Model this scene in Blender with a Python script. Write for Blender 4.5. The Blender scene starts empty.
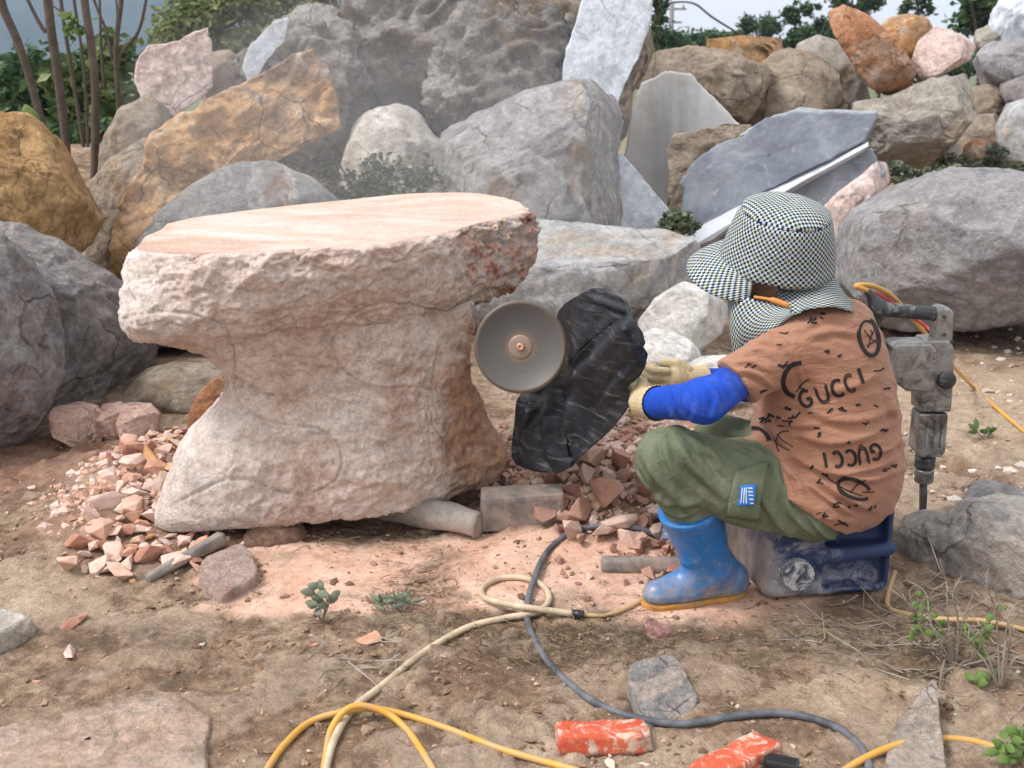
import bpy, bmesh, math, random
import numpy as np
from mathutils import Vector, Matrix, Quaternion
from mathutils.bvhtree import BVHTree

S = bpy.context.scene
COL = S.collection
R = math.radians
rng = np.random.default_rng(7)
random.seed(7)

# ------------------------------------------------------------------ camera
CAM_H, FPX, PITCH = 1.35, 1098.0, R(16.0)
cam_data = bpy.data.cameras.new('camera')
cam = bpy.data.objects.new('camera', cam_data)
COL.objects.link(cam)
cam.location = (0, 0, CAM_H)
cam.rotation_euler = (R(90) - PITCH, 0, 0)
cam_data.sensor_width = 36.0
cam_data.lens = 36.0 * FPX / 1024.0
cam_data.clip_start = 0.05
cam_data.clip_end = 5000
cam_data.dof.use_dof = True
cam_data.dof.focus_distance = 2.95
cam_data.dof.aperture_fstop = 6.3
S.camera = cam

# ------------------------------------------------------------------ light
SUN_EL, SUN_AZ = R(54), R(-104)      # azimuth measured from +Y (view direction) towards +X
world = bpy.data.worlds.new('World')
S.world = world
world.use_nodes = True
wn = world.node_tree
wn.nodes.clear()
w_out = wn.nodes.new('ShaderNodeOutputWorld')
w_bg = wn.nodes.new('ShaderNodeBackground')
w_sky = wn.nodes.new('ShaderNodeTexSky')
w_sky.sky_type = 'NISHITA'
w_sky.sun_disc = False
w_sky.sun_elevation = SUN_EL
w_sky.sun_rotation = SUN_AZ
w_sky.air_density = 1.0
w_sky.dust_density = 6.0
w_sky.ozone_density = 1.0
w_hsv = wn.nodes.new('ShaderNodeHueSaturation')
w_hsv.inputs['Saturation'].default_value = 0.20
w_mix = wn.nodes.new('ShaderNodeMixRGB')
w_mix.inputs[0].default_value = 0.6
w_mix.inputs[2].default_value = (9.1, 9.15, 9.35, 1)      # even cloud cover over the thin blue
wn.links.new(w_sky.outputs[0], w_hsv.inputs['Color'])
wn.links.new(w_hsv.outputs[0], w_mix.inputs[1])
wn.links.new(w_mix.outputs[0], w_bg.inputs['Color'])
w_bg.inputs['Strength'].default_value = 0.15
wn.links.new(w_bg.outputs[0], w_out.inputs['Surface'])

sun_d = bpy.data.lights.new('sun', 'SUN')
sun_d.energy = 2.6
sun_d.angle = R(14)
sun_d.color = (1.0, 0.975, 0.95)
sun = bpy.data.objects.new('sun', sun_d)
COL.objects.link(sun)
sdir = Vector((math.sin(SUN_AZ) * math.cos(SUN_EL), math.cos(SUN_AZ) * math.cos(SUN_EL), math.sin(SUN_EL)))
sun.rotation_euler = (-sdir).to_track_quat('-Z', 'Y').to_euler()
sun.location = (-4, 1, 8)

S.view_settings.view_transform = 'Standard'
S.view_settings.look = 'None'
S.view_settings.exposure = 0.28
S.view_settings.gamma = 1.0
S.render.engine = 'CYCLES'
S.cycles.max_bounces = 6
S.cycles.diffuse_bounces = 3
S.cycles.glossy_bounces = 3
S.cycles.transparent_max_bounces = 8
S.cycles.volume_bounces = 1
S.cycles.use_denoising = True

# ------------------------------------------------------------------ maths helpers
CP, SP = math.cos(PITCH), math.sin(PITCH)
CAM = np.array([0.0, 0.0, CAM_H])

def ray(px, py):
    a = (np.asarray(px, float) - 512.0) / FPX
    b = (384.0 - np.asarray(py, float)) / FPX
    return np.stack([a, CP + b * SP, -SP + b * CP], -1)

def P(px, py, d):
    """point seen at a pixel of the photograph, at distance d along the ground"""
    r = ray(px, py)
    return CAM + r * (np.asarray(d, float) / r[..., 1])[..., None]

def project(p):
    q = np.asarray(p, float) - CAM
    f = q[..., 1] * CP - q[..., 2] * SP
    u = q[..., 1] * SP + q[..., 2] * CP
    return 512 + FPX * q[..., 0] / f, 384 - FPX * u / f

def _hash(ix, iy, iz, seed):
    h = (ix.astype(np.uint32) * np.uint32(374761393) + iy.astype(np.uint32) * np.uint32(668265263)
         + iz.astype(np.uint32) * np.uint32(2147483647) + np.uint32(seed * 1274126177 & 0xffffffff))
    h = (h ^ (h >> np.uint32(13))) * np.uint32(1274126177)
    h = (h ^ (h >> np.uint32(16))) * np.uint32(2246822519)
    return h ^ (h >> np.uint32(15))

def noise(p, seed=0):
    """gradient noise, about -1..1"""
    p = np.asarray(p, float)
    i = np.floor(p).astype(np.int64)
    f = p - i
    w = f * f * f * (f * (f * 6 - 15) + 10)
    out = 0
    for dx in (0, 1):
        for dy in (0, 1):
            for dz in (0, 1):
                h = _hash(i[..., 0] + dx, i[..., 1] + dy, i[..., 2] + dz, seed)
                gx = (h & np.uint32(1023)).astype(float) / 511.5 - 1
                gy = ((h >> np.uint32(10)) & np.uint32(1023)).astype(float) / 511.5 - 1
                gz = ((h >> np.uint32(20)) & np.uint32(1023)).astype(float) / 511.5 - 1
                d = gx * (f[..., 0] - dx) + gy * (f[..., 1] - dy) + gz * (f[..., 2] - dz)
                ww = ((w[..., 0] if dx else 1 - w[..., 0]) * (w[..., 1] if dy else 1 - w[..., 1])
                      * (w[..., 2] if dz else 1 - w[..., 2]))
                out = out + d * ww
    return out * 1.3

def fbm(p, seed=0, octaves=4, gain=0.5, ridged=False):
    p = np.asarray(p, float)
    a, s, out, k = 1.0, 1.0, 0, 0
    for k in range(octaves):
        n = noise(p * s + 17.3 * k, seed + k)
        if ridged:
            n = 1 - 2 * np.abs(n)
        out = out + a * n
        a *= gain
        s *= 2.03
    return out

def xyz(x, y, z=0.0):
    x = np.asarray(x, float); y = np.asarray(y, float)
    return np.stack([x, y, np.broadcast_to(np.asarray(z, float), x.shape)], -1)

def smooth(a, b, x):
    t = np.clip((np.asarray(x, float) - a) / (b - a), 0, 1)
    return t * t * (3 - 2 * t)

def catmull(pts, n=12, closed=False):
    pts = np.asarray(pts, float)
    m = len(pts)
    out = []
    for i in range(m if closed else m - 1):
        if closed:
            p0, p1, p2, p3 = pts[i - 1], pts[i], pts[(i + 1) % m], pts[(i + 2) % m]
        else:
            p0, p1, p2, p3 = pts[max(i - 1, 0)], pts[i], pts[i + 1], pts[min(i + 2, m - 1)]
        for t in np.linspace(0, 1, n, endpoint=False):
            out.append(0.5 * ((2 * p1) + (-p0 + p2) * t + (2 * p0 - 5 * p1 + 4 * p2 - p3) * t * t
                              + (-p0 + 3 * p1 - 3 * p2 + p3) * t ** 3))
    if not closed:
        out.append(pts[-1])
    return np.array(out)

# ------------------------------------------------------------------ object helpers
def tag(o, label=None, cat=None, group=None, kind=None):
    if label: o['label'] = label
    if cat: o['category'] = cat
    if group: o['group'] = group
    if kind: o['kind'] = kind
    return o

def empty(name, loc, label=None, cat=None, group=None):
    o = bpy.data.objects.new(name, None)
    COL.objects.link(o)
    o.location = Vector(loc)
    o.empty_display_size = 0.1
    return tag(o, label, cat, group)

def mesh_np(name, v, faces, mat=None, smooth_shade=True, uv=None, cols=None):
    me = bpy.data.meshes.new(name)
    v = np.asarray(v, float)
    if isinstance(faces, np.ndarray):
        k = faces.shape[1]
        me.vertices.add(len(v)); me.vertices.foreach_set('co', v.ravel())
        me.loops.add(faces.size); me.loops.foreach_set('vertex_index', faces.ravel().astype(np.int32))
        me.polygons.add(len(faces))
        me.polygons.foreach_set('loop_start', (np.arange(len(faces)) * k).astype(np.int32))
        me.update(calc_edges=True)
    else:
        me.from_pydata([tuple(x) for x in v], [], [tuple(f) for f in faces])
        me.update()
    me.polygons.foreach_set('use_smooth', np.full(len(me.polygons), bool(smooth_shade)))
    if uv is not None:      # one uv for each vertex
        li = np.zeros(len(me.loops), np.int32); me.loops.foreach_get('vertex_index', li)
        layer = me.uv_layers.new(name='UVMap')
        layer.data.foreach_set('uv', np.asarray(uv, float)[li].ravel())
    if cols is not None:
        for nm, arr in cols.items():
            at = me.attributes.new(nm, 'FLOAT', 'POINT')
            at.data.foreach_set('value', np.asarray(arr, np.float32).ravel())
    if mat: me.materials.append(mat)
    me.validate()
    return me

def obj(name, me, parent=None, loc=None):
    """link mesh as an object; vertices are in world space unless loc is None and parent given"""
    o = bpy.data.objects.new(name, me)
    COL.objects.link(o)
    if loc is not None: o.location = Vector(loc)
    if parent: o.parent = parent
    return o

def world_obj(name, v, faces, mat, base=None, parent=None, smooth_shade=True, uv=None, cols=None):
    """mesh given in world space, stored about its base point (or about its parent)"""
    v = np.asarray(v, float)
    if parent is not None:
        b = np.array(parent_world(parent))
        return obj(name, mesh_np(name, v - b, faces, mat, smooth_shade, uv, cols), parent)
    if base is None:
        base = np.array([(v[:, 0].min() + v[:, 0].max()) / 2, (v[:, 1].min() + v[:, 1].max()) / 2, v[:, 2].min()])
    return obj(name, mesh_np(name, v - np.array(base), faces, mat, smooth_shade, uv, cols), None, base)

def parent_world(o):
    l = Vector(o.location)
    while o.parent:
        o = o.parent
        l += Vector(o.location)
    return l

_ico = {}
def ico(n):
    if n not in _ico:
        bm = bmesh.new()
        bmesh.ops.create_icosphere(bm, subdivisions=n, radius=1.0)
        v = np.array([x.co[:] for x in bm.verts]); f = np.array([[q.index for q in x.verts] for x in bm.faces])
        bm.free()
        _ico[n] = (v / np.linalg.norm(v, axis=1)[:, None], f)
    return _ico[n]

def grid_faces(nr, nc, wrap=False):
    i, j = np.meshgrid(np.arange(nr - 1), np.arange(nc if wrap else nc - 1), indexing='ij')
    j2 = (j + 1) % nc
    return np.stack([i * nc + j, i * nc + j2, (i + 1) * nc + j2, (i + 1) * nc + j], -1).reshape(-1, 4)

def tube_mesh(path, rad, sides=10, caps=True):
    path = np.asarray(path, float)
    n = len(path)
    rad = np.broadcast_to(np.asarray(rad, float), (n,))
    t = np.gradient(path, axis=0)
    t /= np.linalg.norm(t, axis=1)[:, None] + 1e-12
    ref = np.array([0, 0, 1.0]) if abs(t[0, 2]) < 0.9 else np.array([1.0, 0, 0])
    a = np.cross(t[0], ref); a /= np.linalg.norm(a)
    vs = []
    for k in range(n):
        a = a - t[k] * np.dot(a, t[k]); a /= np.linalg.norm(a) + 1e-12
        b = np.cross(t[k], a)
        ang = np.linspace(0, 2 * np.pi, sides, endpoint=False)
        vs.append(path[k] + rad[k] * (np.cos(ang)[:, None] * a + np.sin(ang)[:, None] * b))
    v = np.concatenate(vs)
    f = [tuple(q) for q in grid_faces(n, sides, True)[:, ::-1]]
    if caps:
        f.append(tuple(range(sides)))
        f.append(tuple(range((n - 1) * sides, n * sides))[::-1])
    return v, f

class Bag:
    """collects shapes into one mesh"""
    def __init__(s): s.v, s.f, s.n = [], [], 0
    def add(s, v, f):
        v = np.asarray(v, float)
        s.v.append(v); s.f += [tuple(int(i) + s.n for i in q) for q in f]; s.n += len(v)
        return s
    def tube(s, path, rad, sides=8): return s.add(*tube_mesh(path, rad, sides))
    def verts(s): return np.concatenate(s.v)

def box_mesh(c, size, M=None, bev=0.0):
    bm = bmesh.new()
    bmesh.ops.create_cube(bm, size=1.0)
    for x in bm.verts: x.co = Vector((x.co.x * size[0], x.co.y * size[1], x.co.z * size[2]))
    if bev > 0:
        bmesh.ops.bevel(bm, geom=bm.edges[:], offset=bev, segments=2, profile=0.6, affect='EDGES')
    v = np.array([x.co[:] for x in bm.verts]); bm.verts.index_update()
    f = [tuple(q.index for q in x.verts) for x in bm.faces]
    bm.free()
    if M is not None: v = v @ np.asarray(M, float).T
    return v + np.asarray(c, float), f

def frame(z, x=None):
    """3x3 matrix whose columns are x, y, z axes with the given z"""
    z = np.asarray(z, float); z = z / np.linalg.norm(z)
    x = np.array([1.0, 0, 0]) if x is None else np.asarray(x, float)
    x = x - z * np.dot(x, z); x /= np.linalg.norm(x)
    return np.stack([x, np.cross(z, x), z], 1)

def lathe_mesh(profile, origin, axis, sides=32):
    """profile: (radius, height) pairs, open ends closed when radius is 0"""
    M = frame(axis)
    ang = np.linspace(0, 2 * np.pi, sides, endpoint=False)
    v = []
    for r, h in profile:
        v.append(np.stack([max(r, 1e-5) * np.cos(ang), max(r, 1e-5) * np.sin(ang), np.full(sides, h)], -1))
    v = np.concatenate(v) @ M.T + np.asarray(origin, float)
    return v, [tuple(q) for q in grid_faces(len(profile), sides, True)]

# ------------------------------------------------------------------ implicit surfaces
def surface_nets(fn, lo, hi, h):
    lo = np.asarray(lo, float); hi = np.asarray(hi, float)
    n = np.ceil((hi - lo) / h).astype(int) + 1
    ax = [lo[k] + h * np.arange(n[k]) for k in range(3)]
    g = np.stack(np.meshgrid(*ax, indexing='ij'), -1)
    d = fn(g.reshape(-1, 3)).reshape(n)
    d = np.where(d == 0, 1e-9, d)
    s = d < 0
    c = [(0, 0, 0), (1, 0, 0), (0, 1, 0), (1, 1, 0), (0, 0, 1), (1, 0, 1), (0, 1, 1), (1, 1, 1)]
    sl = lambda arr, o: arr[o[0]:arr.shape[0] - 1 + o[0], o[1]:arr.shape[1] - 1 + o[1], o[2]:arr.shape[2] - 1 + o[2]]
    cnt = sum(sl(s, o).astype(int) for o in c)
    act = (cnt > 0) & (cnt < 8)
    idx = -np.ones(act.shape, int)
    cells = np.argwhere(act)
    idx[act] = np.arange(len(cells))
    acc = np.zeros((len(cells), 3)); w = np.zeros(len(cells))
    for i in range(8):
        for j in range(i + 1, 8):
            if sum(abs(np.array(c[i]) - np.array(c[j]))) != 1: continue
            da = sl(d, c[i])[act]; db = sl(d, c[j])[act]
            m = (da < 0) != (db < 0)
            t = np.where(m, da / np.where(m, da - db, 1), 0)
            p = np.array(c[i]) + t[:, None] * (np.array(c[j]) - np.array(c[i]))
            acc += np.where(m[:, None], p, 0); w += m
    v = lo + h * (cells + acc / w[:, None])
    faces = []
    for a in range(3):
        b, e = (a + 1) % 3, (a + 2) % 3
        o = [0, 0, 0]; o[a] = 1
        s0 = s[tuple(slice(0, -1) if k == a else slice(None) for k in range(3))]
        s1 = s[tuple(slice(1, None) if k == a else slice(None) for k in range(3))]
        ed = np.argwhere(s0 != s1)
        ok = (ed[:, b] > 0) & (ed[:, e] > 0) & (ed[:, b] < n[b] - 1) & (ed[:, e] < n[e] - 1)
        ed = ed[ok]
        def cell(db, de):
            q = ed.copy(); q[:, b] -= db; q[:, e] -= de
            return idx[q[:, 0], q[:, 1], q[:, 2]]
        q = np.stack([cell(1, 1), cell(0, 1), cell(0, 0), cell(1, 0)], -1)
        fl = s0[ed[:, 0], ed[:, 1], ed[:, 2]]
        q[~fl] = q[~fl][:, ::-1]
        faces.append(q)
    return v, np.concatenate(faces)

def smin(a, b, k):
    if k <= 0: return np.minimum(a, b)
    h = np.clip(0.5 + 0.5 * (b - a) / k, 0, 1)
    return b + (a - b) * h - k * h * (1 - h)

def d_cone(p, a, b, ra, rb):
    """capsule with two radii"""
    a = np.asarray(a, float); b = np.asarray(b, float)
    ab = b - a
    t = np.clip(((p - a) @ ab) / (ab @ ab), 0, 1)
    return np.linalg.norm(p - a - t[:, None] * ab, axis=1) - (ra + (rb - ra) * t)

def d_ell(p, c, r, M=None):
    q = p - np.asarray(c, float)
    if M is not None: q = q @ np.asarray(M, float)
    r = np.asarray(r, float)
    k0 = np.linalg.norm(q / r, axis=1); k1 = np.linalg.norm(q / (r * r), axis=1)
    return k0 * (k0 - 1) / (k1 + 1e-9)

def d_box(p, c, half, r=0.0, M=None):
    q = p - np.asarray(c, float)
    if M is not None: q = q @ np.asarray(M, float)
    q = np.abs(q) - (np.asarray(half, float) - r)
    return np.linalg.norm(np.maximum(q, 0), axis=1) + np.minimum(q.max(axis=1), 0) - r

def subdivide_quads(v, f):
    e = np.sort(np.concatenate([f[:, [0, 1]], f[:, [1, 2]], f[:, [2, 3]], f[:, [3, 0]]]), axis=1)
    ue, inv = np.unique(e, axis=0, return_inverse=True)
    inv = inv.reshape(4, -1).T + len(v)
    c = np.arange(len(f)) + len(v) + len(ue)
    nv = np.concatenate([v, v[ue].mean(1), v[f].mean(1)])
    nf = np.concatenate([np.stack([f[:, k], inv[:, k], c, inv[:, k - 1]], -1) for k in range(4)])
    return nv, nf
def soften(v, f, k=0.5):
    acc = np.zeros_like(v); w = np.zeros(len(v))
    for i in range(4):
        a, b = f[:, i], f[:, (i + 1) % 4]
        np.add.at(acc, a, v[b]); np.add.at(w, a, 1); np.add.at(acc, b, v[a]); np.add.at(w, b, 1)
    return (1 - k) * v + k * acc / w[:, None]
def quad_normals(v, f):
    n = np.cross(v[f[:, 2]] - v[f[:, 0]], v[f[:, 3]] - v[f[:, 1]])
    out = np.zeros_like(v)
    for i in range(4): np.add.at(out, f[:, i], n)
    return out / (np.linalg.norm(out, axis=1)[:, None] + 1e-12)
def crease(v, f, lines, scale):
    """cloth folds: each line (points, width, height) is a soft ridge with a hollow beside it, along places traced in the photograph"""
    n = quad_normals(v, f)
    px, py = project(v)
    tow = (n * (CAM - v)).sum(1) / np.linalg.norm(CAM - v, axis=1)
    if (tow > 0).mean() < 0.1: n = -n; tow = -tow
    D = np.zeros(len(v))
    for pts, wd, hg in lines:
        c = catmull(np.array(pts, float), 8)
        best = np.full(len(v), 1e9); sd = np.zeros(len(v)); al = np.zeros(len(v))
        L = np.concatenate([[0], np.cumsum(np.linalg.norm(np.diff(c, axis=0), axis=1))])
        near = (px > c[:, 0].min() - 25) & (px < c[:, 0].max() + 25) & (py > c[:, 1].min() - 25) & (py < c[:, 1].max() + 25) & (tow > 0)
        ix = np.where(near)[0]
        if not len(ix): continue
        for k in range(len(c) - 1):
            e = c[k + 1] - c[k]; le = np.linalg.norm(e) + 1e-9
            t = np.clip(((px[ix] - c[k, 0]) * e[0] + (py[ix] - c[k, 1]) * e[1]) / le ** 2, 0, 1)
            qx, qy = px[ix] - c[k, 0] - t * e[0], py[ix] - c[k, 1] - t * e[1]
            d = np.hypot(qx, qy); b = d < best[ix]
            j = ix[b]; best[j] = d[b]; sd[j] = np.sign(e[0] * qy[b] - e[1] * qx[b]) * d[b]; al[j] = (L[k] + t[b] * le) / L[-1]
        taper = np.clip(np.sin(np.pi * np.clip(al[ix], 0.02, 0.98)), 0, 1) ** 0.7
        s = sd[ix] / wd
        D[ix] += hg * taper * (np.exp(-s ** 2) - 0.75 * np.exp(-((s - 1.5) / 0.9) ** 2)) * smooth(0.0, 0.3, tow[ix])
    return v + n * (D * scale)[:, None]

def sdf_obj(name, fn, lo, hi, h, mat, base=None, parent=None, relax=1, folds=None):
    v, f = surface_nets(fn, lo, hi, h)
    for _ in range(relax):      # soften the stair steps of the grid
        acc = np.zeros_like(v); w = np.zeros(len(v))
        for k in range(4):
            a, b = f[:, k], f[:, (k + 1) % 4]
            np.add.at(acc, a, v[b]); np.add.at(w, a, 1)
            np.add.at(acc, b, v[a]); np.add.at(w, b, 1)
        v = 0.5 * v + 0.5 * acc / w[:, None]
    if folds:
        v, f = subdivide_quads(v, f); v = soften(v, f, 0.6)
        v = crease(v, f, folds, 1.0)
    return world_obj(name, v, f, mat, base, parent)

# ------------------------------------------------------------------ material helpers
class NT:
    def __init__(s, name):
        s.m = bpy.data.materials.new(name)
        s.m.use_nodes = True
        s.t = s.m.node_tree
        s.t.nodes.clear()
        s.out = s.t.nodes.new('ShaderNodeOutputMaterial')
        s.tc = s.t.nodes.new('ShaderNodeTexCoord')
        s.o = s.tc.outputs['Object']
    def n(s, typ, **kw):
        x = s.t.nodes.new(typ)
        for k, val in kw.items():
            if hasattr(x, k): setattr(x, k, val)
        return x
    def link(s, a, b): s.t.links.new(a, b)
    def put(s, sock, val):
        if isinstance(val, bpy.types.NodeSocket): s.link(val, sock)
        elif isinstance(val, (tuple, list)) and len(val) == 3 and sock.type == 'RGBA': sock.default_value = (*val, 1)
        else: sock.default_value = val
    def noise(s, scale, detail=6, rough=0.55, dist=0.0, vec=None):
        x = s.n('ShaderNodeTexNoise')
        s.link(vec or s.o, x.inputs['Vector'])
        x.inputs['Scale'].default_value = scale; x.inputs['Detail'].default_value = detail
        x.inputs['Roughness'].default_value = rough; x.inputs['Distortion'].default_value = dist
        return x.outputs['Fac']
    def voro(s, scale, feature='F1', vec=None, out='Distance', rand=1.0):
        x = s.n('ShaderNodeTexVoronoi', feature=feature)
        s.link(vec or s.o, x.inputs['Vector'])
        x.inputs['Scale'].default_value = scale
        x.inputs['Randomness'].default_value = rand
        return x.outputs[out]
    def mapping(s, scale=(1, 1, 1), rot=(0, 0, 0), loc=(0, 0, 0), vec=None):
        x = s.n('ShaderNodeMapping')
        s.link(vec or s.o, x.inputs['Vector'])
        x.inputs['Scale'].default_value = scale; x.inputs['Rotation'].default_value = rot
        x.inputs['Location'].default_value = loc
        return x.outputs[0]
    def ramp(s, fac, stops, interp='LINEAR'):
        x = s.n('ShaderNodeValToRGB')
        x.color_ramp.interpolation = interp
        e = x.color_ramp.elements
        while len(e) < len(stops): e.new(0.5)
        for el, (pos, c) in zip(e, stops):
            el.position = pos
            el.color = (*c, 1) if isinstance(c, (tuple, list)) else (c, c, c, 1)
        s.put(x.inputs[0], fac)
        return x.outputs[0]
    def mix(s, fac, a, b, blend='MIX'):
        x = s.n('ShaderNodeMixRGB', blend_type=blend)
        s.put(x.inputs[0], fac); s.put(x.inputs[1], a); s.put(x.inputs[2], b)
        return x.outputs[0]
    def math(s, op, a, b=0.0, c=0.0, clamp=False):
        x = s.n('ShaderNodeMath', operation=op, use_clamp=clamp)
        s.put(x.inputs[0], a); s.put(x.inputs[1], b); s.put(x.inputs[2], c)
        return x.outputs[0]
    def attr(s, name, out='Fac'):
        x = s.n('ShaderNodeAttribute', attribute_name=name)
        return x.outputs[out]
    def n_warp(s, scale, amt):
        x = s.n('ShaderNodeTexNoise'); s.link(s.o, x.inputs['Vector']); x.inputs['Scale'].default_value = scale; x.inputs['Detail'].default_value = 5
        m = s.n('ShaderNodeVectorMath', operation='MULTIPLY_ADD'); s.link(x.outputs['Color'], m.inputs[0]); m.inputs[1].default_value = (amt, amt, amt); s.link(s.o, m.inputs[2])
        return m.outputs[0]
    def sep(s, vec=None):
        x = s.n('ShaderNodeSeparateXYZ'); s.link(vec or s.o, x.inputs[0]); return x.outputs
    def island(s): return s.n('ShaderNodeNewGeometry').outputs['Random Per Island']
    def obj_rand(s): return s.n('ShaderNodeObjectInfo').outputs['Random']
    def bump(s, height, strength=0.5, dist=0.01, normal=None):
        x = s.n('ShaderNodeBump')
        s.link(height, x.inputs['Height'])
        x.inputs['Strength'].default_value = strength; x.inputs['Distance'].default_value = dist
        if normal: s.link(normal, x.inputs['Normal'])
        return x.outputs[0]
    def done(s, color, rough=0.85, normal=None, spec=0.3, metal=0.0, **kw):
        b = s.n('ShaderNodeBsdfPrincipled')
        s.put(b.inputs['Base Color'], color); s.put(b.inputs['Roughness'], rough)
        s.put(b.inputs['Specular IOR Level'], spec); s.put(b.inputs['Metallic'], metal)
        for k, val in kw.items(): s.put(b.inputs[k.replace('_', ' ')], val)
        if normal: s.link(normal, b.inputs['Normal'])
        s.link(b.outputs[0], s.out.inputs['Surface'])
        return s.m

def rock_mat(name, stops, scale=2.5, patch=None, vein=None, strata=None, bump=0.6, bscale=9.0, rough=0.9, grain=0.35, cracks=1.0, bdist=0.03):
    """stone: mottled base, optional patches (colour, scale, lo, hi), veins (colour, scale, width), strata ((direction), freq, amount)"""
    t = NT(name)
    # wide mottling: keep the middle of the ramp, stretch its ends
    base = t.ramp(t.noise(scale, 12, 0.74, 0.9), stops)
    if strata:
        d, fr, am, c = strata
        sx = t.sep()
        lin = t.math('ADD', t.math('ADD', t.math('MULTIPLY', sx[0], d[0]), t.math('MULTIPLY', sx[1], d[1])), t.math('MULTIPLY', sx[2], d[2]))
        warp = t.math('MULTIPLY', t.noise(2.2, 5, 0.6, 0.4), 0.45)
        w = t.n('ShaderNodeCombineXYZ'); t.link(t.math('MULTIPLY', t.math('ADD', lin, warp), fr), w.inputs[0])
        st = t.noise(1.0, 4, 0.6, 0, vec=w.outputs[0])
        base = t.mix(t.math('MULTIPLY', t.ramp(st, [(0.42, 0.0), (0.66, 1.0)]), am), base, c)
    if patch:
        for c, sc, lo, hi in patch:
            base = t.mix(t.ramp(t.noise(sc, 7, 0.65, 1.0, vec=t.mapping(loc=(sc, 3.1, lo * 9))), [(lo, 0.0), (hi, 1.0)]), base, c)
    if vein:
        c, sc, wd = vein
        v = t.math('ABSOLUTE', t.math('SUBTRACT', t.noise(sc, 5, 0.55, 0.8), 0.5))
        base = t.mix(t.math('MULTIPLY', t.ramp(v, [(0.0, 1.0), (wd, 0.0)]), t.noise(sc * 0.7, 2)), base, c)
    cr = t.voro(scale * 1.3, 'DISTANCE_TO_EDGE', vec=t.n_warp(scale * 1.6, 0.35 / scale))
    crack = t.math('MULTIPLY', t.ramp(cr, [(0.0, 1.0), (0.022, 0.0)]), t.ramp(t.noise(scale * 0.9, 3), [(0.45, 0.0), (0.6, 0.8 * cracks)]))
    base = t.mix(crack, base, t.mix(1.0, base, (0.28, 0.25, 0.23), 'MULTIPLY'))
    sp_ = t.noise(scale * 7, 10, 0.8, 0.5, vec=t.mapping(loc=(4, 1, 7)))
    base = t.mix(0.75, base, t.mix(1.0, base, t.ramp(sp_, [(0.32, 0.45), (0.5, 1.0), (0.68, 1.55)]), 'MULTIPLY'))
    g = t.noise(55, 6, 0.75)
    base = t.mix(grain, base, t.mix(1.0, base, t.ramp(g, [(0.3, 0.35), (0.7, 1.55)]), 'MULTIPLY'))
    h = t.math('ADD', t.math('MULTIPLY', t.noise(bscale, 10, 0.65, 0.4), 1.0), t.math('MULTIPLY', t.noise(bscale * 5, 8, 0.75), 0.6))
    h = t.math('SUBTRACT', h, t.math('MULTIPLY', crack, 0.35))
    if strata:
        h = t.math('ADD', h, t.math('MULTIPLY', st, 0.5))
    return t.done(base, rough, t.bump(h, min(1.0, bump * 1.35), bdist * 1.5), 0.25)

def plain_mat(name, col, rough=0.6, spec=0.4, metal=0.0, var=0.15, vscale=20, bump=0.0, bscale=60, dirt=None):
    t = NT(name)
    c = t.mix(1.0, col, t.ramp(t.noise(vscale, 6, 0.6), [(0.25, 1 - var), (0.75, 1 + var)]), 'MULTIPLY')
    if dirt:
        dc, sc, lo, hi = dirt
        c = t.mix(t.ramp(t.noise(sc, 8, 0.7, 0.5), [(lo, 0.0), (hi, 1.0)]), c, dc)
    nrm = t.bump(t.noise(bscale, 5, 0.6), bump, 0.004) if bump else None
    return t.done(c, rough, nrm, spec, metal)
# ------------------------------------------------------------------ ground
def heap(x, y):
    """rubble heaps left of the table, under the saw and between the boulders"""
    h = 0.11 * np.exp(-(((x + 1.22) / 0.26) ** 2 + ((y - 3.42) / 0.42) ** 2))
    h = h + 0.16 * np.exp(-(((x - 0.42) / 0.34) ** 2 + ((y - 3.75) / 0.45) ** 2))
    h = h + 0.10 * np.exp(-(((x - 0.25) / 0.30) ** 2 + ((y - 3.25) / 0.22) ** 2))
    return h

def ground_z(x, y):
    x = np.asarray(x, float); y = np.asarray(y, float)
    near = np.exp(-((x * x + (y - 3) ** 2) / 40.0))
    z = 0.018 * fbm(xyz(x, y) * 1.7, 3, 3) * near
    z = z + heap(x, y)
    # bank of quarry spoil behind the left-hand boulders, level ground to the right
    z = z + 0.75 * smooth(6.0, 9.0, y) * smooth(1.6, -0.8, x) * (1 - smooth(11, 15, y))
    z = z + 0.10 * fbm(xyz(x, y) * 0.25, 9, 3) * smooth(8, 20, y)
    return z

def G(px, py, up=0.0):
    """point on the ground seen at a pixel of the photograph"""
    r = ray(px, py)
    t = -(CAM_H - up) / r[..., 2]
    for _ in range(12):
        p = CAM + r * t[..., None]
        t = -(CAM_H - up - ground_z(p[..., 0], p[..., 1])) / r[..., 2]
    return CAM + r * t[..., None]

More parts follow.
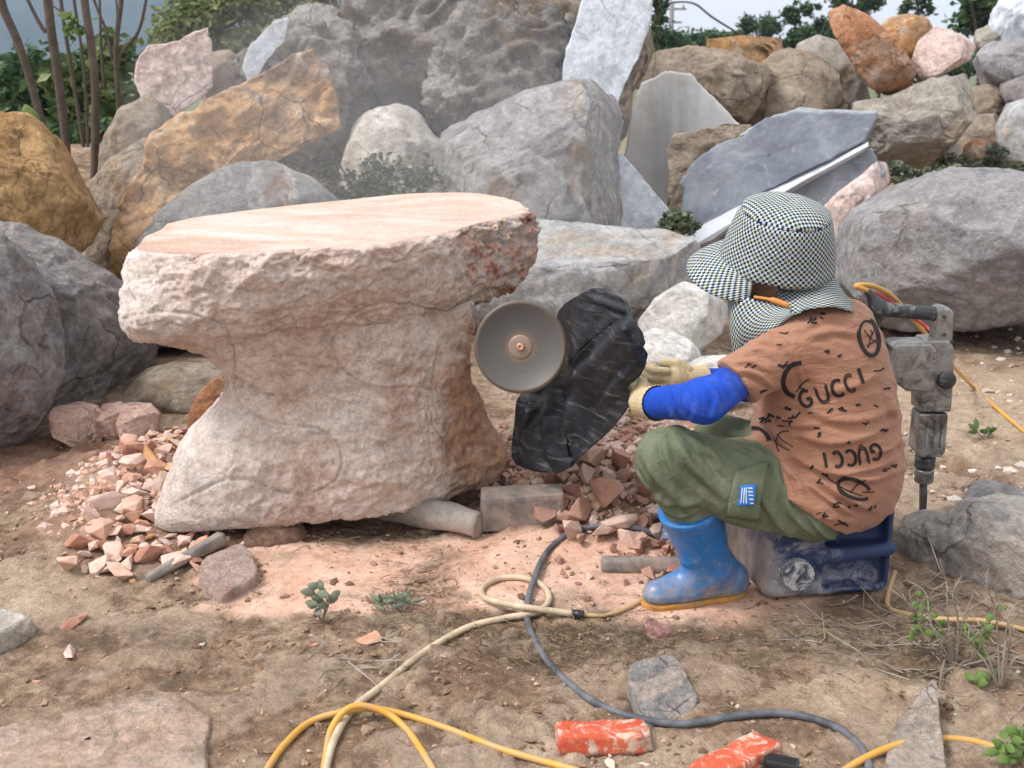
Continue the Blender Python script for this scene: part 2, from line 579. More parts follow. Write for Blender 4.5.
_tx, _ty, _ts = -5.0, 1.2, 0.02
_TX, _TY = np.meshgrid(np.arange(_tx, 5.0, _ts), np.arange(_ty, 9.0, _ts), indexing='ij')
_TZ = ground_z(_TX, _TY).tolist()
def gz1(x, y):
    """ground height at one point, looked up"""
    i, j = (x - _tx) / _ts, (y - _ty) / _ts
    if not (0 <= i < len(_TZ) - 1 and 0 <= j < len(_TZ[0]) - 1): return float(ground_z(x, y))
    a, b = int(i), int(j); u, v = i - a, j - b
    return (_TZ[a][b] * (1 - u) + _TZ[a + 1][b] * u) * (1 - v) + (_TZ[a][b + 1] * (1 - u) + _TZ[a + 1][b + 1] * u) * v
def G1(px, py, up=0.0):
    a, b = (px - 512.0) / FPX, (384.0 - py) / FPX
    ry, rz = CP + b * SP, -SP + b * CP
    t = -(CAM_H - up) / rz
    for _ in range(10):
        t = -(CAM_H - up - gz1(a * t, ry * t)) / rz
    return np.array([a * t, ry * t, CAM_H + rz * t])

def axis_steps(lo, hi, fine, far_lo, far_hi, grow=1.12):
    mid = np.arange(lo, hi, fine)
    def run(start, end, sgn):
        out, s, x = [], fine, start
        while sgn * (end - x) > 0:
            s = min(s * grow, 60); x += sgn * s; out.append(x)
        return out
    return np.array(run(lo, far_lo, -1)[::-1] + list(mid) + run(mid[-1], far_hi, 1))

gx = axis_steps(-1.7, 1.75, 0.0095, -900, 700)
gy = axis_steps(1.75, 4.3, 0.0095, -30, 1100)
GX, GY = np.meshgrid(gx, gy)
GZ = ground_z(GX, GY)
inner = (smooth(-3.2, -1.6, GX) * smooth(3.2, 1.6, GX) * smooth(7.0, 4.2, GY) * smooth(1.2, 1.7, GY))
gp = xyz(GX, GY)
_pl = {}
def blob(px, py, rx, ry, warp=0.5, seed=1):
    """soft uneven patch round the ground point seen at a pixel; rx, ry in metres"""
    c = G(px, py)
    n = fbm(gp * 7, seed, 4) * warp
    return smooth(1.25, 0.55, np.sqrt(((GX - c[0]) / rx) ** 2 + ((GY - c[1]) / ry) ** 2) + n)
clods = fbm(gp * 11, 21, 5)
crust_n = fbm(gp * 4.2, 57, 5) + 0.25 * fbm(gp * 18, 58, 3)
crust = smooth(0.02, 0.10, crust_n) * inner
rough_m = smooth(-0.1, 0.5, fbm(gp * 2.1, 33, 3))
slurry = np.maximum.reduce([blob(320, 575, 0.36, 0.15, 0.55, 2), blob(300, 604, 0.24, 0.07, 0.55, 3), blob(510, 578, 0.40, 0.20, 0.55, 4),
                            blob(690, 600, 0.34, 0.13, 0.4, 5), blob(420, 555, 0.5, 0.12, 0.5, 9), blob(620, 560, 0.25, 0.16, 0.5, 6), blob(775, 590, 0.14, 0.12, 0.4, 8), blob(440, 570, 0.2, 0.08, 0.5, 7)])
litter = np.maximum.reduce([blob(430, 590, 0.10, 0.22, 0.7, 12), blob(560, 650, 0.26, 0.10, 0.7, 13), blob(640, 640, 0.2, 0.08, 0.7, 14),
                            blob(850, 640, 0.30, 0.12, 0.6, 15), blob(960, 650, 0.25, 0.16, 0.6, 16), blob(370, 530, 0.3, 0.1, 0.5, 17),
                            0.7 * blob(120, 640, 0.22, 0.08, 0.8, 18), 0.6 * blob(760, 650, 0.3, 0.08, 0.8, 19)])
redsoil = np.maximum.reduce([blob(60, 468, 0.6, 0.28, 0.5, 22), blob(140, 440, 0.5, 0.2, 0.5, 23), blob(170, 520, 0.4, 0.3, 0.5, 24), blob(600, 470, 0.5, 0.5, 0.4, 25)])
pale = np.maximum.reduce([blob(90, 740, 0.22, 0.12, 0.4, 31), blob(640, 760, 0.3, 0.1, 0.6, 32), blob(960, 400, 0.8, 0.8, 0.7, 33), blob(30, 600, 0.25, 0.15, 0.7, 34), blob(870, 700, 0.25, 0.1, 0.6, 35)])
GZ = GZ + inner * (0.007 * crust + (0.006 + 0.020 * rough_m) * clods + 0.010 * litter * np.abs(fbm(gp * 16, 41, 4)) + 0.0045 * fbm(gp * 34, 45, 3)) * (1 - 0.85 * slurry)
gv = np.stack([GX.ravel(), GY.ravel(), GZ.ravel()], -1)

def ground_material():
    t = NT('mud_and_stone_dust')
    base = t.ramp(t.noise(2.3, 9, 0.66, 0.5), [(0.30, (0.175, 0.106, 0.064)), (0.45, (0.315, 0.207, 0.134)), (0.58, (0.435, 0.315, 0.216)), (0.74, (0.54, 0.43, 0.325))])
    base = t.mix(t.ramp(t.noise(13, 8, 0.7, 0.6), [(0.40, 0.0), (0.60, 0.85)]), base, (0.125, 0.078, 0.048))
    base = t.mix(t.ramp(t.noise(21, 6, 0.7, 0.3, vec=t.mapping(loc=(3, 7, 1))), [(0.55, 0.0), (0.70, 0.7)]), base, (0.52, 0.40, 0.30))
    base = t.mix(t.math('MULTIPLY', t.attr('crust'), 0.45), base, t.ramp(t.noise(7, 9, 0.72, 0.4), [(0.3, (0.34, 0.236, 0.158)), (0.7, (0.57, 0.46, 0.355))]))
    base = t.mix(t.math('MULTIPLY', t.attr('redsoil'), 0.6), base, t.ramp(t.noise(9, 7, 0.7), [(0.3, (0.17, 0.070, 0.046)), (0.7, (0.38, 0.195, 0.135))]))
    base = t.mix(t.math('MULTIPLY', t.attr('pale'), 0.7), base, t.ramp(t.noise(8, 8, 0.7), [(0.3, (0.33, 0.23, 0.145)), (0.7, (0.60, 0.47, 0.35))]))
    sl = t.math('MULTIPLY', t.attr('slurry'), t.ramp(t.noise(11, 7, 0.65, 0.6), [(0.25, 0.45), (0.5, 1.0)]))
    base = t.mix(sl, base, t.ramp(t.noise(6, 5, 0.6, 0.5), [(0.3, (0.56, 0.32, 0.225)), (0.7, (0.70, 0.48, 0.37))]))
    li = t.math('MULTIPLY', t.attr('litter'), t.ramp(t.noise(24, 7, 0.7, 0.8), [(0.35, 0.15), (0.6, 0.95)]))
    base = t.mix(li, base, t.ramp(t.noise(60, 4, 0.7), [(0.35, (0.045, 0.030, 0.018)), (0.65, (0.17, 0.115, 0.070))]))
    base = t.mix(0.6, base, t.mix(1.0, base, t.ramp(t.noise(45, 9, 0.82, 0.4), [(0.32, 0.42), (0.5, 1.0), (0.68, 1.5)]), 'MULTIPLY'))
    base = t.mix(0.45, base, t.mix(1.0, base, t.ramp(t.noise(160, 4, 0.75), [(0.3, 0.5), (0.7, 1.5)]), 'MULTIPLY'))
    far = t.n('ShaderNodeNewGeometry').outputs['Position']
    fy = t.sep(far)[1]
    base = t.mix(t.ramp(t.math('DIVIDE', fy, 60.0), [(0.15, 0.0), (0.6, 0.85)]), base, (0.10, 0.13, 0.06))
    h = t.math('ADD', t.noise(28, 8, 0.7, 0.4), t.math('MULTIPLY', t.noise(120, 5, 0.7), 0.35))
    h = t.math('MULTIPLY', h, t.math('SUBTRACT', 1.0, t.math('MULTIPLY', t.attr('slurry'), 0.8)))
    rough = t.math('SUBTRACT', 0.93, t.math('MULTIPLY', sl, 0.45))
    return t.done(base, rough, t.bump(h, 0.9, 0.022), 0.3)
ground = mesh_np('ground', gv, grid_faces(len(gy), len(gx)), ground_material(), True, None,
                 dict(slurry=slurry, litter=litter, redsoil=redsoil, pale=pale, crust=crust))
tag(obj('ground', ground), kind='structure')

# ------------------------------------------------------------------ stone builder
M = {}
def rock(name, label, poly, depth, thick, mat, facets=(), seed=1, amp=0.03, freq=2.2, ridged=0.0, sub=5, box=0.62, lean=(0, 0), back=None, group=None, cat='boulder', smooth_poly=True, cuts=19, rough_k=1.0, centre=None):
    """a boulder with the outline POLY (pixels of the photograph at distance DEPTH), THICK metres deep to front and back.
    facets: ((right, up, front), offset) planes that cut it flat, offset as a share of its half size"""
    poly = np.array(poly, float)
    x, y = poly[:, 0], poly[:, 1]
    x2, y2 = np.roll(x, -1), np.roll(y, -1)
    cr = x * y2 - x2 * y; A = cr.sum() / 2
    c = np.array([((x + x2) * cr).sum() / (6 * A), ((y + y2) * cr).sum() / (6 * A)]) if centre is None else np.array(centre, float)
    C = P(c[0], c[1], depth)
    w = (C - CAM); dist = np.linalg.norm(w); w /= dist
    r = np.cross(w, [0, 0, 1.0]); r /= np.linalg.norm(r)
    u = np.cross(r, w)
    rr = ray(x, y); rr = rr / np.linalg.norm(rr, axis=1)[:, None]
    pl = CAM + rr * (dist / (rr @ w))[:, None] - C
    a, b = pl @ r, pl @ u
    # outline as distance for each direction
    TH = np.linspace(-np.pi, np.pi, 361)
    dx, dy = np.cos(TH), np.sin(TH)
    Rad = np.zeros(361)
    for i in range(len(a)):
        j = (i + 1) % len(a)
        ex, ey = a[j] - a[i], b[j] - b[i]
        den = dx * ey - dy * ex
        tt = (a[i] * ey - b[i] * ex) / np.where(abs(den) < 1e-12, 1e-12, den)
        ss = (a[i] * dy - b[i] * dx) / np.where(abs(den) < 1e-12, 1e-12, den)
        ok = (ss >= -1e-6) & (ss <= 1 + 1e-6) & (tt > 0)
        Rad = np.where(ok, np.maximum(Rad, tt), Rad)
    Rad = np.where(Rad <= 0, Rad[Rad > 0].mean(), Rad)
    if smooth_poly:
        k = np.array([1, 2, 3, 2, 1]) / 9.0
        Rad = np.convolve(np.concatenate([Rad[-3:-1], Rad, Rad[1:3]]), k, 'valid')
    v, f = ico(sub)
    rho = np.hypot(v[:, 0], v[:, 1]); th = np.arctan2(v[:, 1], v[:, 0])
    Rv = np.interp(th, TH, Rad)
    psi = np.arcsin(np.clip(rho, 0, 1))
    fr = np.sin(psi) ** box; fz = np.abs(np.cos(psi)) ** box * np.sign(v[:, 2])
    bk = thick if back is None else back
    q = np.stack([Rv * fr * np.cos(th), Rv * fr * np.sin(th), fz * np.where(v[:, 2] > 0, thick, bk)], -1)
    half = np.array([np.abs(a).max(), np.abs(b).max(), thick])
    fr_ = np.random.default_rng(seed + 900)
    extra = []
    for _ in range(cuts):
        k = fr_.normal(size=3); k[2] = abs(k[2]) * 1.3 + 0.15; k /= np.linalg.norm(k)
        extra.append((k, fr_.uniform(0.76, 1.02)))
    for nrm, off in list(facets) + extra:
        nn = np.array(nrm, float) / half; L = np.linalg.norm(nn); nn /= L
        dd = q @ nn - off / L
        q = q - np.where(dd > 0, dd, 0)[:, None] * nn * 0.97
    q[:, 2] += lean[0] * q[:, 0] + lean[1] * q[:, 1]
    nd = q / (np.linalg.norm(q / half, axis=1)[:, None] + 1e-6) / half ** 2
    nd /= np.linalg.norm(nd, axis=1)[:, None] + 1e-9
    n1 = fbm(q * freq + seed * 7.7, seed, 5, 0.52)
    if ridged: n1 = (1 - ridged) * n1 + ridged * fbm(q * freq * 1.3 + seed * 3.1, seed + 50, 5, 0.55, True)
    n1 = n1 + (fbm(q * freq * 5.5 + seed, seed + 70, 4, 0.6, True) * 0.22 + fbm(q * freq * 11 + seed, seed + 80, 3, 0.6) * 0.12) * rough_k
    # less sideways movement at the outline so that it keeps its shape
    keep = 0.45 + 0.55 * np.abs(fz)
    q = q + nd * (amp * n1 * keep)[:, None]
    W = C + q[:, :1] * r + q[:, 1:2] * u - q[:, 2:] * w
    o = world_obj(name, W, f, mat)
    return tag(o, label, cat, group)

M['grey'] = rock_mat('grey_limestone', [(0.28, (0.11, 0.107, 0.107)), (0.45, (0.26, 0.25, 0.245)), (0.60, (0.36, 0.345, 0.335)), (0.75, (0.46, 0.445, 0.43))], 2.2,
                     [((0.30, 0.17, 0.085), 1.6, 0.56, 0.70)], ((0.58, 0.56, 0.54), 1.4, 0.03), bump=0.7, bscale=7)
M['lightgrey'] = rock_mat('light_grey_stone', [(0.30, (0.25, 0.25, 0.255)), (0.48, (0.40, 0.395, 0.39)), (0.66, (0.53, 0.52, 0.51))], 2.0,
                          [((0.40, 0.31, 0.22), 1.5, 0.57, 0.72)], ((0.2, 0.2, 0.21), 1.7, 0.022), bump=0.5, bscale=8)
M['layered'] = rock_mat('layered_grey_stone', [(0.30, (0.187, 0.176, 0.187)), (0.48, (0.319, 0.308, 0.314)), (0.68, (0.451, 0.429, 0.429))], 1.8,
                        [((0.42, 0.33, 0.27), 1.3, 0.58, 0.74)], None, ((0.25, 0.1, 1.0), 7.0, 0.75, (0.47, 0.44, 0.43)), bump=0.8, bscale=8)
M['dark'] = rock_mat('dark_weathered_stone', [(0.28, (0.114, 0.105, 0.108)), (0.46, (0.255, 0.227, 0.222)), (0.62, (0.386, 0.346, 0.325)), (0.78, (0.562, 0.506, 0.468))], 2.4,
                     [((0.21, 0.145, 0.075), 1.8, 0.58, 0.72)], ((0.42, 0.40, 0.39), 1.2, 0.018), bump=0.8, bscale=7)
M['ochre'] = rock_mat('ochre_stone', [(0.28, (0.194, 0.103, 0.043)), (0.45, (0.436, 0.249, 0.103)), (0.60, (0.593, 0.375, 0.176)), (0.76, (0.702, 0.532, 0.339))], 2.3,
                      [((0.30, 0.23, 0.16), 1.2, 0.56, 0.72)], ((0.12, 0.08, 0.05), 1.7, 0.015), bump=0.7, bscale=8)
M['orange'] = rock_mat('orange_marble', [(0.28, (0.325, 0.169, 0.078)), (0.44, (0.597, 0.325, 0.137)), (0.58, (0.753, 0.467, 0.241)), (0.74, (0.850, 0.714, 0.545))], 2.6,
                       [((0.34, 0.24, 0.17), 1.4, 0.53, 0.68), ((0.72, 0.66, 0.59), 3.0, 0.60, 0.72)], ((0.25, 0.13, 0.07), 2.0, 0.015), bump=0.9, bscale=10)
M['pink'] = rock_mat('pale_pink_marble', [(0.30, (0.486, 0.356, 0.313)), (0.5, (0.648, 0.508, 0.464)), (0.7, (0.767, 0.659, 0.626))], 2.2,
                     [((0.52, 0.30, 0.19), 1.7, 0.60, 0.74)], ((0.34, 0.22, 0.19), 1.4, 0.015), bump=0.35, bscale=10)
M['redrock'] = rock_mat('rust_orange_stone', [(0.28, (0.27, 0.115, 0.060)), (0.46, (0.46, 0.215, 0.110)), (0.62, (0.58, 0.33, 0.19)), (0.78, (0.68, 0.50, 0.36))], 2.8,
                        [((0.62, 0.50, 0.40), 1.6, 0.58, 0.72)], None, bump=0.9, bscale=9)
M['brown'] = rock_mat('brown_stone', [(0.28, (0.163, 0.119, 0.088)), (0.46, (0.312, 0.244, 0.181)), (0.62, (0.450, 0.362, 0.281)), (0.78, (0.587, 0.512, 0.431))], 2.4,
                      [((0.42, 0.26, 0.14), 1.7, 0.57, 0.70)], None, ((0.2, 0.1, 1.0), 6.0, 0.5, (0.44, 0.385, 0.32)), bump=0.9, bscale=7)
M['beige'] = rock_mat('beige_limestone', [(0.30, (0.36, 0.31, 0.26)), (0.50, (0.53, 0.48, 0.42)), (0.70, (0.66, 0.62, 0.57))], 2.4,
                      [((0.44, 0.37, 0.29), 2.4, 0.55, 0.70)], ((0.30, 0.25, 0.2), 2.5, 0.014), bump=0.5, bscale=10)
M['white'] = rock_mat('whitish_limestone', [(0.30, (0.46, 0.43, 0.39)), (0.50, (0.66, 0.63, 0.59)), (0.70, (0.76, 0.74, 0.71))], 3.0, [((0.50, 0.43, 0.36), 4, 0.58, 0.72)], None, bump=0.5, bscale=12, cracks=0.3)
M['tan'] = rock_mat('tan_grey_limestone', [(0.30, (0.22, 0.19, 0.155)), (0.48, (0.35, 0.315, 0.27)), (0.68, (0.47, 0.44, 0.395))], 1.7,
                    [((0.33, 0.22, 0.12), 1.4, 0.56, 0.70)], None, bump=0.6, bscale=6)
M['blueslab'] = rock_mat('blue_grey_sawn_stone', [(0.30, (0.440, 0.468, 0.517)), (0.5, (0.550, 0.583, 0.632)), (0.7, (0.638, 0.660, 0.704))], 2.0, None,
                         ((0.33, 0.35, 0.39), 1.3, 0.014), bump=0.15, bscale=14, rough=0.7, grain=0.2)
M['karst'] = rock_mat('pitted_grey_karst', [(0.28, (0.139, 0.128, 0.118)), (0.44, (0.292, 0.270, 0.249)), (0.60, (0.445, 0.412, 0.380)), (0.76, (0.640, 0.594, 0.550))], 2.8,
                      [((0.27, 0.205, 0.145), 1.5, 0.54, 0.68)], None, bump=1.0, bscale=6, bdist=0.05)

M['streaked'] = rock_mat('streaked_grey_beige_stone', [(0.28, (0.34, 0.30, 0.27)), (0.46, (0.57, 0.52, 0.47)), (0.64, (0.74, 0.69, 0.64))], 4.0, [((0.56, 0.44, 0.34), 3.0, 0.54, 0.66)], None, ((0.9, 0.3, 1.1), 16.0, 0.5, (0.22, 0.20, 0.185)), bump=0.8, bscale=14)
def marble_mat():
    t = NT('striped_grey_marble')
    w = t.noise(0.7, 4, 0.5, 0.3, vec=t.mapping((9, 3, 0.7)))
    base = t.ramp(w, [(0.35, (0.39, 0.385, 0.375)), (0.5, (0.50, 0.495, 0.48)), (0.65, (0.60, 0.59, 0.575))])
    base = t.mix(t.ramp(t.noise(2, 6, 0.6), [(0.55, 0.0), (0.75, 0.5)]), base, (0.42, 0.36, 0.30))
    return t.done(base, 0.7, t.bump(t.noise(20, 6), 0.15, 0.01), 0.3)
M['marble'] = marble_mat()

def banded_mat():
    """dark blue-grey stone with sawn pale bands"""
    t = NT('dark_blue_grey_stone')
    base = t.ramp(t.noise(3.0, 9, 0.65, 0.8), [(0.3, (0.125, 0.14, 0.165)), (0.5, (0.20, 0.22, 0.25)), (0.7, (0.30, 0.32, 0.35))])
    base = t.mix(t.ramp(t.noise(7, 5, 0.6, 2.0), [(0.60, 0.0), (0.72, 0.5)]), base, (0.45, 0.46, 0.48))
    return t.done(base, 0.8, t.bump(t.noise(14, 8, 0.65), 0.4, 0.02), 0.3)
M['darkslab'] = banded_mat()

def plate(name, label, poly, depth, thick, mat, seed=1, jag=0.012, lean=(0, 0), rough=0.008, parent=None, cat='boulder', smooth_n=1):
    """sawn or split slab: flat front with the outline POLY at distance DEPTH, crisp uneven edges, THICK metres through"""
    poly = np.array(poly, float)
    n = len(poly)
    o = np.concatenate([poly[i] + (poly[(i + 1) % n] - poly[i]) * np.linspace(0, 1, 14, endpoint=False)[:, None] for i in range(n)])
    c = poly.mean(0); C = P(c[0], c[1], depth)
    w = (C - CAM); dist = np.linalg.norm(w); w /= dist
    r = np.cross(w, [0, 0, 1.0]); r /= np.linalg.norm(r); u = np.cross(r, w)
    rr = ray(o[:, 0], o[:, 1]); rr = rr / np.linalg.norm(rr, axis=1)[:, None]
    pl = CAM + rr * (dist / (rr @ w))[:, None] - C
    ab = np.stack([pl @ r, pl @ u], -1)
    e = fbm(xyz(ab[:, 0] * 7, ab[:, 1] * 7, seed), seed, 4, 0.6)
    ab = ab * (1 + jag * e / (np.linalg.norm(ab, axis=1) + 0.05))[:, None]
    rows = []
    def put(k, z, nz):
        q = ab * k
        zz = z + lean[0] * q[:, 0] + lean[1] * q[:, 1] + nz * fbm(xyz(q[:, 0] * 5, q[:, 1] * 5, seed + z * 9), seed + 3, 5, 0.55)
        rows.append(C + q[:, :1] * r + q[:, 1:] * u - zz[:, None] * w)
    for k in np.concatenate([np.linspace(0.02, 0.95, 30), [0.975]]): put(k, 0, rough)
    put(1.0, -0.012, rough); put(1.008, -thick * 0.35, rough * 4); put(1.0, -thick * 0.7, rough * 4); put(0.97, -thick, rough); put(0.5, -thick, rough); put(0.03, -thick, rough)
    m = len(o)
    ob = world_obj(name, np.concatenate(rows), [tuple(q) for q in grid_faces(len(rows), m, True)[:, ::-1]], mat, None, parent)
    if label: tag(ob, label, cat)
    return ob

# ------------------------------------------------------------------ boulders, nearest rows first
rock('boulder', 'blocky grey boulder with a pale dusty top, in the middle behind the carved block',
     [(436, 200), (433, 150), (446, 124), (500, 104), (560, 87), (592, 84), (619, 95), (623, 122), (616, 150), (618, 215), (616, 262), (600, 300), (440, 300)], 6.7, 0.62, M['grey'],
     [((-0.35, 0.85, 0.65), 0.78), ((0.25, -0.1, 1), 0.86), ((-1, 0.1, 0.6), 0.92), ((0.9, 0.2, 0.7), 0.95)], 3, 0.07, 2.2, 0.4, 6, 0.5)
rock('boulder', 'low smooth light grey boulder stretching behind the saw blade to the cap',
     [(462, 340), (468, 290), (490, 252), (530, 221), (600, 227), (670, 234), (694, 248), (700, 270), (680, 290), (655, 305), (640, 330), (610, 352), (530, 356)], 5.45, 0.42, M['lightgrey'],
     [((-0.1, 0.9, 0.55), 0.72), ((0.3, -0.4, 1), 0.9)], 5, 0.055, 2.2, 0.35, 6, 0.62)
rock('boulder', 'large layered grey boulder at the right edge behind the worker',
     [(846, 300), (834, 262), (836, 225), (862, 194), (905, 174), (945, 166), (985, 170), (1060, 178), (1130, 215), (1130, 310), (1000, 330), (930, 330), (880, 322)], 5.6, 0.62, M['layered'],
     [((-0.2, 0.8, 0.6), 0.8), ((0, -0.5, 0.9), 0.85)], 8, 0.06, 2.0, 0.4, 6, 0.66)
rock('boulder', 'ochre yellow boulder at the left edge above the dark grey boulders',
     [(-90, 130), (0, 119), (30, 122), (60, 150), (88, 185), (98, 215), (84, 243), (60, 262), (56, 330), (0, 380), (-90, 380)], 5.2, 0.5, M['ochre'],
     [((0.55, -0.35, 0.75), 0.62), ((-0.1, 0.6, 0.85), 0.85), ((0.75, 0.5, 0.3), 0.8)], 11, 0.07, 2.4, 0.5, 6, 0.55)
rock('boulder', 'dark grey boulder sloping down to the pale block from below the ochre boulder',
     [(-90, 215), (0, 224), (52, 246), (104, 280), (148, 318), (158, 352), (120, 385), (60, 420), (-90, 440)], 4.6, 0.4, M['dark'],
     [((0.1, 0.75, 0.6), 0.7), ((0.4, -0.4, 0.9), 0.85)], 14, 0.06, 2.6, 0.5, 6, 0.6)
rock('boulder', 'dark purple-grey boulder at the left edge nearest the camera',
     [(-110, 235), (-20, 236), (22, 246), (46, 282), (60, 330), (58, 372), (40, 410), (20, 436), (-20, 450), (-110, 450)], 3.95, 0.32, M['dark'],
     [((0.5, 0.4, 0.8), 0.75), ((0.2, -0.7, 0.6), 0.85)], 17, 0.045, 2.8, 0.5, 6, 0.6)
rock('boulder', 'low brown-grey boulder behind the left notch of the carved block',
     [(116, 424), (124, 392), (145, 370), (180, 364), (220, 366), (260, 378), (280, 410), (270, 432), (180, 430)], 4.45, 0.22, M['brown'], [((0, 0.3, 1), 0.8)], 19, 0.03, 2.5, 0.2, 5)
rock('boulder', 'smooth blue-grey boulder just behind the top of the carved block',
     [(130, 300), (140, 240), (162, 212), (200, 182), (236, 165), (272, 165), (310, 180), (340, 205), (360, 260), (355, 340), (140, 345)], 5.5, 0.36, M['grey'],
     [((-0.3, 0.6, 0.7), 0.85)], 23, 0.035, 1.9, 0.15, 5, 0.7)
plate('boulder', 'long orange marble block lying tilted behind the left end of the carved block',
      [(112, 240), (118, 206), (140, 168), (152, 130), (205, 98), (268, 66), (317, 41), (335, 63), (340, 95), (344, 128), (318, 140), (280, 160), (240, 178), (205, 200), (170, 236), (150, 280), (135, 330), (110, 320)], 5.95, 0.62, M['orange'], 29, 0.035, (-0.18, -0.30), 0.075)
rock('boulder', 'dusky brown-orange boulder under the lower left end of the long orange block', [(93, 225), (92, 188), (110, 164), (140, 140), (160, 150), (155, 200), (140, 270), (130, 330), (100, 330), (92, 260)], 6.2, 0.35, M['brown'], [((-0.6, 0.2, 0.8), 0.7)], 30, 0.05, 2.6, 0.5, 5, 0.5)
plate('boulder', 'pale pink upright slab-like boulder between the saplings and the orange block', [(135, 64), (146, 46), (178, 41), (196, 31), (208, 27), (213, 60), (214, 88), (200, 99), (172, 118), (142, 103), (136, 82)], 7.75, 0.3, M['pink'], 31, 0.02, (0.1, -0.1), 0.02)
rock('boulder', 'rough brown-grey boulder under the pink slab beside the saplings',
     [(100, 190), (108, 140), (122, 112), (145, 98), (168, 112), (178, 130), (170, 180), (130, 215)], 7.6, 0.3, M['brown'], [], 37, 0.05, 2.5, 0.5, 5)
rock('boulder', 'small brown boulder in the gap right of the pink slab',
     [(208, 120), (206, 80), (214, 56), (228, 52), (240, 70), (245, 110), (225, 140)], 8.3, 0.22, M['brown'], [], 38, 0.05, 2.5, 0.5, 4)
plate('boulder', 'pale blue-white slab leaning on the grey rock under the green hill', [(242, 68), (250, 44), (274, 22), (288, 18), (286, 40), (268, 58), (250, 90)], 7.75, 0.15, M['blueslab'], 41, 0.02, (0.1, -0.1), 0.006)
rock('boulder', 'rough grey boulder right behind the top of the orange block',
     [(236, 80), (268, 50), (302, 18), (332, 22), (352, 38), (362, 80), (368, 130), (350, 170), (250, 170)], 8.6, 0.5, M['karst'], [((-0.2, 0.5, 0.8), 0.8)], 43, 0.15, 2.4, 0.7, 6, 0.6)
rock('boulder', 'craggy dark grey rock mass with an overhang in the middle of the skyline',
     [(346, 120), (349, 60), (360, 25), (378, -8), (400, -40), (470, -45), (500, 0), (505, 60), (470, 120), (455, 180), (420, 200), (360, 200)], 9.3, 0.7, M['karst'],
     [((-0.1, -0.75, 0.75), 0.55), ((-0.4, 0.4, 0.8), 0.9)], 47, 0.24, 2.0, 0.75, 6, 0.6)
rock('boulder', 'craggy grey boulder with ledges left of the upright pale slab',
     [(448, 125), (452, 80), (462, 40), (476, 22), (500, 14), (540, 18), (562, 34), (568, 70), (562, 110), (540, 170), (470, 180)], 8.6, 0.55, M['karst'],
     [((0.1, -0.6, 0.8), 0.75), ((0.1, 0.5, 0.9), 0.85)], 53, 0.20, 2.3, 0.75, 6, 0.6)
rock('boulder', 'brownish grey boulder topping the pile left of the upright pale slab',
     [(496, 30), (503, 10), (520, -10), (560, -18), (580, 0), (578, 40), (560, 80), (510, 80)], 9.6, 0.4, M['brown'], [], 59, 0.1, 2.0, 0.5, 5)
plate('boulder', 'upright pale blue-grey sawn slab with a ragged brown right edge', [(562, 110), (563, 60), (576, 20), (588, -25), (655, -30), (652, 18), (640, 55), (625, 85), (612, 120), (600, 170), (560, 170)], 7.8, 0.22, M['blueslab'], 61, 0.02, (0.15, -0.1), 0.008)
rock('boulder', 'narrow ragged brown stone against the right edge of the upright pale slab',
     [(606, 110), (622, 88), (634, 55), (646, 22), (653, 26), (652, 50), (642, 72), (632, 92), (628, 130), (612, 160)], 7.95, 0.14, M['brown'], [], 62, 0.05, 4.0, 0.5, 5, 0.6)
rock('boulder', 'pale pitted boulder behind the small green shrub',
     [(344, 230), (348, 165), (351, 130), (370, 114), (396, 106), (421, 120), (438, 142), (442, 230)], 7.9, 0.4, M['beige'], [((-0.3, 0.5, 0.8), 0.8)], 67, 0.08, 2.2, 0.5, 5)
# right-hand half
plate('boulder', 'smooth striped grey marble slab standing below the brown layered rock', [(622, 165), (630, 120), (637, 94), (642, 84), (665, 70), (691, 74), (712, 96), (740, 126), (738, 175), (730, 235), (640, 240)], 8.1, 0.5, M['marble'], 71, 0.02, (0.12, -0.15), 0.008)
rock('boulder', 'brown layered boulder lying on top of the striped marble slab',
     [(638, 90), (640, 74), (655, 57), (690, 52), (722, 54), (768, 70), (768, 80), (757, 106), (742, 124), (722, 104), (700, 84)], 8.8, 0.4, M['brown'], [((0.1, 0.6, 0.8), 0.75)], 73, 0.06, 2.4, 0.5, 5, 0.5)
rock('boulder', 'square orange and pink block on the skyline',
     [(706, 85), (707, 40), (740, 37), (780, 38), (784, 60), (784, 90)], 10.2, 0.3, M['orange'], [((0, 0, 1), 0.8)], 75, 0.02, 2.5, 0.0, 5, 0.22, cuts=0, smooth_poly=False)
rock('boulder', 'craggy brown boulder right of the layered one on the marble slab',
     [(742, 150), (750, 118), (758, 80), (780, 59), (812, 54), (833, 76), (837, 106), (810, 120), (790, 170), (745, 190)], 9.1, 0.45, M['brown'], [((0.1, 0.5, 0.8), 0.8)], 77, 0.09, 2.2, 0.6, 5)
rock('boulder', 'round grey-brown boulder in the gap left of the rust orange one',
     [(794, 80), (799, 46), (820, 36), (846, 44), (864, 80), (872, 110), (850, 135), (800, 120)], 9.9, 0.45, M['tan'], [], 79, 0.05, 1.6, 0.2, 5)
rock('boulder', 'tall rust orange boulder tilted left on the skyline',
     [(831, 14), (845, 7), (868, 18), (898, 44), (913, 70), (906, 86), (888, 97), (870, 82), (850, 54), (834, 30)], 9.0, 0.28, M['redrock'], [((-0.35, -0.3, 1), 0.7), ((0.5, 0.6, 0.7), 0.75)], 83, 0.05, 3.0, 0.5, 5, 0.45)
rock('boulder', 'orange boulder peeking out between the rust one and the pink slab',
     [(878, 34), (890, 20), (906, 15), (926, 21), (934, 40), (920, 70), (890, 70)], 9.5, 0.25, M['orange'], [], 85, 0.05, 2.5, 0.4, 5)
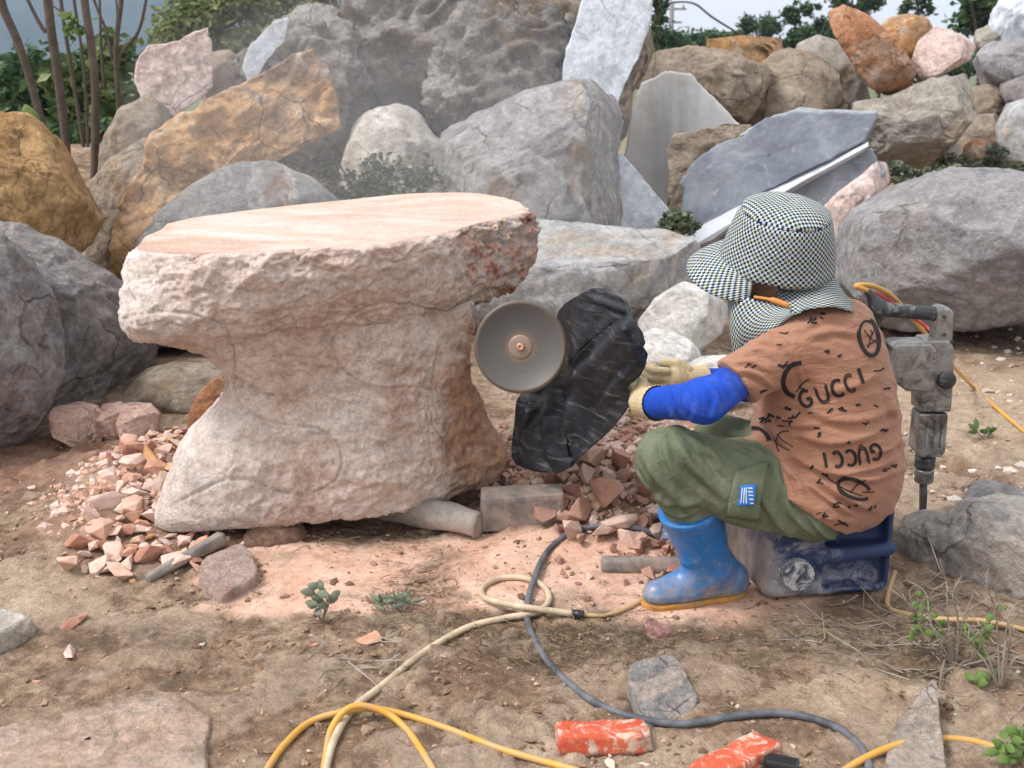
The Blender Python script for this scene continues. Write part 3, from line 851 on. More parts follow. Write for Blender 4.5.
rock('boulder', 'flat-faced pinkish grey boulder with an orange underside on the skyline',
     [(911, 62), (920, 40), (936, 27), (962, 35), (976, 46), (970, 60), (946, 73), (922, 84), (914, 80)], 9.0, 0.24, M['pink'], [((-0.2, 0.25, 1), 0.55)], 87, 0.02, 2.5, 0.2, 5, 0.4)
rock('boulder', 'big tan grey boulder under the rust orange and the pink boulders',
     [(846, 118), (850, 104), (892, 99), (930, 82), (966, 74), (973, 100), (970, 122), (948, 146), (920, 168), (895, 178), (880, 165), (862, 142)], 8.7, 0.5, M['tan'], [((0.05, 0.55, 0.8), 0.68), ((0.1, -0.8, 0.5), 0.62)], 89, 0.06, 1.8, 0.3, 6, 0.55)
plate('boulder', 'thin brown rough-edged slab leaning left of the dark banded slab', [(667, 150), (671, 135), (736, 123), (751, 125), (750, 148), (708, 166), (692, 190), (690, 230), (676, 240), (668, 200)], 7.65, 0.16, M['brown'], 91, 0.03, (0.1, -0.1), 0.03)
plate('boulder', 'pale blue triangular slab against the grey boulder in the middle', [(610, 245), (613, 160), (622, 153), (648, 184), (671, 211), (655, 236), (640, 250)], 6.8, 0.18, M['blueslab'], 93, 0.015, (0.1, -0.15), 0.006)
rock('boulder', 'white and pink boulder peeking out above the grey one behind the cap',
     [(812, 250), (826, 206), (850, 186), (872, 166), (888, 158), (890, 182), (868, 205), (850, 240)], 6.9, 0.25, M['pink'], [((0.2, 0.6, 0.8), 0.8)], 97, 0.04, 2.5, 0.3, 5)
# the far stack at the right edge
far_stack = [
    ('pale blue-grey sloping slab topping the stack at the right edge', [(985, 50), (1003, 12), (1030, -6), (1080, 0), (1080, 50), (1020, 52)], 11.2, 'blueslab', 0.3),
    ('grey layered boulder in the stack at the right edge below the pale slab', [(968, 84), (972, 62), (985, 46), (1020, 40), (1080, 45), (1080, 84), (1020, 90), (990, 92)], 10.8, 'layered', 0.12),
    ('small tan stone on top of the stack beside the leafy tree', [(975, 46), (978, 32), (992, 26), (1002, 34), (1000, 50), (984, 54)], 11.4, 'tan', 0.1),
    ('dark grey boulder in the middle of the stack at the right edge', [(1000, 112), (1002, 84), (1020, 72), (1080, 76), (1080, 118), (1020, 118)], 10.4, 'dark', 0.1),
    ('pale grey boulder at the foot of the stack at the right edge', [(1000, 168), (998, 128), (1008, 106), (1040, 100), (1090, 110), (1090, 172), (1030, 178)], 9.8, 'lightgrey', 0.1),
    ('brown boulder in the shade low in the right-hand stack', [(966, 122), (970, 92), (990, 84), (1006, 96), (1004, 124), (985, 132)], 10.9, 'brown', 0.12),
    ('brown-grey boulder at the foot of the stack beside the tan boulder', [(950, 162), (955, 136), (972, 118), (996, 116), (1004, 140), (1000, 168), (970, 172)], 10.3, 'brown', 0.12),
    ('small pinkish stone on the ground before the right-hand stack', [(962, 160), (965, 146), (976, 139), (986, 146), (987, 160), (975, 166)], 9.4, 'redrock', 0.04),
    ('small grey stone on the ground below the big tan boulder', [(925, 168), (930, 148), (944, 138), (958, 146), (962, 166), (945, 174)], 9.3, 'tan', 0.06),
]
for k, (lb, pl, d, mt, am) in enumerate(far_stack):
    rock('boulder', lb, pl, d, 0.3, M[mt], [((0.1, 0.5, 0.8), 0.8)], 100 + k, am * 0.5, 2.2, 0.4, 5, 0.55)
# near middle
rock('boulder', 'beige rounded stone with a flat face left of the neck scarf',
     [(639, 322), (655, 299), (684, 282), (712, 288), (727, 308), (720, 333), (702, 348), (680, 372), (640, 370)], 4.85, 0.2, M['white'], [((-0.15, 0.35, 0.9), 0.72), ((0.8, -0.2, 0.6), 0.85)], 111, 0.02, 3.5, 0.2, 5, 0.6)
rock('boulder', 'whitish low stone just above the blue sleeve and the glove',
     [(630, 372), (632, 340), (650, 328), (676, 333), (696, 348), (704, 362), (700, 388), (660, 400), (632, 396)], 4.6, 0.2, M['white'], [((0, 0.6, 0.8), 0.75)], 113, 0.02, 3.0, 0.1, 5, 0.65)
rock('boulder', 'small whitish stone beside the sleeve below the checked scarf',
     [(682, 392), (684, 366), (700, 358), (724, 355), (738, 362), (742, 385), (720, 402)], 4.4, 0.12, M['white'], [], 115, 0.02, 4.0, 0.2, 5, 0.65)
rock('boulder', 'streaked grey rock at the lower right beside the jerrycan',
     [(902, 566), (900, 545), (906, 520), (928, 512), (948, 520), (965, 506), (1000, 500), (1060, 512), (1120, 560), (1110, 625), (1010, 630), (960, 615), (925, 598)], 2.85, 0.26, M['streaked'],
     [((-0.55, -0.35, 0.75), 0.66), ((-0.1, 0.75, 0.6), 0.92), ((0.35, 0.1, 0.9), 0.95)], 117, 0.028, 4.0, 0.45, 6, 0.6)
rock('boulder', 'flat bluish stone behind the streaked rock at the lower right',
     [(962, 512), (968, 490), (976, 480), (1000, 482), (1022, 490), (1040, 500), (1040, 525), (980, 525)], 3.3, 0.1, M['grey'], [((0, 0.5, 0.8), 0.7)], 119, 0.012, 5, 0.2, 5)

# dark blue-grey slab with its sawn ledge: two stones of one block, parted by a pale sawn strip
M['sawn'] = plain_mat('pale_sawn_stone', (0.50, 0.515, 0.54), 0.75, var=0.12, vscale=9, bump=0.2)
ds = empty('boulder', G(770, 262), 'dark blue-grey split slab with white sawn strips behind the cap', 'boulder')
def as_part(o, parent, name):
    off = Vector(o.location) - Vector(parent.location)
    o.parent = parent; o.location = off; o.name = name
    for k in ('label', 'category', 'group'):
        if k in o: del o[k]
    return o
plate('upper_slab', None, [(683, 190), (684, 178), (690, 168), (697, 158), (712, 149), (730, 139), (748, 131), (766, 120), (782, 115), (800, 109), (822, 112), (840, 111), (862, 113), (878, 112), (877, 122), (872, 133), (868, 140), (800, 174), (740, 205), (700, 228), (690, 262), (684, 240)], 7.2, 0.30, M['darkslab'], 121, 0.03, (0.0, -0.25), 0.012, ds)
plate('lower_slab', None, [(715, 240), (760, 206), (820, 172), (867, 147), (874, 152), (880, 163), (888, 173), (876, 184), (860, 191), (845, 202), (822, 208), (800, 260), (720, 270)], 6.95, 0.35, M['darkslab'], 122, 0.03, (0.0, -0.2), 0.012, ds)
plate('broken_rim', None, [(738, 136), (752, 127), (766, 118.5), (783, 113), (800, 107.5), (822, 109.5), (842, 109), (862, 111), (879, 110.5), (878, 115), (850, 115), (826, 116), (804, 115), (786, 119), (769, 125), (752, 133)], 7.26, 0.28, M['sawn'], 123, 0.02, (0, 0), 0.01, ds)
def strip(name, px, d, th, mat, parent):
    """flat bar of stone whose front face has the given pixel outline at distance d"""
    a = P([q[0] for q in px], [q[1] for q in px], d); n = len(a)
    v = np.concatenate([a, a + np.array([0, th, 0.02])])
    f = [tuple(range(n)), tuple(range(2 * n - 1, n - 1, -1))] + [(i, i + n, (i + 1) % n + n, (i + 1) % n) for i in range(n)]
    return world_obj(name, v, f, mat, None, parent, False)
up_ = [(685, 233), (740, 203), (800, 172), (868, 140.5)]; lo_ = [(868.5, 146), (805, 180), (748, 213), (712, 240), (686, 250)]
a = np.concatenate([P([q[0] for q in up_], [q[1] for q in up_], 7.17), P([q[0] for q in lo_], [q[1] for q in lo_], 6.92)])
n_ = len(a); v = np.concatenate([a, a + np.array([0, 0.10, -0.06])])
f = [tuple(range(n_)), tuple(range(2 * n_ - 1, n_ - 1, -1))] + [(i, i + n_, (i + 1) % n_ + n_, (i + 1) % n_) for i in range(n_)]
world_obj('sawn_ledge', v, f, M['sawn'], None, ds, False)
# ------------------------------------------------------------------ the carved block
def stone_table():
    zt0, yt0, sl = 0.85, 2.95, 0.085          # top plane: z = zt0 + sl (y - yt0)
    def on_top(px, py):
        r = ray(px, py)
        t = (CAM_H - zt0 + sl * yt0) / (sl * r[..., 1] - r[..., 2])
        return CAM + r * t[..., None]
    fr = [(138, 246), (140, 250), (156, 256), (180, 259), (206, 261), (267, 262), (315, 260), (354, 257), (390, 253), (415, 249), (440, 243), (460, 236), (474, 230), (486, 226), (503, 221), (519, 214), (523, 209)]
    bk = [(523, 209), (518, 203), (501, 198), (484, 195), (465, 193.5), (440, 193.5), (404, 195), (372, 198), (344, 201), (285, 207), (227, 214), (190, 219), (169, 224), (160, 231), (147, 237), (138, 246)]
    NF, NB = 330, 110
    def resample(poly, n):
        w = on_top([q[0] for q in poly], [q[1] for q in poly])
        w = catmull(w, 10)
        s = np.concatenate([[0], np.cumsum(np.linalg.norm(np.diff(w, axis=0), axis=1))])
        tt = np.linspace(0, s[-1], n + 1)
        return np.stack([np.interp(tt, s, w[:, k]) for k in range(3)], -1)
    f3, b3 = resample(fr, NF), resample(bk, NB)
    L0, R0 = f3[0], f3[-1]
    # front edge pitted a little
    def rel(w):
        u = np.clip((w[:, 0] - L0[0]) / (R0[0] - L0[0]), -0.02, 1.02)
        u = np.clip((w[:, 0] - w[:, 0].min()) / (w[:, 0].max() - w[:, 0].min()), 0, 1)
        return u, w[:, 1] - (L0[1] + u * (R0[1] - L0[1]))
    uf, of = rel(f3); ub, ob = rel(b3)
    uf = np.maximum.accumulate(uf)
    # left and right outlines from the foot up: (px, py, distance) and how much of the top's depth the front and back keep
    keys = [((164, 523, 3.07), (462, 484, 3.26), 0.42, 0.6), ((157, 519, 3.07), (480, 481, 3.28), 0.50, 0.7), ((160, 498, 3.08), (498, 468, 3.32), 0.56, 0.82),
            ((176, 455, 3.10), (506, 446, 3.36), 0.62, 0.85), ((192, 427, 3.13), (491, 424, 3.33), 0.58, 0.8), ((216, 407, 3.16), (480, 398, 3.28), 0.58, 0.75),
            ((228, 386, 3.18), (471, 373, 3.26), 0.60, 0.72), ((222, 364, 3.18), (472, 342, 3.28), 0.63, 0.75), ((200, 347, 3.16), (473, 318, 3.31), 0.65, 0.82),
            ((166, 332, 3.13), (474, 299, 3.36), 0.68, 0.9), ((138, 321, 3.12), (502, 285, 3.55), 0.84, 0.94), ((131.5, 301, 3.12), (519, 268, 3.62), 0.96, 0.98),
            ((131, 276, 3.12), (529, 244, 3.66), 1.0, 1.0), ((135, 258, 3.12), (526, 222, 3.66), 1.01, 1.01), ((138, 247, 3.12), (523, 209, 3.65), 1.0, 1.0)]
    Lk = np.array([P(*k[0]) for k in keys]); Rk = np.array([P(*k[1]) for k in keys]); FB = np.array([[k[2], k[3]] for k in keys])
    Lk[-1], Rk[-1] = L0, R0
    # keep the front nearly upright from foot to top
    om = of.min(); um = uf[of.argmin()]
    ch = Lk[:, 1] + um * (Rk[:, 1] - Lk[:, 1])
    yt_ = ch[-1] + om
    tgt = yt_ + np.array([0.045, 0.020, 0.012, 0.02, 0.035, 0.04, 0.045, 0.04, 0.035, 0.03, 0.022, 0.010, 0.0, -0.004, 0.0])
    FB[:, 0] = (tgt - ch) / om
    NS = 16
    tab = catmull(np.concatenate([Lk, Rk, FB], 1), NS)
    NR = len(tab)
    rows = []
    for k in range(NR):
        Lp, Rp, sf, sb = tab[k, :3], tab[k, 3:6], tab[k, 6], tab[k, 7]
        a = Lp + uf[:-1, None] * (Rp - Lp); a[:, 1] += om * sf * np.clip(of[:-1] / om, 0, 1) ** (1.0 - 0.45 * min(1.0, (NR - 1 - k) / (0.22 * NR)))
        b = Lp + ub[:-1, None] * (Rp - Lp); b[:, 1] += ob[:-1] * sb
        rows.append(np.concatenate([a, b]))
    V = np.stack(rows)                                     # NR x N x 3
    top_ring = np.concatenate([f3[:-1], b3[:-1]])
    V[-1] = top_ring
    N = V.shape[1]
    # level of each row measured on the left outline, to shape the front
    hgt = np.linspace(0, 1, NR)[:, None]
    du = np.gradient(V, axis=0); dv = (np.roll(V, -1, 1) - np.roll(V, 1, 1))
    nrm = np.cross(dv, du); nrm /= np.linalg.norm(nrm, axis=-1)[..., None] + 1e-9
    px, py = project(V)
    fade = smooth(1.0, 0.955, hgt)                         # the sawn top edge stays clean
    Q = V.copy()
    big = fbm(V * 3.2, 5, 3) * 0.024
    chis = fbm(V * np.array([11, 11, 15]), 15, 5, 0.55, True)
    fine = fbm(V * 38, 25, 4, 0.6)
    face = smooth(0.80, 0.93, hgt)                         # rough band under the top edge
    crys = smooth(440, 480, px) * smooth(310, 285, py)
    dsp = big + (0.008 + 0.008 * face + 0.010 * crys) * chis + (0.0050 + 0.004 * crys) * fine
    # strata-like chisel steps across the front
    dsp += 0.006 * noise(np.stack([V[..., 0] * 3, V[..., 1] * 3, V[..., 2] * 26 + fbm(V * 4, 3, 2)], -1), 77) * (1 - crys)
    dsp = dsp - 0.55 * (0.008 + 0.008 * face + 0.010 * crys)
    dsp *= 0.25 + 0.75 * fade
    # scalloped left foot and lip: swept smooth by the saw
    swept = smooth(260, 205, px) * smooth(385, 420, py)
    dsp *= 1 - 0.6 * swept
    # incised guide lines of the carving
    lines = [[(468, 306), (450, 311), (430, 308), (404, 303), (379, 303), (354, 315), (338, 331), (332.5, 348), (344, 370), (364, 383), (384, 387), (410, 387), (432, 390)],
             [(130, 317), (148, 313), (166, 312), (196, 315), (222, 327), (234, 348), (236, 378), (242, 403), (262, 419), (293, 426), (318, 428), (336, 442), (342, 462), (333, 482), (308, 494), (278, 492), (252, 481), (227, 479), (201, 490), (176, 503)],
             [(432, 413), (435, 429), (450, 449)], [(437, 350), (434, 373), (433, 392)]]
    groove = np.zeros(V.shape[:2])
    fm = np.zeros(V.shape[:2], bool); fm[:, :NF] = True
    qx, qy = px[fm], py[fm]
    best = np.full(len(qx), 1e9)
    for ln in lines:
        c = catmull(ln, 8)
        for p0, p1 in zip(c[:-1], c[1:]):
            e = p1 - p0
            tt = np.clip(((qx - p0[0]) * e[0] + (qy - p0[1]) * e[1]) / (e @ e + 1e-9), 0, 1)
            best = np.minimum(best, np.hypot(qx - p0[0] - tt * e[0], qy - p0[1] - tt * e[1]))
    groove[fm] = np.exp(-(best / 1.15) ** 2) - 0.25 * np.exp(-((best - 2.8) / 1.3) ** 2)
    dsp = dsp - 0.0048 * groove
    Q = V + nrm * dsp[..., None]
    # the sawn top: rings towards the middle
    cen = top_ring.mean(0)
    rings = []
    for s in (0.995, 0.985, 0.97, 0.94, 0.9, 0.84, 0.76, 0.66, 0.54, 0.4, 0.25, 0.1):
        w = cen + (Q[-1] - cen) * s
        w[:, 2] = zt0 + sl * (w[:, 1] - yt0) + 0.003 * smooth(0.96, 1.0, s) + 0.0025 * fbm(w * 5, 61, 3) * (1 - s) * 4
        rings.append(w)
    allv = np.concatenate([Q.reshape(-1, 3), np.concatenate(rings), cen[None], Q[0].mean(0)[None]])
    nr = NR + len(rings)
    F = [tuple(q) for q in grid_faces(nr, N, True)]
    ci = nr * N
    F += [((nr - 1) * N + j, (nr - 1) * N + (j + 1) % N, ci) for j in range(N)]
    F += [((j + 1) % N, j, ci + 1) for j in range(N)]
    m_cry = np.concatenate([crys.ravel(), np.zeros(len(rings) * N + 2)])
    warm = smooth(425, 470, px + 26 * fbm(V * 6, 4, 3)) * smooth(300, 330, py)
    m_warm = np.concatenate([warm.ravel(), np.zeros(len(rings) * N + 2)])
    top = np.concatenate([np.repeat(smooth(0.975, 0.995, hgt[:, 0]), N), np.ones(len(rings) * N + 1), [0]])
    m_sw = np.concatenate([np.maximum(swept, smooth(185, 150, px) * smooth(345, 320, py)).ravel(), np.zeros(len(rings) * N + 2)])
    m_gr = np.concatenate([np.clip(groove, 0, 1).ravel(), np.zeros(len(rings) * N + 2)])
    tv = np.concatenate(rings); tpx, tpy = project(tv)
    edge_d = np.full(len(tv), 9.0)
    for q in f3[::6]: edge_d = np.minimum(edge_d, np.linalg.norm(tv - q, axis=1))
    m_wc = np.concatenate([np.zeros(NR * N), smooth(0.085, 0.015, edge_d + 0.02 * fbm(tv * 14, 3, 3)) * smooth(185, 250, tpx) * smooth(440, 380, tpx), [0, 0]])
    m_up = np.concatenate([np.repeat(face[:, 0], N), np.zeros(len(rings) * N + 2)])
    t = NT('pink_beige_marble')
    base = t.ramp(t.noise(4.5, 9, 0.64, 0.7), [(0.28, (0.42, 0.285, 0.215)), (0.44, (0.55, 0.42, 0.345)), (0.58, (0.63, 0.51, 0.44)), (0.74, (0.72, 0.63, 0.575))])
    base = t.mix(t.ramp(t.noise(2.0, 6, 0.6, 0.5), [(0.45, 0.0), (0.62, 0.6)]), base, (0.61, 0.53, 0.475))
    base = t.mix(t.ramp(t.noise(6, 8, 0.7, 0.8), [(0.56, 0.0), (0.70, 0.7)]), base, (0.36, 0.20, 0.125))
    base = t.mix(t.math('MULTIPLY', t.attr('upper'), 0.55), base, t.ramp(t.noise(9, 8, 0.65), [(0.3, (0.56, 0.40, 0.325)), (0.65, (0.73, 0.61, 0.55))]))
    cr = t.ramp(t.noise(13, 7, 0.65, 1.2), [(0.28, (0.12, 0.075, 0.065)), (0.37, (0.33, 0.135, 0.095)), (0.45, (0.50, 0.31, 0.23)), (0.55, (0.42, 0.40, 0.38)), (0.63, (0.60, 0.36, 0.13)), (0.76, (0.70, 0.55, 0.47))])
    base = t.mix(t.attr('crystal'), base, cr)
    base = t.mix(t.math('MULTIPLY', t.attr('warm'), 0.95), base, t.ramp(t.noise(7, 8, 0.65, 0.8), [(0.3, (0.26, 0.125, 0.070)), (0.5, (0.40, 0.225, 0.135)), (0.7, (0.52, 0.36, 0.27))]))
    base = t.mix(t.math('MULTIPLY', t.attr('swept'), 0.8), base, t.ramp(t.noise(9, 7, 0.6, vec=t.mapping((6, 1, 1))), [(0.3, (0.58, 0.46, 0.40)), (0.7, (0.74, 0.67, 0.63))]))
    tp = t.ramp(t.noise(2.4, 8, 0.6, 0.8, vec=t.mapping((1, 2.5, 1), (0, 0, 0.3))), [(0.3, (0.43, 0.275, 0.205)), (0.5, (0.53, 0.395, 0.325)), (0.66, (0.58, 0.485, 0.435)), (0.8, (0.61, 0.56, 0.54))])
    tp = t.mix(t.ramp(t.noise(14, 6, 0.7, vec=t.mapping((1, 6, 1), (0, 0, 0.25))), [(0.5, 0.0), (0.7, 0.35)]), tp, (0.50, 0.36, 0.30))
    tp = t.mix(t.math('MULTIPLY', t.attr('whitecut'), 0.85), tp, (0.70, 0.655, 0.63))
    base = t.mix(t.attr('sawn'), base, tp)
    base = t.mix(t.math('MULTIPLY', t.attr('groove'), 0.15), base, (0.33, 0.22, 0.16))
    sp_ = t.noise(26, 10, 0.8, 0.5, vec=t.mapping(loc=(4, 1, 7)))
    base = t.mix(t.math('SUBTRACT', 0.8, t.math('MULTIPLY', t.attr('sawn'), 0.55)), base, t.mix(1.0, base, t.ramp(sp_, [(0.33, 0.60), (0.48, 1.05), (0.66, 1.45)]), 'MULTIPLY'))
    base = t.mix(0.4, base, t.mix(1.0, base, t.ramp(t.noise(110, 5, 0.7), [(0.3, 0.5), (0.7, 1.4)]), 'MULTIPLY'))
    h = t.math('ADD', t.noise(24, 10, 0.74, 0.3), t.math('MULTIPLY', t.noise(95, 8, 0.78), 0.7))
    h = t.math('MULTIPLY', h, t.math('SUBTRACT', 1.0, t.math('MULTIPLY', t.attr('sawn'), 0.85)))
    mat = t.done(base, 0.88, t.bump(h, 0.8, 0.014), 0.25)
    o = world_obj('stone_block', allv, F, mat, None, None, True, None,
                  dict(whitecut=m_wc, crystal=m_cry, warm=m_warm, sawn=top, swept=m_sw, groove=m_gr, upper=m_up))
    return tag(o, 'big pale pink stone block carved waisted like a stump with a smooth flat sawn top', 'stone block')
table = stone_table()
# ------------------------------------------------------------------ the worker
def unit(v): v = np.asarray(v, float); return v / np.linalg.norm(v)
shL, shR = P(786, 352, 2.60), P(846, 330, 2.88)
elL, wrL, haL = P(704, 401, 2.47), P(655, 403, 2.67), P(606, 398, 2.90)
elR, wrR, haR = P(778, 388, 3.08), P(700, 381, 2.98), P(632, 384, 2.90)
hipL, hipR = P(812, 497, 2.585), P(850, 472, 2.86)
knL, knR = P(672, 462, 2.56), P(722, 447, 3.06)
anL, anR = P(702, 560, 2.62), P(712, 520, 3.08)
pel, chest, neck = P(838, 480, 2.71), P(824, 385, 2.72), P(800, 318, 2.76)
head_c = P(776, 264, 2.76)
LR = unit((shR - shL) * np.array([1, 1, 0.3]))
FW = unit(np.cross([0, 0, 1], LR))                   # the way the chest faces
BODY = np.stack([LR, FW, np.cross(LR, FW)], 1)
face_f = unit(P(521, 347, 3.18) + [0, 0, 0.12] - head_c)
face_u = unit(np.array([0, -0.18, 1.0]) - face_f * np.dot([0, -0.18, 1.0], face_f))
face_r = np.cross(face_f, face_u)                    # right hand of the person
FACE = np.stack([face_r, face_f, face_u], 1)

worker = empty('person', [0.72, 2.66, 0.0], 'seated person in a rust brown printed shirt, checked cap and blue rubber boots', 'person')

def fold(p, axis_long, axis_short, kl, ks, seed, warp=1.6):
    a, b = np.asarray(axis_long, float), np.asarray(axis_short, float)
    c = np.cross(a, b)
    l, s, n = p @ a, p @ b, p @ c
    w = noise(np.stack([l * 4, s * 4, n * 4], -1), seed + 9) * warp
    f = noise(np.stack([l * kl, s * ks + w, n * kl], -1), seed)
    return np.clip(1 - 2.6 * np.abs(f), 0, 1) ** 1.6      # crested like cloth

def zf(ox, oy, k, rows):
    return [([(ox + x / k, oy + y / k) for x, y in pts], w, h) for pts, w, h in rows]
SHIRT_FOLDS = [([(150, 445), (230, 500), (330, 545), (440, 560), (520, 540)], 4.0, 0.013), ([(215, 420), (300, 448), (400, 442), (505, 405)], 4.5, 0.010),
               ([(255, 528), (330, 590), (420, 640), (470, 650)], 3.5, 0.012), ([(262, 572), (325, 622), (400, 668)], 3.0, 0.009), ([(280, 498), (360, 540), (470, 520), (525, 490)], 3.6, 0.009),
               ([(240, 340), (330, 382), (430, 382), (525, 345)], 4.5, 0.008), ([(125, 385), (180, 440), (225, 495)], 3.4, 0.010), ([(160, 380), (230, 400), (300, 395)], 3.4, 0.008), ([(440, 480), (500, 470), (532, 440)], 3.0, 0.008),
               ([(240, 112), (300, 82), (365, 72)], 4.0, 0.006), ([(250, 145), (330, 122), (410, 132)], 4.0, 0.006), ([(128, 106), (190, 160), (232, 230), (246, 305)], 2.6, 0.007),
               ([(60, 188), (110, 178), (155, 200)], 3.0, 0.007), ([(45, 238), (100, 248), (165, 290)], 3.2, 0.008), ([(80, 160), (130, 150), (170, 165)], 3.0, 0.006), ([(36, 212), (90, 214), (145, 238)], 2.8, 0.006),
               ([(495, 300), (520, 380), (530, 450)], 4.0, 0.007), ([(300, 300), (380, 290), (470, 250)], 4.5, 0.006), ([(190, 520), (230, 570), (250, 610)], 2.6, 0.008), ([(35, 268), (80, 310), (122, 352)], 1.6, -0.004)]
TROUSER_FOLDS = [([(215, 165), (250, 230), (300, 285), (352, 332)], 4.5, 0.014), ([(118, 200), (160, 275), (230, 340), (300, 352)], 4.2, 0.013), ([(180, 150), (192, 222), (225, 295)], 4.0, 0.010),
                 ([(300, 175), (330, 232), (368, 280)], 3.8, 0.010), ([(135, 325), (200, 352), (275, 345)], 3.6, 0.011), ([(330, 158), (420, 192), (520, 245)], 3.0, 0.008), ([(480, 192), (502, 262), (512, 335)], 3.6, 0.009),
                 ([(458, 330), (500, 400), (560, 452)], 3.6, 0.011), ([(520, 290), (545, 380), (625, 450)], 3.6, 0.011), ([(380, 402), (460, 424), (560, 452)], 3.4, 0.009), ([(100, 178), (112, 240), (152, 305)], 3.6, 0.009),
                 ([(168, 362), (230, 386), (295, 362)], 3.0, 0.009), ([(250, 150), (300, 200), (360, 240)], 3.2, 0.008), ([(590, 380), (640, 440), (700, 452)], 3.0, 0.010), ([(150, 130), (220, 128), (290, 150)], 3.6, 0.006), ([(345, 120), (375, 150), (420, 165)], 3.6, 0.008)]
ARM_FOLDS = [([(305, 590), (335, 650), (312, 725)], 3.6, 0.007), ([(350, 590), (384, 640), (372, 700)], 3.2, 0.006), ([(255, 600), (275, 660), (262, 730)], 3.4, 0.005), ([(205, 610), (214, 660), (203, 715)], 2.8, 0.004), ([(380, 560), (405, 610), (425, 660)], 3.0, 0.005)]
M['skin'] = plain_mat('skin', (0.40, 0.235, 0.155), 0.55, 0.35, var=0.08, vscale=30)
M['hair'] = plain_mat('black_hair', (0.015, 0.013, 0.012), 0.6)

def d_body(p):
    d = d_ell(p, chest, (0.15, 0.10, 0.20), BODY)
    d = smin(d, d_ell(p, pel, (0.14, 0.11, 0.11), BODY), 0.06)
    d = smin(d, d_cone(p, shL, shR, 0.05, 0.05), 0.05)
    d = smin(d, d_cone(p, neck - [0, 0, 0.03], head_c - face_u * 0.03, 0.055, 0.052), 0.03)
    for a, b, c, ra, rb, rc in ((shL, elL, wrL, 0.048, 0.036, 0.024), (shR, elR, wrR, 0.048, 0.036, 0.024)):
        d = smin(d, np.minimum(d_cone(p, a, b, ra, rb), d_cone(p, b, c, rb, rc)), 0.02)
    for a, b, c in ((hipL, knL, anL), (hipR, knR, anR)):
        d = smin(d, np.minimum(d_cone(p, a, b, 0.075, 0.052), d_cone(p, b, c, 0.050, 0.034)), 0.03)
    # head: skull, face, nose, chin, ears, brows, lips
    h = d_ell(p, head_c + face_u * 0.02 - face_f * 0.01, (0.074, 0.092, 0.098), FACE)
    h = smin(h, d_ell(p, head_c - face_u * 0.055 + face_f * 0.028, (0.056, 0.062, 0.062), FACE), 0.04)
    h = smin(h, d_cone(p, head_c + face_f * 0.088 + face_u * 0.005, head_c + face_f * 0.103 - face_u * 0.032, 0.009, 0.015), 0.012)
    for s in (-1, 1):
        h = smin(h, d_ell(p, head_c + face_r * s * 0.075 - face_u * 0.01, (0.011, 0.024, 0.032), FACE), 0.008)
        h = smin(h, d_cone(p, head_c + face_f * 0.086 + face_u * 0.024 + face_r * s * 0.012, head_c + face_f * 0.072 + face_u * 0.024 + face_r * s * 0.05, 0.009, 0.007), 0.012)
        e = np.linalg.norm(p - (head_c + face_f * 0.089 + face_u * 0.004 + face_r * s * 0.032), axis=1) - 0.013
        h = np.maximum(h, -e)
        h = np.minimum(h, np.linalg.norm(p - (head_c + face_f * 0.079 + face_u * 0.004 + face_r * s * 0.032), axis=1) - 0.0125)
    h = smin(h, d_cone(p, head_c + face_f * 0.086 - face_u * 0.062 - face_r * 0.02, head_c + face_f * 0.086 - face_u * 0.062 + face_r * 0.02, 0.008, 0.008), 0.008)
    d = smin(d, h, 0.025)
    # hands with five fingers closed round the handles
    for w, hd, up in ((wrL, haL, 1), (wrR, haR, 1)):
        ax = unit(hd - w); side = unit(np.cross(ax, [0, 0, 1])); dn = np.cross(side, ax)
        d = smin(d, d_ell(p, w + ax * 0.06, (0.022, 0.045, 0.036), np.stack([side, ax, dn], 1)), 0.02)
    return d
sdf_obj('body', d_body, (0.22, 2.30, 0.02), (1.02, 3.26, 1.06), 0.0085, M['skin'], None, worker)

def d_trousers(p):
    d = d_ell(p, pel + [-0.015, 0, -0.01], (0.155, 0.140, 0.115), BODY)
    mid = hipL + (knL - hipL) * 0.5 + np.array([0, 0, -0.008])
    t1 = smin(d_cone(p, hipL, mid, 0.108, 0.099), d_cone(p, mid, knL, 0.099, 0.080), 0.03)
    d = smin(d, t1, 0.05)
    bt = anL + (knL - anL) * 0.42
    d = smin(d, d_cone(p, knL + [-0.004, 0, 0.004], P(690, 506, 2.585), 0.082, 0.066), 0.025)
    d2 = smin(d_cone(p, hipR, knR, 0.112, 0.088), d_cone(p, knR, anR + (knR - anR) * 0.3, 0.088, 0.066), 0.025)
    d = smin(d, d2, 0.04)
    ax = unit(knL - hipL)
    f = fold(p, unit(np.cross(ax, [0, 1, 0.3])), ax, 4, 13, 31)
    f2 = fold(p, unit(ax + np.array([0, 0, 1.2])), unit(np.array([0.9, 0, 0.5])), 3.5, 15, 37)
    kk = smooth(0.22, 0.05, np.linalg.norm(p - knL - [0.05, 0, -0.04], axis=1))
    return d + 0.001 - 0.005 * f * (1 - 0.4 * kk) - 0.004 * f2
tt_ = NT('faded_green_cotton')
cc_ = tt_.ramp(tt_.noise(7, 7, 0.65, 0.4), [(0.3, (0.100, 0.120, 0.070)), (0.5, (0.142, 0.162, 0.102)), (0.72, (0.205, 0.222, 0.155))])
cc_ = tt_.mix(tt_.ramp(tt_.noise(14, 6, 0.7), [(0.58, 0.0), (0.75, 0.5)]), cc_, (0.27, 0.265, 0.20))
M['trousers'] = tt_.done(cc_, 0.88, tt_.bump(tt_.math('ADD', tt_.noise(30, 6, 0.6, 0.6), tt_.math('MULTIPLY', tt_.noise(600, 2), 0.15)), 0.7, 0.014), 0.2)
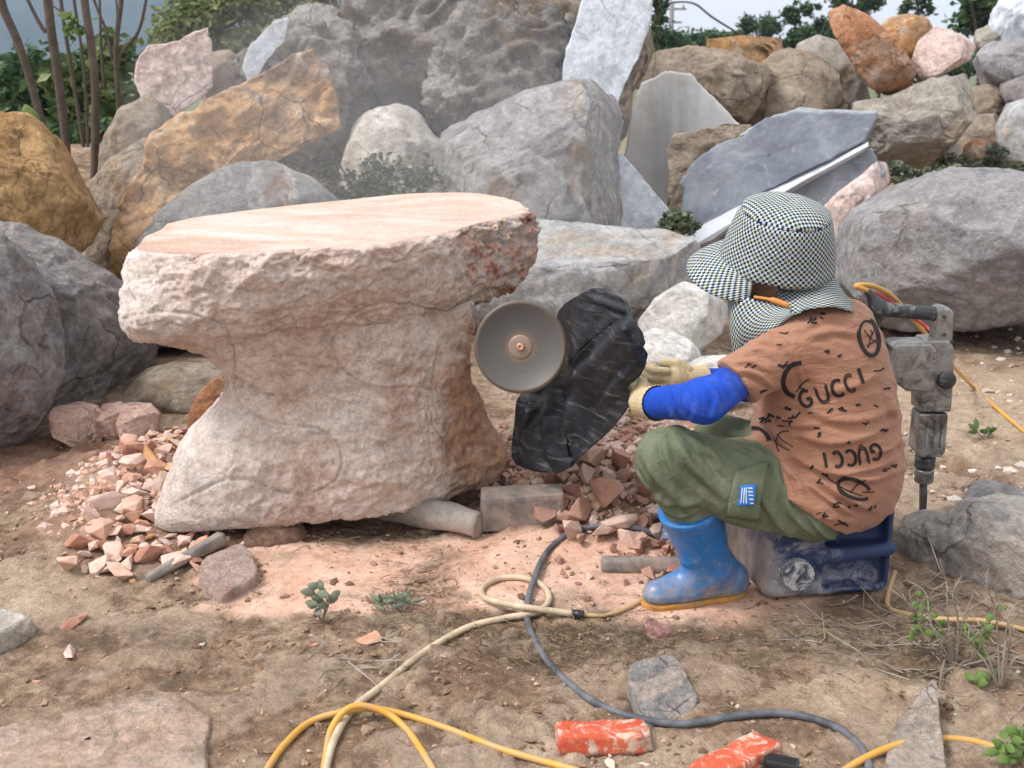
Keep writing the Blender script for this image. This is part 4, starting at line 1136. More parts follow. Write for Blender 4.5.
trousers = sdf_obj('trousers', d_trousers, (0.22, 2.36, 0.10), (1.08, 3.22, 0.62), 0.0066, M['trousers'], None, worker, 1, zf(600, 380, 2.844, TROUSER_FOLDS))

def d_shirt(p):
    d = d_ell(p, chest + [0.0, 0, 0.0], (0.205, 0.150, 0.235), BODY)
    d = smin(d, d_ell(p, P(828, 440, 2.71), (0.205, 0.165, 0.20), BODY), 0.10)
    d = smin(d, d_ell(p, P(838, 476, 2.70), (0.175, 0.155, 0.14), BODY), 0.08)
    d = smin(d, d_cone(p, shL + [0.02, 0.02, 0.002], shR + [-0.02, 0, 0.004], 0.070, 0.074), 0.07)
    d = smin(d, d_cone(p, neck - [0, 0, 0.035], neck + [0, 0, 0.015], 0.088, 0.066), 0.05)
    for s, e, rs, re in ((shL, elL, 0.066, 0.064), (shR, elR, 0.078, 0.072)):
        cut = s + (e - s) * 0.62 if s is shR else P(742, 392, 2.53)
        sl = d_cone(p, s, e, rs, re)
        sl = np.maximum(sl, (p - cut) @ (unit(e - s) if s is shR else unit([-0.79, -0.25, -0.61])))
        d = smin(d, sl, 0.035)
    tr = d_trousers(p) - 0.011
    d = smin(d, np.where(np.linalg.norm(p - pel, axis=1) < 0.31, tr, np.maximum(tr, np.linalg.norm(p - pel, axis=1) - 0.31)), 0.03)
    hem = (p - P(808, 499, 2.58)) @ unit([-0.58, 0.10, -0.81])
    up = BODY[:, 2]
    f1 = fold(p, unit(LR - 0.25 * up), unit(up + 0.25 * LR), 3.0, 15, 4)
    f2 = fold(p, unit(LR - 0.4 * up), unit(up + 0.4 * LR), 4.0, 27, 8)
    low = smooth(0.62, 0.36, p[:, 2])
    near_sl = smooth(0.20, 0.08, np.linalg.norm(p - (shL + (elL - shL) * 0.45), axis=1))
    d = d + 0.002 - (0.003 + 0.005 * low) * f1 * (1 - near_sl) - 0.003 * f2 - near_sl * 0.004 * fold(p, unit(np.cross(elL - shL, [0.3, 1, 0.2])), unit(elL - shL), 4, 20, 12)
    seam = np.abs((p - (shL + (elL - shL) * 0.06 + [0.0, 0, 0])) @ unit(elL - shL + [0.02, 0, 0.06]))
    d = d + 0.0035 * np.exp(-(seam / 0.004) ** 2) * smooth(0.13, 0.10, np.linalg.norm(p - shL, axis=1))
    d = np.maximum(d, hem)
    cuff = np.abs((p - (shL + (elL - shL) * 0.48)) @ unit(elL - shL))
    d = d + 0.002 * np.exp(-(cuff / 0.003) ** 2) * near_sl
    return d
tsh = NT('rust_brown_jersey')
tc_ = tsh.ramp(tsh.noise(6, 6, 0.6), [(0.3, (0.285, 0.136, 0.083)), (0.7, (0.350, 0.175, 0.110))])
tc_ = tsh.mix(tsh.ramp(tsh.noise(9, 6, 0.7, vec=tsh.mapping(loc=(2, 2, 2))), [(0.55, 0.0), (0.8, 0.35)]), tc_, (0.46, 0.27, 0.19))
M['shirt'] = tsh.done(tc_, 0.85, tsh.bump(tsh.math('ADD', tsh.noise(45, 4, 0.5, 0.5, vec=tsh.mapping((0.5, 0.5, 1.6))), tsh.math('MULTIPLY', tsh.noise(500, 2), 0.12)), 0.6, 0.012), 0.2, Sheen_Weight=0.15)
shirt = sdf_obj('shirt', d_shirt, (0.46, 2.34, 0.10), (1.10, 3.16, 0.86), 0.0062, M['shirt'], None, worker, 1, zf(720, 290, 2.955, SHIRT_FOLDS))

# arm sleeves and gloves
M['blue_sleeve'] = plain_mat('royal_blue_stretch_fabric', (0.010, 0.058, 0.40), 0.75, 0.2, var=0.2, vscale=16, bump=0.4, bscale=120, dirt=((0.09, 0.14, 0.42), 9, 0.5, 0.75))
M['glove'] = plain_mat('cream_knit_glove', (0.55, 0.44, 0.27), 0.9, 0.15, var=0.14, vscale=40, bump=0.8, bscale=170)
def arm(sh, el, wr, r0, r1, r2):
    up = el + (sh - el) * 0.50
    def fn(p):
        d = smin(d_cone(p, up, el, r0, r1), d_cone(p, el, wr, r1, r2), 0.03)
        d = np.maximum(d, (p - wr) @ unit(wr - el))
        f = fold(p, unit(np.cross(wr - el, [0.2, 1, 0.4])), unit(wr - el), 5, 20, 51)
        kk = smooth(0.13, 0.03, np.linalg.norm(p - el, axis=1))
        return d - (0.001 + 0.003 * kk) * f
    pts = np.stack([up, el, wr])
    sdf_obj('arm_sleeve', fn, pts.min(0) - 0.1, pts.max(0) + 0.1, 0.0055, M['blue_sleeve'], None, worker, 1, zf(600, 170, 2.844, [(a, b, c * 0.55) for a, b, c in ARM_FOLDS]))
arm(shL, elL, wrL, 0.045, 0.047, 0.040)
arm(shR, elR, wrR, 0.058, 0.055, 0.037)

def glove(wr, el, hd, thumb_up=True):
    ax = unit(hd - wr); ax0 = unit(wr - el)
    side = unit(np.cross(ax, [0, 0, 1.0])); up = np.cross(side, ax)
    pc = wr + ax * 0.075
    fingers = []
    for k, (ln, off) in enumerate(((0.060, 0.031), (0.068, 0.011), (0.064, -0.010), (0.052, -0.030))):
        b = pc + ax * 0.036 + up * off
        m = b + ax * ln * 0.55 + side * ln * 0.25 - up * 0.002 * k
        e = m + side * ln * 0.55 - ax * ln * 0.02
        tip = e + side * ln * 0.10 - ax * ln * 0.36
        fingers.append((b, m, e, tip, 0.0125 - 0.0006 * k))
    tb = wr + ax * 0.045 + up * 0.030
    tm = tb + ax * 0.030 + up * 0.020 + side * 0.012
    te = tm + ax * 0.030 + side * 0.022 - up * 0.002
    def fn(p):
        d = d_ell(p, pc - ax * 0.008, (0.021, 0.052, 0.043), np.stack([side, ax, up], 1))
        d = smin(d, d_cone(p, wr, pc, 0.034, 0.026), 0.02)
        for b, m, e, tip, r in fingers:
            d = smin(d, np.minimum(np.minimum(d_cone(p, b, m, r, r), d_cone(p, m, e, r, r * 0.95)), d_cone(p, e, tip, r * 0.95, r * 0.85)), 0.006)
        d = smin(d, np.minimum(d_cone(p, tb, tm, 0.017, 0.014), d_cone(p, tm, te, 0.014, 0.012)), 0.012)
        return d - 0.0014 * fold(p, side, ax, 9, 34, 71)
    sdf_obj('glove', fn, np.minimum(wr, hd) - 0.13, np.maximum(wr, hd) + 0.13, 0.0045, M['glove'], None, worker)
    # ribbed cuff
    n, sd = 26, 64
    t = np.linspace(-0.012, 0.058, n); ang = np.linspace(0, 2 * np.pi, sd, endpoint=False)
    fm = frame(ax)
    v = []
    for k in range(n):
        rr = (0.0445 - 0.006 * smooth(-0.012, 0.058, t[k])) * (1 + 0.022 * np.cos(ang * 26)) * (1 + 0.05 * math.exp(-((k - 1) / 1.5) ** 2))
        v.append(wr + ax * t[k] + (np.cos(ang) * rr)[:, None] * fm[:, 0] + (np.sin(ang) * rr)[:, None] * fm[:, 1] * 1.0)
    world_obj('glove_cuff', np.concatenate(v), [tuple(q) for q in grid_faces(n, sd, True)], M['glove'], None, worker)
glove(wrL, elL, haL)
glove(wrR, elR, haR)

# rubber boots
bt_ = NT('blue_rubber')
bc_ = bt_.ramp(bt_.noise(6, 5, 0.6), [(0.3, (0.010, 0.120, 0.36)), (0.7, (0.018, 0.185, 0.52))])
z_ = bt_.sep()[2]
mud_ = bt_.math('MULTIPLY', bt_.ramp(bt_.math('ADD', z_, bt_.math('MULTIPLY', bt_.math('SUBTRACT', bt_.noise(16, 7, 0.7), 0.5), 0.20)), [(0.02, 1.0), (0.13, 0.0)]), 0.9)
bc_ = bt_.mix(bt_.ramp(bt_.noise(14, 9, 0.78, 0.8), [(0.50, 0.0), (0.66, 0.4)]), bc_, (0.16, 0.22, 0.27))
bc_ = bt_.mix(bt_.ramp(bt_.noise(26, 9, 0.8, 0.5, vec=bt_.mapping(loc=(3, 3, 3))), [(0.56, 0.0), (0.66, 0.65)]), bc_, (0.33, 0.25, 0.16))
bc_ = bt_.mix(mud_, bc_, bt_.ramp(bt_.noise(30, 6, 0.7), [(0.35, (0.06, 0.16, 0.28)), (0.6, (0.34, 0.26, 0.18))]))
M['boot'] = bt_.done(bc_, 0.38, bt_.bump(bt_.noise(40, 5), 0.15, 0.004), 0.5)
M['sole'] = plain_mat('ochre_boot_sole', (0.42, 0.20, 0.045), 0.7, 0.3, var=0.3, vscale=25, dirt=((0.28, 0.19, 0.12), 18, 0.5, 0.65))
def boot(top, ankle, heel, toe):
    heel = np.array([heel[0], heel[1], 0.0]) + [0, 0, ground_z(heel[0], heel[1])]
    toe = np.array([toe[0], toe[1], 0.0]) + [0, 0, ground_z(toe[0], toe[1])]
    fd = unit((toe - heel) * [1, 1, 0]); sd = np.cross([0, 0, 1], fd)
    z0 = min(heel[2], toe[2])
    heel[2] = toe[2] = z0
    hc, tcn = heel + fd * 0.043, toe - fd * 0.045
    def fn(p):
        d = d_cone(p, top, ankle, 0.082, 0.057)
        d = smin(d, d_cone(p, ankle, hc + [0, 0, 0.055], 0.053, 0.041), 0.03)
        q = p.copy(); q[:, 2] = z0 + (q[:, 2] - z0) * 1.12
        d = smin(d, d_cone(q, hc + [0, 0, 0.050], tcn + [0, 0, 0.040], 0.043, 0.037), 0.035)
        d = smin(d, d_cone(p, ankle - [0, 0, 0.01], tcn + [0, 0, 0.04] - fd * 0.05, 0.046, 0.030), 0.03)
        d = np.maximum(d, (p - top) @ unit(top - ankle))
        d = np.maximum(d, z0 + 0.016 - p[:, 2])
        rim = np.abs((p - (top - unit(top - ankle) * 0.012)) @ unit(top - ankle))
        d = d - 0.003 * smooth(0.016, 0.010, rim)
        d = d - 0.007 * fold(p, sd, unit(top - ankle + fd * 0.12), 5, 20, 83) * smooth(0.16, 0.04, np.linalg.norm(p - ankle, axis=1))
        foxing = smooth(0.045, 0.040, p[:, 2] - z0)
        return d - 0.0022 * foxing
    pts = np.stack([top, ankle, heel, toe])
    b = sdf_obj('rubber_boot', fn, pts.min(0) - 0.1, pts.max(0) + 0.1, 0.005, M['boot'], None, worker)
    def fs(p):
        q = p.copy(); q[:, 2] = 0
        h2, t2 = hc * [1, 1, 0], tcn * [1, 1, 0]
        d = d_cone(q, h2, t2, 0.0445, 0.0455)
        return np.maximum(np.maximum(d, p[:, 2] - z0 - 0.016), z0 + 0.0 - p[:, 2])
    sdf_obj('sole', fs, np.minimum(heel, toe) - [0.08, 0.08, 0.02], np.maximum(heel, toe) + [0.08, 0.08, 0.05], 0.005, M['sole'], None, b, 0)
    return b
boot(P(690, 506, 2.585), P(708, 566, 2.63), G(743, 592), G(641, 605))
boot(P(710, 478, 3.07), P(714, 522, 3.08), G(738, 545), G(655, 543))

# ---- cap, flap and scarf of checked cloth
def checked_mat():
    t = NT('blue_white_yellow_checked_cotton')
    uv = t.tc.outputs['UV']
    k = t.n('ShaderNodeTexChecker'); t.link(uv, k.inputs['Vector']); k.inputs['Scale'].default_value = 1 / 0.0067
    s = t.sep(uv)
    y = t.math('LESS_THAN', t.math('FRACT', t.math('DIVIDE', s[0], 0.0268)), 0.5)
    y2 = t.math('LESS_THAN', t.math('FRACT', t.math('DIVIDE', s[1], 0.0268)), 0.5)
    light = t.mix(t.math('MULTIPLY', y, y2), (0.455, 0.49, 0.47), (0.45, 0.43, 0.27))
    dark = t.mix(y, (0.012, 0.022, 0.046), (0.022, 0.055, 0.115))
    c = t.mix(k.outputs['Fac'], dark, light)
    c = t.mix(0.25, c, t.mix(1.0, c, t.ramp(t.noise(8, 5), [(0.3, 0.6), (0.7, 1.3)]), 'MULTIPLY'))
    return t.done(c, 0.9, t.bump(t.noise(70, 4), 0.2, 0.004), 0.15)
M['checked'] = checked_mat()
HA = unit([0.04, -0.33, 0.95])                           # axis of the cap
HF = unit(face_f - HA * np.dot(face_f, HA)); HS = np.cross(HA, HF)
HB = P(777, 260, 2.76)
def hat_pt(phi, r, h, squash=0.90):
    return HB + np.outer(np.cos(phi) * r, HF) + np.outer(np.sin(phi) * r * squash, HS) + HA * np.reshape(h, (-1, 1))
def cloth(name, rows, uvs, parent, mat, thick=0.003, label=None):
    v = np.concatenate(rows); nr, nc = len(rows), len(rows[0])
    o = world_obj(name, v, [tuple(q) for q in grid_faces(nr, nc)], mat, None, parent, True, np.concatenate(uvs))
    md = o.modifiers.new('thickness', 'SOLIDIFY'); md.thickness = thick; md.offset = 0
    if label: o['label'] = label
    return o
phi = np.linspace(-np.pi, np.pi, 121) + 0.5                # the join lies on the far side
rows, uvs = [], []
prof = [(0.1455, -0.005), (0.144, 0.003), (0.141, 0.015), (0.136, 0.040), (0.130, 0.068), (0.123, 0.094), (0.115, 0.118), (0.107, 0.134)]
for r, h in prof:
    wob = 1 + 0.03 * noise(np.stack([np.cos(phi) * 2, np.sin(phi) * 2, np.full_like(phi, h * 16)], -1), 91)
    rows.append(hat_pt(phi, r * wob, np.full(len(phi), h) + 0.004 * noise(np.stack([np.cos(phi) * 2, np.sin(phi) * 2, np.full_like(phi, 3)], -1), 92)))
    uvs.append(np.stack([phi * 0.128, np.full(len(phi), h)], -1))
cap = cloth('cap', rows, uvs, worker, M['checked'])
rows, uvs = [], []
for r, h in [(0.1085, 0.132), (0.1078, 0.1375), (0.102, 0.142), (0.093, 0.147), (0.080, 0.153), (0.063, 0.158), (0.043, 0.162), (0.021, 0.164), (0.001, 0.1645)]:
    wob = 1 + 0.02 * noise(np.stack([np.cos(phi) * 2, np.sin(phi) * 2, np.full_like(phi, 5)], -1), 93)
    rows.append(hat_pt(phi, r * wob, np.full(len(phi), h) + 0.006 * noise(np.stack([np.cos(phi) * r * 14, np.sin(phi) * r * 14, np.full_like(phi, 2)], -1), 94)))
    uvs.append(np.stack([np.cos(phi) * r, np.sin(phi) * r], -1))
cloth('crown_top', rows, uvs, cap, M['checked'])
pv = np.linspace(-1.45, 1.45, 61)
rows, uvs = [], []
for k, s in enumerate(np.linspace(0, 1, 12)):
    e = np.maximum(np.cos(pv * 1.02), 0) ** 0.55
    rows.append(hat_pt(pv, 0.143 + 0.082 * s * e, 0.004 - 0.012 * (1 - e) - (0.030 * s + 0.030 * s * s) * (0.5 + 0.5 * e) - 0.012 * s * np.abs(np.sin(pv))))
    uvs.append(np.stack([pv * (0.128 + 0.05 * s), np.full(len(pv), -s * 0.085)], -1))
cloth('brim', rows, uvs, cap, M['checked'])
def sheet(name, top, bot, n, m, parent, bulge=(0, 0, 0), label=None, wav=0.006, seed=5):
    a = catmull(top, 12); b = catmull(bot, 12)
    ia = np.linspace(0, len(a) - 1, n)
    f = lambda c: np.stack([np.interp(np.linspace(0, len(c) - 1, n), np.arange(len(c)), c[:, k]) for k in range(3)], -1)
    a, b = f(a), f(b)
    Lm = np.linalg.norm(np.diff(0.5 * (a + b), axis=0), axis=1); u = np.concatenate([[0], np.cumsum(Lm)])
    hl = np.linalg.norm(a - b, axis=1).mean()
    rows, uvs = [], []
    for s in np.linspace(0, 1, m):
        w = a + (b - a) * s + np.outer(np.full(n, math.sin(s * math.pi)), bulge)
        w = w + (wav * s * noise(np.stack([u * 22, np.full(n, s * 1.5), np.full(n, seed)], -1), seed))[:, None] * np.array([0.3, -1, 0.1])
        rows.append(w); uvs.append(np.stack([u, np.full(n, -s * hl)], -1))
    return cloth(name, rows, uvs, parent, M['checked'], 0.003, label)
pf = np.linspace(-1.35, -4.4, 9)                           # from the near temple round the nape
topf = hat_pt(pf + 0.0, np.full(9, 0.1405), np.full(9, -0.008))
# which way round is the camera side: choose the sign whose middle lies to the right of the head
botf = [P(780, 311, 2.635), P(793, 314, 2.60), P(810, 310, 2.585), P(833, 307, 2.60), P(856, 313, 2.655), P(869, 316, 2.75), P(866, 306, 2.88), P(846, 300, 2.95), P(820, 300, 2.97)]
if (topf[4] - HB)[0] < 0: topf = hat_pt(-pf, np.full(9, 0.1405), np.full(9, -0.008))
sheet('neck_flap', topf, botf, 80, 14, cap, (-0.008, -0.004, 0.0), None, 0.032, 5)
scarf_top = [P(746, 294, 2.87), P(733, 291, 2.82), P(728, 289, 2.76), P(735, 293, 2.69), P(752, 299, 2.65), P(772, 303, 2.635), P(793, 309, 2.62)]
scarf_bot = [P(762, 346, 2.86), P(748, 356, 2.80), P(738, 360, 2.74), P(737, 358, 2.69), P(746, 348, 2.645), P(768, 331, 2.60), P(795, 314, 2.59)]
scarf = sheet('neck_scarf', scarf_top, scarf_bot, 70, 16, worker, (-0.012, -0.012, 0), None, 0.018, 15)
M['orange_trim'] = plain_mat('orange_trim', (0.62, 0.25, 0.06), 0.7)
M['black_plastic'] = plain_mat('black_plastic', (0.016, 0.016, 0.018), 0.35, 0.5, var=0.2)
b = Bag(); b.tube(catmull([P(754, 297, 2.643), P(772, 300, 2.628), P(789, 306, 2.618)], 8), [0.004] * 8 + [0.0075] * 8 + [0.004], 8)
world_obj('scarf_edging', b.verts(), b.f, M['orange_trim'], None, scarf)
b = Bag()
for s in (-1, 1):
    c = head_c + face_f * 0.104 + face_u * 0.002 + face_r * s * 0.036
    rim = []
    for a in np.linspace(0, 2 * np.pi, 24, endpoint=False):
        x, y = 0.032 * np.sign(math.cos(a)) * abs(math.cos(a)) ** 0.8, 0.021 * math.sin(a)
        rim.append(c + face_r * x + face_u * y - face_f * 0.25 * (x * s) * (1 if x * s > 0 else 0.2))
    rim = np.array(rim)
    b.add(np.concatenate([rim, rim - face_f * 0.003]), [tuple(range(24)), tuple(range(47, 23, -1))] + [(k, k + 24, (k + 1) % 24 + 24, (k + 1) % 24) for k in range(24)])
    hinge = head_c + face_f * 0.090 + face_u * 0.006 + face_r * s * 0.070
    b.tube(np.array([hinge, head_c + face_f * 0.03 + face_u * 0.004 + face_r * s * 0.083, head_c - face_f * 0.03 + face_u * 0.002 + face_r * s * 0.083]), 0.0065, 6)
world_obj('sunglasses', b.verts(), b.f, M['black_plastic'], None, worker)
def d_hair(p):
    d = d_ell(p, head_c + face_u * 0.025 - face_f * 0.018, (0.082, 0.096, 0.100), FACE)
    d = np.maximum(d, (p - (head_c + face_f * 0.045)) @ unit(face_f - face_u * 0.2))
    d = smin(d, d_ell(p, head_c - face_f * 0.05 - face_u * 0.05, (0.065, 0.045, 0.07), FACE), 0.03)
    return d - 0.002 * fold(p, face_u, face_r, 8, 90, 3)
sdf_obj('hair', d_hair, head_c - 0.16, head_c + 0.16, 0.006, M['hair'], None, worker)

# ---- print on the shirt, pocket flap and label: thin pieces laid on the cloth
DG = None
def bvh_of(o):
    me = o.data
    off = np.array(parent_world(o))
    v = np.zeros(len(me.vertices) * 3); me.vertices.foreach_get('co', v)
    v = v.reshape(-1, 3) + off
    return BVHTree.FromPolygons([tuple(x) for x in v], [tuple(p.vertices) for p in me.polygons])
bv_shirt, bv_tr = bvh_of(shirt), bvh_of(trousers)
def lay(bv, pxs, pys, off):
    out = []
    for x, y in zip(pxs, pys):
        d = Vector(ray(x, y)).normalized()
        loc, nr, _, _ = bv.ray_cast(Vector(CAM), d)
        if loc is None: out.append(None); continue
        if nr.dot(d) > 0: nr = -nr
        out.append(np.array(loc + nr * off))
    return out
def lay_grid(name, gxx, gyy, bv, off, mat, parent, thick=0.0):
    nr, nc = gxx.shape
    pts = lay(bv, gxx.ravel(), gyy.ravel(), off)
    idx, v = {}, []
    for k, q in enumerate(pts):
        if q is not None: idx[k] = len(v); v.append(q)
    f = []
    for q in grid_faces(nr, nc):
        if all(int(k) in idx for k in q):
            c = [v[idx[int(k)]] for k in q]
            if max(np.linalg.norm(c[0] - c[j]) for j in (1, 2, 3)) < 0.05: f.append(tuple(idx[int(k)] for k in q))
    return v, f
def stroke_grid(pts, width, n=6):
    c = catmull(pts, n) if len(pts) > 2 else np.linspace(np.array(pts[0], float), np.array(pts[-1], float), max(3, n))
    t = np.gradient(c, axis=0); t /= np.linalg.norm(t, axis=1)[:, None] + 1e-9
    nn = np.stack([-t[:, 1], t[:, 0]], -1)
    w = np.broadcast_to(np.asarray(width, float), (len(c),))[:, None] / 2
    return np.stack([c + nn * w, c, c - nn * w])
prints = Bag()
printed = []
def stroke(pts, width, n=6):
    g = stroke_grid(pts, width, n)
    v, f = lay_grid('x', g[..., 0], g[..., 1], bv_shirt, 0.0016, None, None)
    if f: prints.add(v, f)
def print_part(name):
    global prints
    if prints.n: printed.append((name, prints))
    prints = Bag()
def glyph(ch, cx, cy, w, h, ang, width, double=False):
    """letter strokes in a unit box (x right, y up), turned by ang degrees in the picture"""
    th = np.radians(np.linspace(50, 310, 11))
    arc = np.stack([0.5 * np.cos(th), 0.5 * np.sin(th)], -1)
    S_ = {'C': [arc], 'G': [arc, [(0.32, -0.42), (0.36, -0.05)], [(0.40, -0.05), (0.02, -0.05)]],
          'U': [[(-0.42, 0.5), (-0.42, -0.1), (-0.25, -0.46), (0, -0.5), (0.25, -0.46), (0.42, -0.1), (0.42, 0.5)]],
          'I': [[(0, 0.5), (0, -0.5)]]}[ch]
    ca, sa = math.cos(R(ang)), math.sin(R(ang))
    for s in S_:
        s = np.array(s, float)
        for off in ((-0.14, 0.14) if double else (0,)):
            q = s * np.array([w * (1 + off), h * (1 + off)])
            stroke(np.stack([cx + q[:, 0] * ca - q[:, 1] * sa * -1 * -1 * -1, cy - (q[:, 0] * sa + q[:, 1] * ca)], -1) if False else
                   np.stack([cx + q[:, 0] * ca - q[:, 1] * sa, cy - q[:, 0] * sa - q[:, 1] * ca], -1), width)
for ch, x, y, w, db in (('G', 806, 398.5, 11, 0), ('U', 822.5, 394, 11, 1), ('C', 838, 388, 11, 0), ('C', 850, 383, 9, 1), ('I', 860.5, 376, 4, 0)):
    glyph(ch, x, y, w * 1.1, 16, 18, 1.5 if db else 3.4, db); print_part('printed_letter')
for ch, x, y, w, db in (('G', 875, 452, 10, 0), ('U', 863, 456, 9, 1), ('C', 850, 458, 10, 0), ('C', 837, 459.5, 9, 1), ('I', 825, 460, 4, 0)):
    glyph(ch, x, y, w * 1.1, 15, 190, 1.5 if db else 3.0, db); print_part('printed_letter')
def ell(cx, cy, rx, ry, a0, a1, rot=0):
    th = np.radians(np.linspace(a0, a1, 16)); c, s = math.cos(R(rot)), math.sin(R(rot))
    x, y = rx * np.cos(th), ry * np.sin(th)
    return np.stack([cx + x * c - y * s, cy + x * s + y * c], -1)
for parts_ in ([(ell(868.5, 337, 9.5, 19, -60, 205, -12), 4.0)], [(ell(869, 339, 9.5, 18, 205, 300, -12), 2.4)], [([(801, 363), (792, 365), (785, 373), (783, 383), (787, 392), (795, 397)], 4.6)],
               [(ell(854, 489, 17, 9, 20, 330, 22), 3.4)], [(ell(848, 486, 11, 10, 100, 250, 10), 1.2)], [([(752, 428), (760, 429), (767, 435), (769, 441)], 4.2)]):
    for q, w in parts_: stroke(q, w)
    print_part('printed_ring')
for q, w in (([(864, 330), (870, 338), (878, 344)], 1.1), ([(876, 326), (871, 336), (868, 348)], 1.1), ([(866, 346), (872, 343), (880, 336)], 1.1), ([(870, 330), (873, 334)], 1.1),
             ([(796, 392), (803, 383), (809, 379)], 1.3), ([(800, 396), (804, 388)], 1.3), ([(798, 386), (806, 391)], 1.3), ([(826, 476), (842, 488), (862, 496)], 1.1), ([(850, 493), (858, 484), (866, 480)], 1.1), ([(862, 492), (874, 492)], 1.1),
             ([(777, 434), (783, 441), (793, 447)], 1.1), ([(779, 452), (776, 443), (780, 433), (789, 431)], 1.1), ([(772, 438), (780, 446), (790, 450)], 1.1)): stroke(q, w)
r_ = random.Random(5)
marks = [(752, 365), (757, 366), (749, 368), (777, 366), (785, 366), (786, 332), (811, 324), (812, 321), (824, 316), (825, 352), (837, 356), (761, 391), (762, 420), (767, 421), (776, 419), (788, 420), (793, 416), (798, 415), (808, 415),
         (814, 428), (831, 412), (842, 409), (855, 405), (867, 423), (879, 370), (889, 388), (886, 469), (894, 466), (828, 473), (811, 466), (821, 483), (848, 507), (855, 505), (821, 515), (826, 517), (838, 523), (843, 525),
         (850, 444), (858, 444), (792, 422), (781, 424), (770, 417), (818, 434), (836, 505), (872, 508), (780, 345), (876, 405), (845, 412), (790, 408), (884, 430)]
for x, y in marks:
    for _ in range(r_.choice((1, 2, 2))):
        a = R(r_.uniform(-60, 30)); L = r_.uniform(1.6, 4.2); x2, y2 = x + r_.uniform(-3, 3), y + r_.uniform(-2, 2)
        stroke([(x2 - L * math.cos(a), y2 - L * math.sin(a)), (x2 + r_.uniform(-1, 1), y2 + r_.uniform(-1, 1)), (x2 + L * math.cos(a), y2 + L * math.sin(a))], r_.uniform(1.1, 2.4), 3)
M['print'] = plain_mat('black_shirt_print', (0.022, 0.018, 0.018), 0.8, 0.2, var=0.3, vscale=60)
print_part('printed_specks')
for nm, bg in printed:
    o = world_obj(nm, bg.verts(), bg.f, M['print'], None, shirt)
    if nm == 'printed_specks': o['kind'] = 'stuff'
def quad_grid(c, n=14, m=14):
    c = np.array(c, float)
    s, t = np.meshgrid(np.linspace(0, 1, n), np.linspace(0, 1, m))
    q = (c[0] * ((1 - s) * (1 - t))[..., None] + c[1] * (s * (1 - t))[..., None] + c[2] * (s * t)[..., None] + c[3] * ((1 - s) * t)[..., None])
    return q[..., 0], q[..., 1]
def patch(name, corners, bv, off, mat, parent, thick):
    gx_, gy_ = quad_grid(corners)
    v, f = lay_grid(name, gx_, gy_, bv, off, mat, parent)
    o = world_obj(name, v, f, mat, None, parent)
    md = o.modifiers.new('thickness', 'SOLIDIFY'); md.thickness = thick; md.offset = 0
    return o
pk = patch('pocket_flap', [(734, 473), (766, 463), (757, 519), (727, 514)], bv_tr, 0.006, M['trousers'], trousers, 0.009)
M['tag_blue'] = plain_mat('blue_woven_label', (0.025, 0.17, 0.52), 0.7)
M['tag_white'] = plain_mat('white_label_print', (0.7, 0.75, 0.8), 0.8)
lab = patch('woven_label', [(739.5, 485), (754.5, 484.5), (752.5, 503), (738, 504)], bv_tr, 0.0135, M['tag_blue'], trousers, 0.002)
wl = Bag()
for x in (741.5, 744.2, 746.8):
    g = stroke_grid([(x, 487), (x - 0.8, 501)], 0.9, 5); v, f = lay_grid('x', g[..., 0], g[..., 1], bv_tr, 0.0158, None, None); wl.add(v, f)
for y in (487.5, 490.5, 493.5, 497, 500.5):
    g = stroke_grid([(749.2, y), (752.2, y - 0.1)], 1.1, 4); v, f = lay_grid('x', g[..., 0], g[..., 1], bv_tr, 0.0158, None, None); wl.add(v, f)
world_obj('label_lines', wl.verts(), wl.f, M['tag_white'], None, lab)
g_ = patch('care_label', [(802, 493), (809, 494), (808, 505), (804, 502)], bv_tr, 0.006, M['tag_white'], shirt, 0.0015)
# ------------------------------------------------------------------ jerrycan the worker sits on
A_, B_ = G(776, 604), G(889, 595)
jx = unit((B_ - A_) * [1, 1, 0]); jy = np.array([-jx[1], jx[0], 0]); JM = np.stack([jx, jy, [0, 0, 1.0]], 1)
JW, JD, JH = 0.355, 0.40, 0.262
JC = B_ * [1, 1, 0] + jx * (-JW / 2 + 0.006) + jy * (JD / 2) + [0, 0, 0.004 + JH / 2]
def jloc(u, v, w): return JC + jx * u + jy * v + np.array([0, 0, w])
jerry = empty('jerrycan', JC - [0, 0, JH / 2], 'dusty dark blue plastic jerrycan lying on its side under the seated worker', 'jerrycan')
def d_jerry(p):
    q = (p - JC) @ JM
    d = d_box(q, (0, 0, 0), (JW / 2, JD / 2, JH / 2), 0.035)
    # sunken wells either side of the grip on the face towards the camera
    def well(c, h): return d_box(q, c, h, 0.014)
    w1 = well((0.070, -JD / 2, 0.052), (0.085, 0.055, 0.040))
    w2 = well((0.072, -JD / 2, -0.062), (0.088, 0.050, 0.043))
    d = -smin(-d, np.minimum(w1, w2), 0.012)
    d = smin(d, d_cone(q, np.array([-0.03, -JD / 2 + 0.008, -0.018]), np.array([0.165, -JD / 2 + 0.008, 0.0]), 0.016, 0.016), 0.012)
    d = smin(d, np.maximum(np.hypot(q[:, 0] + 0.098, q[:, 2] + 0.045) - 0.047, np.abs(q[:, 1] + JD / 2 + 0.002) - 0.008), 0.008)
    # pressed ribs on the sides
    for v in (-0.09, 0.03, 0.13):
        d = d + 0.004 * np.exp(-((q[:, 1] - v) / 0.007) ** 2) * (np.abs(q[:, 2]) < 0.1)
    return d + 0.0012 * fbm(p * 14, 3, 2)
t = NT('dusty_navy_plastic')
q3 = t.sep()
base = t.ramp(t.noise(5, 4), [(0.3, (0.016, 0.028, 0.080)), (0.7, (0.030, 0.050, 0.125))])
